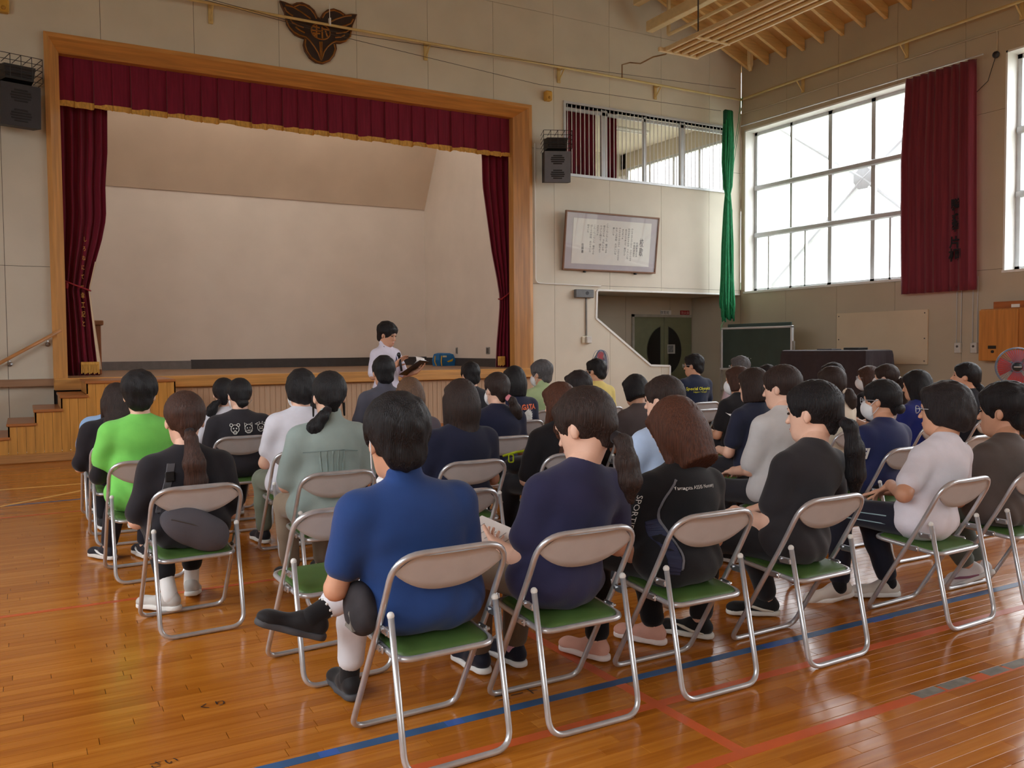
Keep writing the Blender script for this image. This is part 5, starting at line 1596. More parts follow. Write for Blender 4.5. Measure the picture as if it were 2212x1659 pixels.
        if hair in ('pony', 'sidehair', 'lowpony'):
            pts = tail or [(0, -0.10, -0.02 if hair == 'pony' else -0.055), (0, -0.135, -0.06), (0.0, -0.13, -0.17), (0.0, -0.10, -0.26), (0.01, -0.09, -0.33)]
            rad = [0.022, 0.030, 0.043, 0.044, 0.016]
            pw = [H(p) if k < 2 else (H(pts[1])+np.array(p)-np.array(pts[1])) for k, p in enumerate(pts)]
            rad = [rad[0], rad[1]]+[r_*tailw for r_ in rad[2:]]
            if tail is not None and len(rad) != len(pts):
                rad = list(np.interp(np.linspace(0, 1, len(pts)), np.linspace(0, 1, 5), rad))
            tp = [Cone(pw[k], pw[k+1], rad[k], rad[k+1], 0.02) for k in range(len(pts)-1)]
            def st(x, y, z):
                return 0.0016*np.sin(300*x+4*np.sin(9*z))+0.0012*np.sin(280*y+3*z)
            part_list.append(sdf_mesh(tp, hh*0.9, st))
        if hair == 'bun':
            part_list.append(sdf_mesh([HE((0, -0.105, -0.05), (0.042, 0.030, 0.032), Rh, 0.01)], hh))
        part('hair', part_list, HM, P)
        if hair in ('pony', 'sidehair', 'lowpony'):
            part('hair_tie', sdf_mesh([Cone(pw[0]+(pw[1]-pw[0])*0.2, pw[0]+(pw[1]-pw[0])*0.55, 0.026, 0.026, 0.01)], 0.006), cloth_mat(tie), P)
    # ---- face details
    if face:
        ML = mat('lip_skin', (186, 104, 96), 0.45, var=0.05)
        for s in (-1, 1):
            eye = part('eye', sdf_mesh([HE((s*0.030, 0.0835, 0.004), (0.0135, 0.006, 0.0055), Rh, 0.002)], 0.0028), mat('eye_dark', (40, 28, 24), 0.25), P)
            part('eyebrow', sdf_mesh([Cone(H((s*0.016, 0.0905, 0.024)), H((s*0.044, 0.082, 0.024)), 0.0035, 0.0028, 0.002)], 0.0028), HM, P)
        part('lips', sdf_mesh([HE((0, 0.0915, -0.059), (0.020, 0.006, 0.0038), Rh, 0.003), HE((0, 0.0905, -0.068), (0.017, 0.006, 0.0045), Rh, 0.003)], 0.003), ML, P)
    if mask:
        mp = [HE((0, 0.040, -0.055), (0.068, 0.070, 0.068), Rh, 0.02), HE((0, 0.085, -0.045), (0.026, 0.034, 0.045), Rh, 0.03), Box(H((0, -0.055, -0.05)), (0.2, 0.10, 0.3), Rh, 0.004, 's'), Box(H((0, 0.05, 0.13)), (0.2, 0.3, 0.135), Rh, 0.004, 's')]
        mk = part('face_mask', sdf_mesh(mp, 0.0062*q), mat('mask_fabric', (232, 232, 234), 0.8, var=0.03), P)
        for s in (-1, 1):
            obj('ear_loop', join(tube([tuple(H((s*0.064, 0.045, -0.03))), tuple(H((s*0.078, 0.01, 0.0))), tuple(H((s*0.085, -0.012, 0.012)))], 0.0022, 5), tube([tuple(H((s*0.06, 0.045, -0.09))), tuple(H((s*0.074, 0.01, -0.06))), tuple(H((s*0.085, -0.012, -0.035)))], 0.0022, 5)), mat('mask_fabric', (232, 232, 234), 0.8), mk)
    if glasses:
        gm = mat('glasses_rim', glasses if isinstance(glasses, tuple) else (60, 56, 58), 0.3, 0.4)
        rims = []
        for s in (-1, 1):
            rims.append(tube([tuple(H((s*0.033+0.023*math.cos(a), 0.107-0.006*abs(math.cos(a)), 0.004+0.017*math.sin(a)))) for a in np.linspace(0, 2*math.pi, 15)[:-1]], 0.0022, 5, True))
            rims.append(tube([tuple(H((s*0.056, 0.101, 0.008))), tuple(H((s*0.076, 0.06, 0.008))), tuple(H((s*0.084, -0.01, 0.004)))], 0.0022, 5))
        rims.append(tube([tuple(H((-0.010, 0.108, 0.006))), tuple(H((0.010, 0.108, 0.006)))], 0.0022, 5))
        obj('glasses', join(*rims), gm, P)
    return dict(root=P, H=H, Rh=Rh, shirt=Sh, shirt_obj=sho, sh=sh, el=el, wr=wr, kn=kn, an=an, nb=nb, ch=ch, zsh=zsh, wrinkle=wrinkle)

def on_back(pd, x, z, y0=-0.3, y1=0.35, out=0.004):
    """depth of the shirt back at local x, z"""
    ys = np.linspace(y0, y1, 160)
    P = np.stack([np.full(160, x), ys, np.full(160, z)], axis=-1)
    D = sdf_at(pd['shirt'], P)+pd['wrinkle'](P[:, 0], P[:, 1], P[:, 2])
    k = np.argmax(D < 0)
    return ys[k]-out if D[k] < 0 else None
def back_print(pd, vf, x, z, m, name='print', sub=0.012, depth=0.004):
    """flat artwork (x right, y up) laid over the back of the shirt, seen from behind"""
    V = []
    for p in vf[0]:
        yy = on_back(pd, x+p[0], z+p[1])
        V.append((x+p[0], (yy if yy is not None else 0.1), z+p[1]))
    return obj(name, (V, vf[1]), m, pd['shirt_obj'])
def on_side(pd, y, z, s, out=0.004):
    xs = np.linspace(0.5, 0.0, 200)*s
    P = np.stack([xs, np.full(200, y), np.full(200, z)], axis=-1)
    D = sdf_at(pd['shirt'], P)+pd['wrinkle'](P[:, 0], P[:, 1], P[:, 2])
    k = np.argmax(D < 0)
    return xs[k]+out*s if D[k] < 0 else None
# ================================================================== folding chairs
M_CTUBE = mat('worn_chair_tube', (204, 206, 210), 0.32, 0.6, var=0.12, scale=14)
M_CPANEL = mat('chair_back_paint', (202, 203, 206), 0.55, 0.0, var=0.05, scale=10)
M_VINYL = mat('green_chair_vinyl', (74, 104, 50), 0.5, var=0.12, scale=8, bump=0.06, bscale=160)
M_STICK = mat('yellowed_sticker', (204, 166, 92), 0.6)
def chair_meshes():
    D = {}
    w = 0.2175
    loop = fillet([(-w, 0.455, 0.012), (w, 0.455, 0.012), (w, 0.13, 0.55), (w, 0.03, 0.738), (-w, 0.03, 0.738), (-w, 0.13, 0.55)], [0.055, 0.055, 0.12, 0.12, 0.12, 0.12], 7, True)
    D['back_frame'] = (new_mesh('back_frame', *tube(loop, 0.0115, 10, True), True), M_CTUBE)
    v = 0.202
    D['rear_frame'] = (new_mesh('rear_frame', *tube(fillet([(-v, 0.105, 0.515), (-v, 0.0, 0.012), (v, 0.0, 0.012), (v, 0.105, 0.515)], 0.07, 7), 0.0112, 10), True), M_CTUBE)
    # backrest panel with a bowed lower edge
    def back(t0, t1, off, inset):
        V, F = [], []
        n, m = 18, 5
        for layer in (0, 1):
            for i in range(n+1):
                u = -1+2*i/n
                x = u*(0.207-inset)
                top = 0.731-inset-0.055*max(0, abs(u)-0.62)**1.8/0.38**1.8
                bot = 0.592+inset+0.082*abs(u)**2.4
                for j in range(m+1):
                    z = bot+(top-bot)*j/m
                    yy = 0.03+(0.738-z)*0.53+0.014*(1-u*u)*-1+off
                    V.append((x, yy+(t0 if layer == 0 else t1), z))
        k = m+1
        N = (n+1)*k
        for i in range(n):
            for j in range(m):
                a = i*k+j
                F.append((a, a+1, a+k+1, a+k))
                F.append((N+a, N+a+k, N+a+k+1, N+a+1))
        for i in range(n):
            for j in (0, m):
                a = i*k+j
                F.append((a, a+k, N+a+k, N+a))
        for j in range(m):
            for i in (0, n):
                a = i*k+j
                F.append((a, a+1, N+a+1, N+a))
        return V, F
    D['backrest'] = (new_mesh('backrest', *back(-0.004, 0.004, 0.0, 0.0), True), M_CPANEL)
    D['back_pad'] = (new_mesh('back_pad', *back(0.004, 0.018, 0.0, 0.012), True), M_VINYL)
    def zs(yy):
        return 0.372+(yy-0.075)/0.36*0.03
    rim = fillet([(-0.185, 0.075, zs(0.075)), (0.185, 0.075, zs(0.075)), (0.19, 0.435, zs(0.435)), (-0.19, 0.435, zs(0.435))], 0.06, 6, True)
    D['seat_rim'] = (new_mesh('seat_rim', *tube(rim, 0.0115, 8, True), True), M_CTUBE)
    inner = fillet([(-0.178, 0.083, 0), (0.178, 0.083, 0), (0.182, 0.428, 0), (-0.182, 0.428, 0)], 0.06, 6, True)
    V, F = [], []
    n = len(inner)
    for sc, dz in ((1.0, 0.004), (0.99, 0.012), (0.93, 0.018), (0.5, 0.021)):
        V += [(p[0]*sc, 0.255+(p[1]-0.255)*sc, zs(0.255+(p[1]-0.255)*sc)+dz) for p in inner]
    V += [(p[0], p[1], zs(p[1])-0.008) for p in inner]
    for r in range(3):
        for k in range(n):
            F.append((r*n+k, r*n+(k+1) % n, (r+1)*n+(k+1) % n, (r+1)*n+k))
    F.append(tuple(3*n+k for k in range(n)))
    F += [(4*n+k, 4*n+(k+1) % n, (k+1) % n, k) for k in range(n)]
    F.append(tuple(4*n+k for k in range(n))[::-1])
    D['seat'] = (new_mesh('seat', V, F, True), M_VINYL)
    D['cap'] = (new_mesh('cap', *ball((0, 0, 0), (0.0135, 0.0135, 0.014), 10, 6), True), M_WHITE)
    D['hinge'] = (new_mesh('hinge', *join(bevbox(-0.005, 0.005, -0.035, 0.03, -0.014, 0.014, 0.004), cyl((-0.012, -0.025, 0), (0.014, -0.025, 0), 0.007, 8), cyl((-0.012, 0.02, 0.004), (0.014, 0.02, 0.004), 0.007, 8))), M_STEEL)
    D['emboss'] = (new_mesh('emboss', *join(*[bevbox(0.03, 0.10-0.02*k, 0.066+0.0069*k, 0.072+0.0069*k, 0.640-0.013*k, 0.645-0.013*k, 0.001) for k in range(3)])), M_CPANEL)
    D['screw'] = (new_mesh('screw', *cyl((0, -0.004, 0), (0, 0.004, 0), 0.006, 8)), M_STEEL)
    D['sticker'] = (new_mesh('sticker', *bevbox(-0.155, -0.12, 0.0602, 0.0612, 0.664, 0.669, 0.0004)), M_STICK)
    for me, m in D.values():
        me.materials.append(m)
    return D
CHM = chair_meshes()
def chair(label, X, Y, rz=0.0):
    t = thing('folding_chair', label, 'chair', (X, Y, 0), rz, 'steel folding chairs in rows')
    def put(name, loc=(0, 0, 0), parent=t):
        o = bpy.data.objects.new(name, CHM[name][0])
        o.location = loc
        o.parent = parent
        C.objects.link(o)
        return o
    for k in ('back_frame', 'rear_frame', 'seat_rim', 'seat', 'back_pad'):
        put(k)
    b = put('backrest')
    put('emboss', parent=b)
    put('sticker', parent=b)
    for x in (-0.145, 0.02, 0.145):
        put('screw', (x, 0.0525, 0.692), b)
    for s in (-1, 1):
        put('cap', (s*0.202, 0.1075, 0.522))
        put('hinge', (s*0.209, 0.135, 0.462))
        put('hinge', (s*0.205, 0.205, 0.385))
    return t
# ================================================================== the audience
R1, R2, R3, R4, R5, R6 = 2.60, 3.60, 4.56, 5.68, 6.85, 7.86
seats = []
def sit(key, clabel, plabel, X, Y, rz=0.0, **kw):
    if clabel:
        chair(clabel, X, Y, rz)
    kw.setdefault('seed', len(seats)+1)
    seats.append(key)
    off = 0.045+kw.get('fat', 0)*0.8
    return person(plabel, X-math.sin(rz)*off, Y+math.cos(rz)*off, rz=rz, **kw)
FC = 'grey steel folding chair with green seat '
NAVY, BLACKC, WHITEC = (40, 44, 76), (34, 32, 36), (232, 232, 238)
pd = {}
# ---- last row, nearest the camera
pd['blue'] = sit('blue', FC+'under the man in the royal blue polo', 'man in royal blue polo and white trousers, legs crossed, mask under chin', 1.255, R1, 0.03, ztop=1.25, hx=-0.085, hy=0.03, w=1.13, hs=1.24, hyaw=-0.06, hpitch=0.12, hair='short2', hcol='black', shirt=(36, 66, 124), trousers=(222, 222, 228), shoes=(30, 28, 30), sole=(70, 70, 74), collar=True, fat=0.028, skin=1, hem=0.03, socks=(26, 24, 26), cuff=0.10, folds=0.005,
                 legs=((( -0.10, 0.62, 0.535), (-0.115, 0.68, 0.095), (0.0, 0, 0)), ((0.10, 0.60, 0.625), (-0.29, 0.56, 0.405), (1.35, 0.35, 0.0))))
pd['navy1'] = sit('navy1', FC+'under the navy tee with a loose ponytail', 'woman in navy tee with long wavy ponytail, head bowed left', 1.817, R1, 0.0, ztop=1.262, hx=0.15, hy=0.02, w=1.0, hs=1.26, hyaw=0.40, hpitch=0.32, hair='lowpony', hcol='dark_brown', shirt=(46, 46, 78), trousers=(110, 94, 78), shoes=(26, 30, 46), sole=(236, 236, 234), face=True, hem=0.06, sleeve='s', arms='paper', fat=0.012, skin=2, socks=(230, 170, 186),
                  tail=[(0, -0.095, -0.055), (0.0, -0.125, -0.085), (-0.005, -0.15, -0.16), (0.0, -0.165, -0.23), (0.01, -0.155, -0.31)], legs=(((-0.14, 0.62, 0.53), (-0.115, 0.67, 0.095), (0.1, 0, 0)), ((0.06, 0.62, 0.53), (0.06, 0.66, 0.095), (0.1, 0, 0))))
pd['bob'] = sit('bob', FC+'under the black polo with auburn bob', 'woman with auburn bob bowing over papers in black polo with grey piping', 2.44, R1, 0.0, ztop=1.198, hx=0.085, hy=0.12, w=1.0, hs=1.2, hyaw=0.1, hpitch=0.55, hair='bob', hcol='auburn', hl=0.14, shirt=(26, 26, 30), trousers=(20, 20, 24), shoes=(226, 172, 154), sole=(240, 226, 222), collar=True, arms='paper', hem=0.06, fat=0.012, skin=2,
                legs=(((-0.16, 0.60, 0.53), (-0.21, 0.53, 0.095), (0.35, 0, 0)), ((0.10, 0.60, 0.53), (0.14, 0.56, 0.095), (0.45, 0, 0))))
pd['char'] = sit('char', FC+'under the charcoal tee with straight ponytail', 'woman in charcoal tee with sleek black ponytail past the shoulders', 3.145, R1, 0.03, ztop=1.255, hx=0.18, hy=0.05, w=0.98, hs=1.24, hyaw=0.32, hpitch=0.10, hair='pony', hcol='black', shirt=(48, 46, 50), trousers=(34, 34, 38), shoes=(28, 28, 30), sole=(226, 222, 214), face=True, hem=0.05, skin=2, stripe=(226, 220, 206),
                 tail=[(0, -0.10, -0.03), (0.0, -0.14, -0.06), (0.02, -0.15, -0.17), (0.04, -0.14, -0.29), (0.06, -0.12, -0.40)], legs=(((-0.20, 0.58, 0.53), (-0.30, 0.53, 0.095), (0.5, 0, 0)), ((0.12, 0.62, 0.53), (0.24, 0.60, 0.095), (0.9, 0, 0))))
pd['white'] = sit('white', FC+'under the white tee with short hair', 'person in white tee and glasses, hand on hip, striped navy track pants', 4.123, R1, 0.043, ztop=1.225, hx=0.25, hy=0.06, w=0.98, hs=1.24, hyaw=0.22, hpitch=0.05, hair='crop', hcol='soft_black', shirt=(230, 226, 236), trousers=(30, 32, 46), shoes=(222, 214, 206), sole=(240, 238, 236), face=True, glasses=(200, 206, 214), hem=0.05, skin=1, socks=(24, 24, 28),
                  elbows=((-0.22, 0.20, 0.655), None), wrists=((-0.035, 0.40, 0.66), None), hands=(((0.25, 0.75, -0.45), (0.1, -0.5, -0.85)), None), legs=(((-0.14, 0.64, 0.55), (-0.22, 0.58, 0.11), (0.9, -0.25, -0.3)), ((0.05, 0.60, 0.52), (0.10, 0.50, 0.095), (1.0, 0, 0))))
pd['brown'] = sit('brown', FC+'under the brown tee at the row end', 'person in brown-grey tee with cropped black hair and patterned sneakers', 4.78, R1, 0.0, ztop=1.192, hx=0.16, hy=0.08, w=1.05, hs=1.26, hyaw=0.30, hpitch=0.05, hair='short2', hcol='black', shirt=(92, 82, 78), trousers=(98, 104, 98), shoes=(226, 220, 222), sole=(226, 224, 222), face=True, hem=0.06, fat=0.02, skin=1, stripe=(150, 96, 120), legs=(((-0.12, 0.60, 0.53), (0.02, 0.40, 0.12), (0.6, -0.5, 0)), ((0.12, 0.60, 0.53), (0.14, 0.42, 0.12), (0.4, -0.4, 0))))
# ---- second row
chair('empty grey folding chair in front of the man in the royal blue polo', 1.18, 3.52, 0.07)
chair('empty grey folding chair in front of the navy tee with loose ponytail', 1.78, 3.63, 0.0)
pd['ltblue'] = sit('ltblue', FC+'under the pale blue tee', 'woman in pale blue tee with dark hair tied low', 3.15, R2, 0.0, ztop=1.255, hx=0.07, hy=0.06, w=0.96, hs=1.12, hyaw=0.40, hpitch=0.10, hair='lowpony', hcol='dark_brown', shirt=(176, 196, 226), trousers=(28, 28, 32), face=True, arms='paper', skin=2, far=False)
pd['ltgrey'] = sit('ltgrey', FC+'under the pale grey sweatshirt', 'woman in pale grey sweatshirt with tied dark brown hair', 4.10, R2, 0.0, ztop=1.30, hx=0.10, hy=0.07, w=1.0, hs=1.16, hyaw=0.35, hpitch=0.12, hair='lowpony', hcol='dark_brown', shirt=(206, 204, 204), trousers=(40, 40, 46), sleeve='h', face=True, skin=2, fat=0.02, tail=[(0, -0.09, -0.06), (0, -0.11, -0.08), (0, -0.11, -0.12), (0, -0.10, -0.15), (0, -0.09, -0.17)])
pd['fila'] = sit('fila', FC+'under the white-lettered navy sleeve', 'person in navy tee with white sleeve letters, mask, glasses and low bun', 5.05, R2, 0.0, ztop=1.185, hx=0.10, hy=0.06, w=1.08, hs=1.16, hyaw=0.35, hpitch=0.05, hair='bun', hcol='black', shirt=(40, 48, 92), trousers=(36, 36, 44), mask=True, glasses=True, fat=0.02, skin=1)
chair('empty grey folding chair behind the far ponytailed woman in black', 6.17, 3.78, 0.0)
# ---- third row
pd['bag'] = sit('bag', FC+'under the grey crossbody bag', 'woman in black top with long brown ponytail and grey crossbody bag', 0.745, 4.47, 0.07, ztop=1.21, hx=0.0, hy=0.03, w=1.02, hs=1.2, hyaw=-0.05, hpitch=0.05, hair='pony', hcol='brown', shirt=(34, 32, 38), trousers=(24, 24, 28), shoes=(196, 192, 188), sole=(232, 230, 226), socks=(236, 236, 236), cuff=0.18, hem=0.06, fat=0.015, skin=2, sleeve='h',
                tailw=1.25, tail=[(0, -0.10, -0.04), (0.0, -0.135, -0.075), (0.01, -0.15, -0.20), (0.02, -0.14, -0.30), (0.04, -0.13, -0.40)], legs=(((-0.10, 0.60, 0.53), (-0.06, 0.42, 0.105), (0.7, 0, 0)), ((0.12, 0.60, 0.53), (0.10, 0.62, 0.11), (-0.3, -0.2, 0))))
pd['sage'] = sit('sage', FC+'under the sage green blouse', 'woman in sage green blouse with black hair tied at the nape', 1.50, R3, 0.03, ztop=1.295, hx=0.05, hy=0.05, w=1.02, hs=1.14, hyaw=-0.1, hpitch=0.06, hair='sidehair', hcol='black', shirt=(152, 168, 164), trousers=(146, 130, 112), sleeve='h', collar=True, hem=0.08, fat=0.025, folds=0.006, shoes=(30, 30, 32), skin=2, tail=[(-0.03, -0.095, -0.065), (-0.06, -0.11, -0.10), (-0.10, -0.09, -0.16), (-0.12, -0.05, -0.24), (-0.12, -0.03, -0.30)])
pd['navybob'] = sit('navybob', FC+'under the navy tee with dark brown bob', 'woman with shoulder-length dark brown bob in navy tee', 2.34, R3, 0.0, ztop=1.23, hx=0.04, hy=0.04, w=1.06, hs=1.16, hyaw=0.0, hpitch=0.06, hair='bob', hcol='dark_brown', hl=0.17, shirt=(30, 34, 58), trousers=(26, 26, 34), fat=0.025, hem=0.05, skin=2)
pd['longhair'] = sit('longhair', FC+'under the woman with waist-long brown hair', 'woman in black with very long brown hair', 3.05, R3, 0.0, ztop=1.19, hx=0.06, hy=0.05, w=0.98, hs=1.1, hyaw=0.35, hpitch=0.2, hair='long', hcol='auburn', hl=0.30, shirt=(28, 26, 30), trousers=(24, 24, 30), sleeve='h', skin=2)
pd['navy26'] = sit('navy26', FC+'under the navy tee with wavy bob', 'woman with wavy black bob in dark navy tee', 4.85, R3, 0.0, ztop=1.255, hx=0.03, hy=0.05, w=0.98, hs=1.12, hyaw=0.2, hpitch=0.06, hair='bob', hcol='dark_brown', hl=0.10, shirt=(34, 38, 58), trousers=(32, 32, 38), skin=2)
pd['cream'] = sit('cream', FC+'under the cream tee with a scrunchie', 'woman in cream tee, dark ponytail tied with a pale scrunchie', 5.72, R3, 0.0, tie=(206, 190, 172), ztop=1.25, hx=0.04, hy=0.05, w=1.0, hs=1.1, hyaw=0.15, hpitch=0.05, hair='lowpony', hcol='dark_brown', shirt=(226, 214, 196), trousers=(120, 110, 100), fat=0.015, far=True, skin=2, tail=[(0.01, -0.10, -0.055), (0.03, -0.13, -0.07), (0.05, -0.13, -0.12), (0.06, -0.12, -0.17), (0.07, -0.10, -0.20)])
pd['bluebob'] = sit('bluebob', FC+'under the bright blue tee', 'woman with straight black bob in bright blue tee', 6.78, R3, 0.0, ztop=1.20, hx=0.06, hy=0.05, w=0.96, hs=1.1, hyaw=0.3, hpitch=0.12, hair='bob', hcol='black', hl=0.16, shirt=(36, 46, 120), trousers=(34, 34, 46), far=True, skin=1)
pd['prof'] = sit('prof', FC+'under the black-clad woman by the fan', 'woman in black seen in profile with long black ponytail near the fan', 7.70, R3+0.1, 0.0, ztop=1.255, hx=0.0, hy=0.05, w=0.98, hs=1.1, hyaw=0.55, hpitch=-0.12, hair='lowpony', hcol='black', shirt=(30, 30, 38), trousers=(30, 30, 36), face=True, skin=1, far=True, tail=[(0, -0.10, -0.05), (0, -0.125, -0.08), (0, -0.12, -0.18), (0.0, -0.10, -0.28), (0.0, -0.09, -0.34)])
# ---- fourth row
pd['green'] = sit('green', FC+'under the lime green tee', 'person in lime green tee with tousled black hair and black undersleeves', 0.65, R4, 0.03, ztop=1.285, hx=0.0, hy=0.05, w=1.06, hs=1.16, hyaw=-0.12, hpitch=0.06, hair='short2', hcol='black', shirt=(126, 214, 98), trousers=(30, 28, 38), shoes=(30, 30, 40), sole=(220, 214, 208), hem=0.09, fat=0.02, skin=2, stripe=(232, 232, 232), legs=(((-0.10, 0.62, 0.53), (-0.16, 0.68, 0.095), (0.5, 0, 0)), ((0.10, 0.62, 0.53), (0.06, 0.60, 0.095), (0.2, 0, 0))))
pd['wprint'] = sit('wprint', FC+'under the white tee with yellow disc print', 'person in white tee with a yellow disc print, cropped black hair', 1.64, R4, 0.05, ztop=1.288, hx=0.06, hy=0.04, w=1.0, hs=1.14, hyaw=0.0, hpitch=0.1, hair='crop', hcol='black', shirt=(226, 226, 238), trousers=(120, 128, 112), shoes=(36, 34, 40), hem=0.07, fat=0.015, skin=2, mask=True)
pd['ltbrown'] = sit('ltbrown', FC+'under the woman with light brown bob', 'woman with light brown bob in mauve grey top', 2.50, R4, 0.0, ztop=1.21, hx=0.0, hy=0.05, w=0.98, hs=1.1, hyaw=-0.1, hpitch=0.06, hair='bob', hcol='light_brown', hl=0.14, shirt=(92, 84, 94), trousers=(40, 38, 44), far=True, skin=2)
pd['pinktie'] = sit('pinktie', FC+'under the navy tee with pink hair tie', 'woman in navy tee, brown ponytail held by a pink tie', 3.20, R4, 0.0, tie=(226, 140, 150), ztop=1.23, hx=0.05, hy=0.05, w=1.06, hs=1.1, hyaw=0.1, hpitch=0.04, hair='lowpony', hcol='dark_brown', shirt=(30, 34, 60), trousers=(34, 34, 42), fat=0.02, far=True, mask=True, skin=2, tail=[(0.02, -0.10, -0.05), (0.05, -0.125, -0.08), (0.08, -0.12, -0.15), (0.10, -0.10, -0.20), (0.11, -0.09, -0.24)])
pd['thin'] = sit('thin', FC+'under the man with thinning hair', 'man with thinning black hair in navy shirt', 4.02, R4, 0.0, ztop=1.23, hx=0.0, hy=0.06, w=1.06, hs=1.2, hyaw=0.1, hpitch=0.1, hair='short', hcol='soft_black', shirt=(36, 42, 66), trousers=(34, 34, 42), far=True, skin=1)
pd['taupe'] = sit('taupe', FC+'under the taupe top', 'person with chin-length black hair in taupe top', 4.66, R4, 0.0, ztop=1.18, hx=0.0, hy=0.12, w=1.0, hs=1.1, hyaw=0.1, hpitch=0.3, hair='bob', hcol='black', hl=0.07, shirt=(84, 74, 74), trousers=(26, 26, 32), far=True, skin=1)
pd['maskblack'] = sit('maskblack', FC+'under the masked woman in a black tee', 'masked woman in black tee with brown cropped hair and wristwatch', 5.78, R4, 0.0, ztop=1.235, hx=0.02, hy=0.05, w=1.0, hs=1.1, hyaw=0.45, hpitch=0.05, hair='bob', hcol='brown', hl=0.07, shirt=(32, 30, 34), trousers=(30, 30, 36), mask=True, far=True, skin=1)
pd['behind1'] = sit('behind1', None, 'dark-haired person behind the cream tee, only the crown visible', 7.05, R4, 0.0, ztop=1.25, hs=1.1, hair='short', hcol='soft_black', shirt=(60, 60, 70), far=True)
pd['wavy'] = sit('wavy', FC+'under the woman with a long wavy ponytail', 'masked woman with long wavy ponytail and white hair tie', 7.86, R4, 0.0, tie=(226, 222, 220), ztop=1.22, hx=0.05, hy=0.05, w=0.96, hs=1.15, hyaw=0.4, hpitch=0.02, hair='pony', hcol='dark_brown', shirt=(60, 60, 72), trousers=(40, 40, 50), mask=True, far=True, skin=2, tail=[(0, -0.105, 0.0), (0.0, -0.14, -0.03), (0.02, -0.15, -0.16), (0.03, -0.13, -0.30), (0.06, -0.10, -0.42)])
# ---- fifth row
pd['blackL'] = sit('blackL', FC+'under the long-haired person in black', 'person in black top with long dark hair before the lime green tee', 0.62, R5, 0.0, ztop=1.18, hx=-0.02, hy=0.03, w=1.12, hs=1.05, hyaw=-0.05, hpitch=0.1, hair='long', hcol='dark_brown', hl=0.16, shirt=(34, 30, 36), trousers=(30, 30, 36), far=True, sleeve='h', fat=0.02)
pd['animals'] = sit('animals', FC+'under the black tee with three animal prints', 'person in black tee with three white animal faces, hair in a bun', 1.48, R5, 0.0, ztop=1.195, hx=0.03, hy=0.03, w=1.08, hs=1.1, hyaw=0.0, hpitch=0.0, hair='bun', hcol='black', shirt=(46, 44, 50), trousers=(26, 26, 30), shoes=(206, 206, 210), fat=0.02, hem=0.06, skin=2, mask=True)
pd['maroon'] = sit('maroon', None, 'long-haired person in maroon hidden before the white tee', 2.06, R5, 0.0, ztop=1.17, hs=1.1, hair='long', hcol='black', hl=0.2, shirt=(80, 30, 36), far=True)
pd['greypolo'] = sit('greypolo', FC+'under the grey polo', 'tall man in dark grey polo with cropped black hair', 2.74, R5, 0.0, ztop=1.365, hx=0.0, hy=0.03, w=1.05, hs=1.16, hyaw=-0.15, hpitch=0.0, hair='short', hcol='black', shirt=(80, 80, 92), trousers=(40, 40, 46), collar=True, far=True, skin=1)
pd['man12'] = sit('man12', FC+'under the man in black before the navy bob', 'man in black shirt with neat black hair before the dark brown bob', 4.10, R6, 0.0, ztop=1.28, hx=0.0, hy=0.04, w=1.06, hs=1.14, hyaw=0.0, hpitch=0.05, hair='short', hcol='black', shirt=(36, 36, 44), trousers=(36, 36, 42), far=True, skin=1)
pd['orange'] = sit('orange', FC+'under the navy tee with orange letters', 'woman with black bob in navy tee with orange letters and white emblem', 4.02, R5, 0.0, ztop=1.25, hx=0.04, hy=0.04, w=1.06, hs=1.14, hyaw=-0.05, hpitch=0.05, hair='bob', hcol='black', hl=0.12, shirt=(32, 36, 62), trousers=(34, 34, 42), far=True, fat=0.01, skin=2)
chair('empty grey folding chair behind the man in yellow', 5.0, 6.9, 0.0)
chair('empty grey folding chair behind the navy shirt with yellow letters', 6.36, 6.97, 0.0)
pd['behind2'] = sit('behind2', None, 'dark-haired person beyond the wavy bob, only the crown visible', 7.35, R5, 0.0, ztop=1.21, hs=1.1, hair='short', hcol='soft_black', shirt=(50, 50, 60), far=True)
pd['mask30'] = sit('mask30', FC+'under the masked woman with glasses and fringe', 'masked woman with glasses and brown fringe in black top', 9.12, R5, 0.0, ztop=1.165, hx=0.0, hy=0.05, w=0.98, hs=1.25, hyaw=0.55, hpitch=0.0, hair='bob', hcol='brown', hl=0.08, shirt=(30, 28, 34), mask=True, glasses=True, far=True, skin=2)
# ---- front row
pd['lblueL'] = sit('lblueL', FC+'under the pale blue shirt in the front row', 'person in pale blue shirt mostly hidden by dark long hair', 0.62, R6, 0.0, ztop=1.13, hx=0.08, hy=0.02, w=1.15, hs=1.0, hair='short', hcol='black', shirt=(150, 184, 226), far=True, fat=0.02)
pd['white5'] = sit('white5', FC+'under the white tee with a low side ponytail', 'woman in white tee with low side ponytail', 1.58, R6, 0.0, ztop=1.17, hx=0.0, hy=0.02, w=0.98, hs=1.14, hyaw=-0.2, hpitch=0.0, hair='lowpony', hcol='black', shirt=(228, 228, 238), far=True, skin=2, tail=[(-0.03, -0.09, -0.055), (-0.07, -0.10, -0.08), (-0.09, -0.09, -0.12), (-0.10, -0.08, -0.16), (-0.10, -0.07, -0.19)])
pd['pgreen'] = sit('pgreen', FC+'under the pale green shirt', 'grey-haired man in pale green shirt and white mask', 4.96, R6, 0.0, ztop=1.272, hx=0.02, hy=0.04, w=1.04, hs=1.16, hyaw=0.45, hpitch=0.08, hair='short2', hcol='grey', shirt=(176, 196, 148), trousers=(70, 70, 70), mask=True, far=True, collar=True, skin=1, fat=0.01)
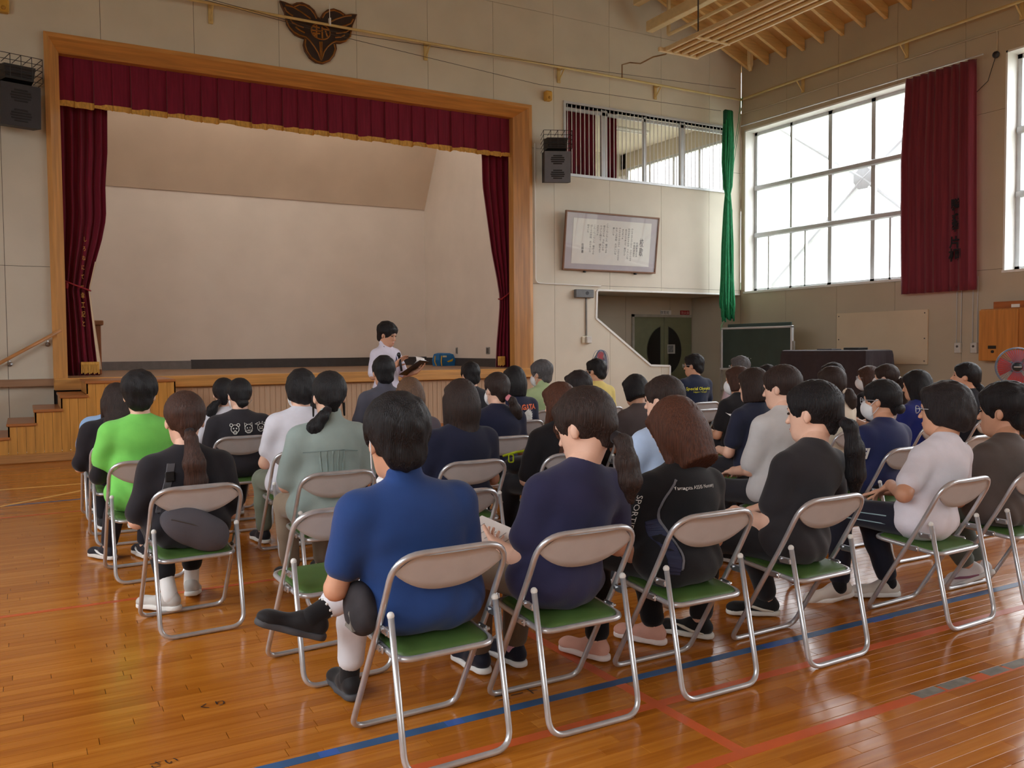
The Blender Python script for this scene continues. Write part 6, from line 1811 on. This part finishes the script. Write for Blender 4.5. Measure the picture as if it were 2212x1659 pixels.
pd['yellow'] = sit('yellow', FC+'under the yellow tee', 'man in yellow tee and glasses with a thin black strap', 5.70, R6, 0.0, ztop=1.29, hx=0.02, hy=0.05, w=1.0, hs=1.14, hyaw=0.4, hpitch=0.08, hair='short', hcol='black', shirt=(236, 214, 130), trousers=(60, 60, 70), glasses=True, face=True, far=True, skin=1)
pd['special'] = sit('special', FC+'under the navy shirt with yellow letters', 'man in navy shirt with yellow back lettering and glasses', 7.15, R6, 0.0, ztop=1.33, hx=0.05, hy=0.05, w=1.1, hs=1.16, hyaw=0.5, hpitch=0.05, hair='short', hcol='black', shirt=(34, 42, 66), trousers=(40, 40, 50), glasses=(220, 214, 206), face=True, far=True, fat=0.02, skin=1)
pd['pink'] = sit('pink', FC+'under the pink shirt', 'grey-haired man in pink shirt and white mask near the chalkboard', 7.95, R6, 0.0, ztop=1.295, hx=0.0, hy=0.05, w=1.06, hs=1.15, hyaw=0.5, hpitch=0.0, hair='short', hcol='grey', shirt=(226, 204, 214), trousers=(70, 70, 76), mask=True, glasses=True, far=True, skin=3)
chair('green-padded folding chair standing beside the masked women', 8.55, 6.4, 2.6)
# ================================================================== prints, straps and bags of the audience
def ink(name, rgb):
    return mat('print_'+name, rgb, 0.7, var=0.04)
def lay_text(pd_, s, x, z, size, m, name='lettering', bold=0.0, shear=0.0):
    return back_print(pd_, text_mesh(s, size, bold=bold, shear=shear), x, z, m, name)
p = pd['special']
lay_text(p, 'Special Olympics', 0.0, p['zsh']-0.075, 0.052, ink('yellow', (226, 222, 60)), bold=0.001)
lay_text(p, 'Nippon / Yamagata', 0.01, p['zsh']-0.115, 0.026, ink('yellow', (226, 222, 60)))
p = pd['orange']
lay_text(p, 'YAMAGATA', 0.03, p['zsh']-0.045, 0.066, ink('orange', (236, 116, 70)), bold=0.003)
wing = []
for k in range(9):
    a = -0.9+k*0.26
    wing.append((0.075*math.cos(a), 0.085*math.sin(a)))
    wing.append((0.10*math.cos(a+0.10), 0.11*math.sin(a+0.10)))
wing += [(0.0, 0.09), (-0.04, 0.06), (-0.035, 0.0), (-0.02, -0.06)]
wv = [(0.06+x, y) for x, y in wing]
def fan_poly(pts, n_ring=3):
    """filled outline with inner rings so that it can follow a curved back"""
    cx, cy = sum(q[0] for q in pts)/len(pts), sum(q[1] for q in pts)/len(pts)
    V, F, n = [(cx, cy)], [], len(pts)
    for r in range(1, n_ring+1):
        t = r/n_ring
        V += [(cx+(x-cx)*t, cy+(y-cy)*t) for x, y in pts]
    for k in range(n):
        F.append((0, 1+k, 1+(k+1) % n))
        for r in range(n_ring-1):
            F.append((1+r*n+k, 1+(r+1)*n+k, 1+(r+1)*n+(k+1) % n, 1+r*n+(k+1) % n))
    return V, F
back_print(p, fan_poly(wv), 0.03, p['zsh']-0.16, ink('white', (232, 230, 226)), 'wing_print')
lay_text(p, '72', -0.04, p['zsh']-0.14, 0.10, ink('white', (232, 230, 226)), bold=0.004)
p = pd['bob']
lay_text(p, 'Yamagata ASSIS Nursery', 0.035, p['zsh']-0.015, 0.021, ink('white', (232, 230, 226)))
def ribbon(pd_, pts, wdt, m, name, n=30, off=0.006):
    """flat band laid on the back of a shirt"""
    P = np.array(pts, float)
    for _ in range(3):                      # round the corners
        if len(P) > 2:
            P = np.concatenate([P[:1]]+[np.stack([0.75*a+0.25*b, 0.25*a+0.75*b]) for a, b in zip(P[:-1], P[1:])]+[P[-1:]])
    t = np.linspace(0, len(P)-1, n)
    X = np.stack([np.interp(t, np.arange(len(P)), P[:, i]) for i in (0, 1)], axis=1)
    V, F = [], []
    for i in range(n):
        d = X[min(i+1, n-1)]-X[max(i-1, 0)]
        d = d/max(np.linalg.norm(d), 1e-9)
        nn = np.array([-d[1], d[0]])*wdt/2
        for q in (X[i]+nn, X[i]-nn):
            y = on_back(pd_, q[0], q[1], out=off)
            V.append((q[0], y if y is not None else 0.2, q[1]))
    for i in range(n-1):
        F.append((2*i, 2*i+1, 2*i+3, 2*i+2))
    V += [(x, y-0.003, z) for x, y, z in V]
    F += [tuple(k+2*n for k in q[::-1]) for q in F]
    for i in range(n-1):
        F.append((2*i, 2*i+2, 2*i+2+2*n, 2*i+2*n))
        F.append((2*i+1, 2*i+1+2*n, 2*i+3+2*n, 2*i+3))
    return obj(name, (V, F), m, pd_['shirt_obj'])
z0 = p['zsh']
ribbon(p, [(-0.05, z0+0.02), (-0.12, z0-0.06), (-0.13, z0-0.13), (-0.105, z0-0.20), (-0.09, z0-0.27), (-0.10, z0-0.34)], 0.007, ink('grey', (104, 104, 110)), 'piping')
ribbon(p, [(-0.15, z0-0.15), (-0.13, z0-0.22), (-0.125, z0-0.30), (-0.13, z0-0.36)], 0.05, ink('navy_panel', (30, 36, 66)), 'side_panel', off=0.004)
# lettering on the outer left sleeves
def sleeve_text(pd_, txt, size, t, down, bold=0.0, r=0.078, turn=0.6):
    a, b = pd_['sh'][0], pd_['el'][0]
    ax = unit(b-a)
    mid = a+(b-a)*t
    tm = text_mesh(txt, size, bold=bold)
    V = []
    for q in tm[0]:
        along, around = (q[0], q[1]) if down else (-q[1], q[0])
        th = around/r+turn
        c = mid+ax*along
        V.append((c[0]-r*math.cos(th), c[1]-r*math.sin(th), c[2]))
    return obj('lettering', (V, tm[1]), ink('white', (232, 230, 226)), pd_['shirt_obj'])
sleeve_text(p, 'SPORTIF', 0.04, 0.30, True, turn=0.45)
p = pd['fila']
sleeve_text(p, 'AFI', 0.10, 0.40, False, 0.004, r=0.085, turn=0.65)
p = pd['animals']
def animal(kind):
    L = []
    def ell_(cx, cy, rx, ry, r=0.0035, n=18, a0=0, a1=2*math.pi):
        pts = [(cx+rx*math.cos(a0+(a1-a0)*k/n), cy+ry*math.sin(a0+(a1-a0)*k/n)) for k in range(n+1)]
        L.append((pts, r))
    ell_(0, 0, 0.030, 0.032)
    if kind == 0:
        ell_(-0.026, 0.030, 0.011, 0.011); ell_(0.026, 0.030, 0.011, 0.011); ell_(0, -0.030, 0.014, 0.012)
    elif kind == 1:
        L.append(([(-0.029, 0.012), (-0.030, 0.045), (-0.010, 0.031)], 0.0035)); L.append(([(0.029, 0.012), (0.030, 0.045), (0.010, 0.031)], 0.0035))
        L.append(([(-0.02, -0.012), (0.0, -0.02), (0.02, -0.012)], 0.003)); L.append(([(-0.03, -0.02), (-0.01, -0.037), (0.01, -0.037), (0.03, -0.02)], 0.003))
    else:
        L.append(([(-0.025, 0.022), (-0.05, 0.03), (-0.026, 0.038)], 0.005)); L.append(([(0.025, 0.022), (0.05, 0.03), (0.026, 0.038)], 0.005))
        L.append(([(-0.012, 0.034), (-0.014, 0.048)], 0.003)); L.append(([(0.012, 0.034), (0.014, 0.048)], 0.003)); ell_(0, -0.018, 0.018, 0.013, 0.003)
    for s in (-1, 1):
        ell_(s*0.011, 0.004, 0.003, 0.004, 0.003, 8)
    L.append(([(-0.006, -0.012), (0.006, -0.012)], 0.003))
    return L
for k in range(3):
    cx, cz = -0.075+0.105*k+0.03, p['zsh']-0.06
    pieces = []
    for pts, r in animal(k):
        path = []
        for x, y in pts:
            yy = on_back(p, cx+x, cz+y, out=0.006)
            path.append((cx+x, yy if yy is not None else 0.1, cz+y))
        pieces.append(tube(path, r*0.75, 4))
    o = obj('animal_print', join(*pieces), ink('white', (232, 230, 226)), p['shirt_obj'])
p = pd['wprint']
half = [(0.085*math.cos(math.pi*k/14), 0.075*math.sin(math.pi*k/14)) for k in range(15)]
back_print(p, fan_poly(half), 0.02, p['zsh']-0.13, ink('mustard', (220, 196, 60)), 'disc_print')
back_print(p, fan_poly([(0.05*math.cos(a)+0.01, 0.04*math.sin(a)) for a in np.linspace(0, 2*math.pi, 15)[:-1]]), 0.02, p['zsh']-0.175, ink('pale', (206, 204, 200)), 'figure_print')
p = pd['green']
for i in (0, 1):
    part('undersleeve', sdf_mesh([Cone(p['sh'][i]+(p['el'][i]-p['sh'][i])*0.55, p['el'][i], 0.052, 0.050, 0.02), Cone(p['el'][i], p['el'][i]+(p['wr'][i]-p['el'][i])*0.95, 0.050, 0.036, 0.03)], 0.011), cloth_mat((30, 26, 30)), p['root'])
# yoke gathers of the sage blouse
p = pd['sage']
ribbon(p, [(-0.15, p['zsh']-0.105), (-0.05, p['zsh']-0.095), (0.06, p['zsh']-0.095), (0.16, p['zsh']-0.11)], 0.005, ink('sage_seam', (128, 146, 144)), 'yoke_seam', 20, 0.002)
for k in range(5):
    x = -0.07+0.035*k
    ribbon(p, [(x, p['zsh']-0.10), (x-0.004*(k-2), p['zsh']-0.22)], 0.006, cloth_mat((152, 168, 164)), 'gather', 8, 0.004)
# piping of the track pants
p = pd['white']
trk = []
for i in (0,):
    h_, k_ = np.array([-0.085, 0.225, 0.498]), p['kn'][i]
    for d in (-0.022, 0.0, 0.022):
        obj('track_stripe', tube([tuple(h_+(k_-h_)*t+np.array([-0.078-0.002*abs(d)*10, 0, d])*(1-0.14*t)) for t in (0.25, 0.45, 0.65, 0.85, 1.0)], 0.004, 5), ink('pale_teal', (150, 178, 186)), p['root'])
# thin black strap across the yellow tee
ribbon(pd['yellow'], [(-0.10, pd['yellow']['zsh']+0.01), (0.02, pd['yellow']['zsh']-0.13), (0.12, pd['yellow']['zsh']-0.30)], 0.022, cloth_mat((30, 30, 32)), 'shoulder_strap')
# wristwatch
p = pd['maskblack']
w_ = p['wr'][0]; ax = unit(p['wr'][0]-p['el'][0])
obj('wristwatch', tube([tuple(w_-ax*0.03), tuple(w_-ax*0.005)], 0.033, 12), M_BLACK, p['root'])

def local_thing(name, label, cat, pd_):
    t = thing(name, label, cat, pd_['root'].location, pd_['root'].rotation_euler[2])
    return t
# grey crossbody bag of the woman with the brown ponytail
p = pd['bag']
bg_ = local_thing('crossbody_bag', 'grey crossbody bag hanging at the back of the woman with brown ponytail', 'bag', p)
part('pouch', sdf_mesh([Ell((-0.02, 0.035, 0.53), (0.165, 0.06, 0.095), rot_xyz(0, 0.45, 0), 0.03), Ell((0.07, 0.04, 0.475), (0.095, 0.055, 0.085), rot_xyz(0, 0.3, 0), 0.04)], 0.009, lambda x, y, z: 0.003*np.sin(40*x+30*z)), mat('grey_bag_cloth', (84, 82, 90), 0.85, var=0.08, bump=0.15, bscale=200), bg_)
obj('zip', tube([(-0.13, -0.005, 0.585), (-0.05, -0.022, 0.56), (0.05, -0.02, 0.515), (0.13, 0.0, 0.46)], 0.004, 5), M_DARK, bg_)
st = []
for q in np.linspace(0, 1, 18):
    x, z = -0.10-0.055*q*0+(-0.06)*(1-q)*-1*0-0.055*(1-q), 0.60+(p['zsh']+0.0-0.60)*q
    y = on_back(p, x, z, out=0.012)
    st.append((x, y if y is not None else 0.1, z))
V, F = [], []
for x, y, z in st:
    V += [(x-0.018, y, z), (x+0.018, y, z), (x+0.018, y+0.012, z), (x-0.018, y+0.012, z)]
for i in range(len(st)-1):
    for k in range(4):
        F.append((4*i+k, 4*i+(k+1) % 4, 4*i+4+(k+1) % 4, 4*i+4+k))
obj('strap', (V, F), mat('grey_webbing', (92, 92, 98), 0.8), bg_)
xb, yb, zb = st[13]
obj('buckle', bevbox(xb-0.023, xb+0.023, yb-0.012, yb-0.001, zb-0.03, zb+0.02, 0.004), M_BLACK, bg_)
# waist pouch of the man in blue
p = pd['blue']
wp = local_thing('waist_pouch', 'black and grey pouch hanging at the hip of the blue polo', 'pouch', p)
part('pouch', sdf_mesh([Ell((-0.245, 0.21, 0.515), (0.052, 0.10, 0.09), rot_xyz(0.3, 0, 0), 0.02), Ell((-0.255, 0.17, 0.485), (0.045, 0.07, 0.05), None, 0.03)], 0.008), mat('black_pouch_cloth', (44, 40, 44), 0.85, var=0.3, scale=18), wp)
obj('patch', prism([(0.14, 0.455), (0.21, 0.46), (0.17, 0.52)], -0.302, -0.29, 'yz'), mat('grey_pouch_patch', (120, 116, 110), 0.8), wp)
# mask ear loops under the chin of the man in blue
H_ = p['H']
mk = part('face_mask', sdf_mesh([Ell(H_((0, 0.05, -0.115)), (0.06, 0.05, 0.03), p['Rh'], 0.02)], 0.007), mat('mask_fabric', (232, 232, 234), 0.8), p['root'])
for s in (-1, 1):
    obj('ear_loop', tube([tuple(H_((s*0.055, 0.045, -0.10))), tuple(H_((s*0.078, 0.0, -0.075))), tuple(H_((s*0.083, -0.016, -0.02))), tuple(H_((s*0.083, -0.014, 0.01)))], 0.0025, 5), mat('mask_fabric', (232, 232, 234), 0.8), mk)
for i in (0, 1):
    an, kn = p['an'][i], p['kn'][i]
    ax = unit(kn-an)
    u = unit(np.cross(ax, (0, 0, 1.0) if abs(ax[2]) < 0.9 else (1.0, 0, 0)))
    v = np.cross(ax, u)
    chk = []
    for r_, off in ((0, 0.0), (1, 0.012)):
        for k in range(9):
            a0 = 2*math.pi*(k+0.5*r_)/9
            c = an+ax*(0.045+off)+0.0405*(u*math.cos(a0)+v*math.sin(a0))
            chk.append(ball(tuple(c), 0.0058, 6, 4))
    obj('sock_check', join(*chk), M_WHITE, p['root'])
# dark bag with neon straps on a lap
p = pd['longhair']
nb_ = local_thing('lap_bag', 'black bag with neon yellow straps on the lap of the long-haired woman', 'bag', p)
part('body', sdf_mesh([Ell((-0.10, 0.46, 0.62), (0.16, 0.11, 0.065), None, 0.02)], 0.012), cloth_mat((26, 24, 28)), nb_)
M_NEON = mat('neon_webbing', (196, 220, 40), 0.6)
obj('strap', join(tube([(-0.30, 0.40, 0.70), (-0.22, 0.36, 0.725), (-0.10, 0.35, 0.735), (0.0, 0.38, 0.73)], 0.009, 6), tube(fillet([(-0.27, 0.37, 0.66), (-0.24, 0.36, 0.66), (-0.24, 0.36, 0.71), (-0.27, 0.37, 0.71)], 0.01, 3, True), 0.005, 5, True), tube([(-0.10, 0.36, 0.735), (-0.02, 0.34, 0.69), (0.03, 0.34, 0.64)], 0.008, 6)), M_NEON, nb_)

# ---- papers on laps
M_PAPER = mat('printed_paper', (228, 222, 218), 0.8, var=0.03)
M_PINKP = mat('manila_paper', (236, 208, 178), 0.8, var=0.03)
M_PRT = mat('grey_print_lines', (150, 146, 146), 0.8)
def paper(label, loc, rot, sx, sy, m, lines=8, bend=0.02):
    t = thing('paper_sheet', label, 'paper', loc)
    t.rotation_euler = rot
    V, F = [], []
    for i in range(9):
        for j in range(2):
            u = -1+2*i/8
            V.append((u*sx/2, (-1+2*j)*sy/2, bend*(u*u)))
    for i in range(8):
        F.append((2*i, 2*i+2, 2*i+3, 2*i+1))
    n = len(V)
    V += [(x, y, z-0.0012) for x, y, z in V]
    F += [tuple(q+n for q in f[::-1]) for f in F]
    obj('sheet', (V, F), m, t)
    if lines:
        parts_ = []
        for k in range(lines):
            y = sy*0.38-k*sy*0.76/lines
            for a, b in ((-0.40, -0.05), (0.0, 0.36)):
                xa, xb = a*sx, (b-0.1*((k*7) % 3)/3)*sx
                za, zb = bend*(2*xa/sx)**2+0.001, bend*(2*xb/sx)**2+0.001
                zm = bend*((xa+xb)/sx)**2+0.001
                xm = (xa+xb)/2
                parts_.append(([(xa, y, za), (xm, y, zm), (xb, y, zb), (xb, y+0.004, zb), (xm, y+0.004, zm), (xa, y+0.004, za)], [(0, 1, 4, 5), (1, 2, 3, 4)]))
        obj('print_lines', join(*parts_), M_PRT, t)
    return t
q = pd['navy1']['root'].location
paper('white printed sheet on the lap of the navy tee with loose ponytail', (q[0]-0.07, q[1]+0.56, 0.575), (0.25, -0.1, 0.45), 0.30, 0.42, M_PAPER)
q = pd['bob']['root'].location
paper('cream printed sheet held by the bowing woman with auburn bob', (q[0]-0.03, q[1]+0.60, 0.70), (0.95, -0.1, 0.10), 0.21, 0.30, M_PINKP)
q = pd['ltblue']['root'].location
paper('white sheet on the lap of the pale blue tee', (q[0], q[1]+0.53, 0.61), (0.2, 0, 0.1), 0.21, 0.297, M_PAPER, 0)
q = pd['taupe']['root'].location
paper('white sheet on the lap of the taupe top', (q[0]-0.02, q[1]+0.55, 0.61), (0.2, 0, 0.1), 0.21, 0.297, M_PAPER, 0)
q = pd['longhair']['root'].location
paper('folded sheet on the lap of the long-haired woman', (q[0]+0.04, q[1]+0.50, 0.61), (0.1, 0.25, 0.5), 0.18, 0.25, M_PINKP, 0)
q = pd['navy26']['root'].location
paper('white sheet raised before the pale grey sweatshirt', (q[0]+0.14, q[1]+0.45, 0.80), (0.5, 0, 0.2), 0.21, 0.297, M_PAPER, 0)

# ================================================================== the speaker
rz_s = -2.66
sp = person('man in white shirt with lanyard speaking into a microphone before the stage', 3.60, 9.75, 1.725, hx=0.0, hy=0.03, rz=rz_s, w=1.0, hs=1.12, hyaw=0.10, hpitch=0.26, hair='short2', hcol='black', shirt=(226, 222, 240), sleeve='h', trousers=(34, 36, 48), shoes=(40, 38, 40), sole=(50, 48, 48), face=True, collar=True, skin=1, pelz=0.93, hem=0.0, folds=0.005,
            legs=(((-0.10, 0.235, 0.50), (-0.11, 0.215, 0.09), (0.1, 0, 0)), ((0.10, 0.235, 0.50), (0.11, 0.215, 0.09), (-0.1, 0, 0))),
            elbows=((-0.27, 0.26, 1.10), (0.25, 0.24, 1.10)), wrists=((-0.20, 0.50, 1.14), (0.05, 0.40, 1.225)), hands=(((0.10, 0.85, 0.35), (0.55, 0.1, 0.75)), ((-0.55, 0.35, 0.6), (-0.2, 0.9, -0.1))))
lan = []
for s in (-1, 1):
    lan.append(tube([(s*0.055, 0.17, 1.475), (s*0.075, 0.255, 1.44), (s*0.055, 0.335, 1.30), (0.0, 0.355, 1.16)], 0.006, 6))
obj('lanyard', join(*lan), mat('blue_lanyard', (44, 50, 96), 0.7), sp['root'])
obj('belt', tube([(0.185*math.cos(a), 0.222+0.145*math.sin(a), 0.945) for a in np.linspace(0, 2*math.pi, 25)[:-1]], 0.018, 6, True), M_BLACK, sp['root'])
mic = local_thing('microphone', 'black handheld microphone in the speaker\'s fist', 'microphone', sp)
d = unit((-0.05, -0.25, 1.0))
b0 = np.array([0.015, 0.455, 1.215])
obj('handle', tube([tuple(b0-d*0.06), tuple(b0+d*0.11)], [0.013, 0.017], 12), M_BLACK, mic, True)
obj('grille', ball(tuple(b0+d*0.135), (0.025, 0.025, 0.029), 14, 8), mat('mic_grille', (54, 54, 58), 0.4, 0.6), mic, True)
cl = local_thing('clipboard', 'black clipboard with curled white sheets held out by the speaker', 'clipboard', sp)
Mx = Matrix.Translation((-0.17, 0.50, 1.19)) @ Matrix.Rotation(0.25, 4, 'Z') @ Matrix.Rotation(0.55, 4, 'X') @ Matrix.Rotation(-0.1, 4, 'Y')
obj('board', xf(bevbox(-0.12, 0.12, -0.16, 0.16, -0.004, 0.0, 0.001), Mx), M_BLACK, cl)
shv, shf = [], []
for i in range(11):
    t = i/10
    y = -0.15+0.30*t
    z = 0.004+0.002*t
    if t > 0.7:
        k = (t-0.7)/0.3
        y, z = -0.15+0.21+0.07*math.sin(k*2.6), 0.004+0.05*(1-math.cos(k*2.6))
    for x in (-0.105, 0.105):
        shv.append((x, y, z))
for i in range(10):
    shf.append((2*i, 2*i+1, 2*i+3, 2*i+2))
obj('sheets', xf((shv, shf), Mx), M_PAPER, cl, True)
obj('clip', xf(bevbox(-0.05, 0.05, 0.125, 0.16, 0.0, 0.014, 0.003), Mx), M_STEEL, cl)
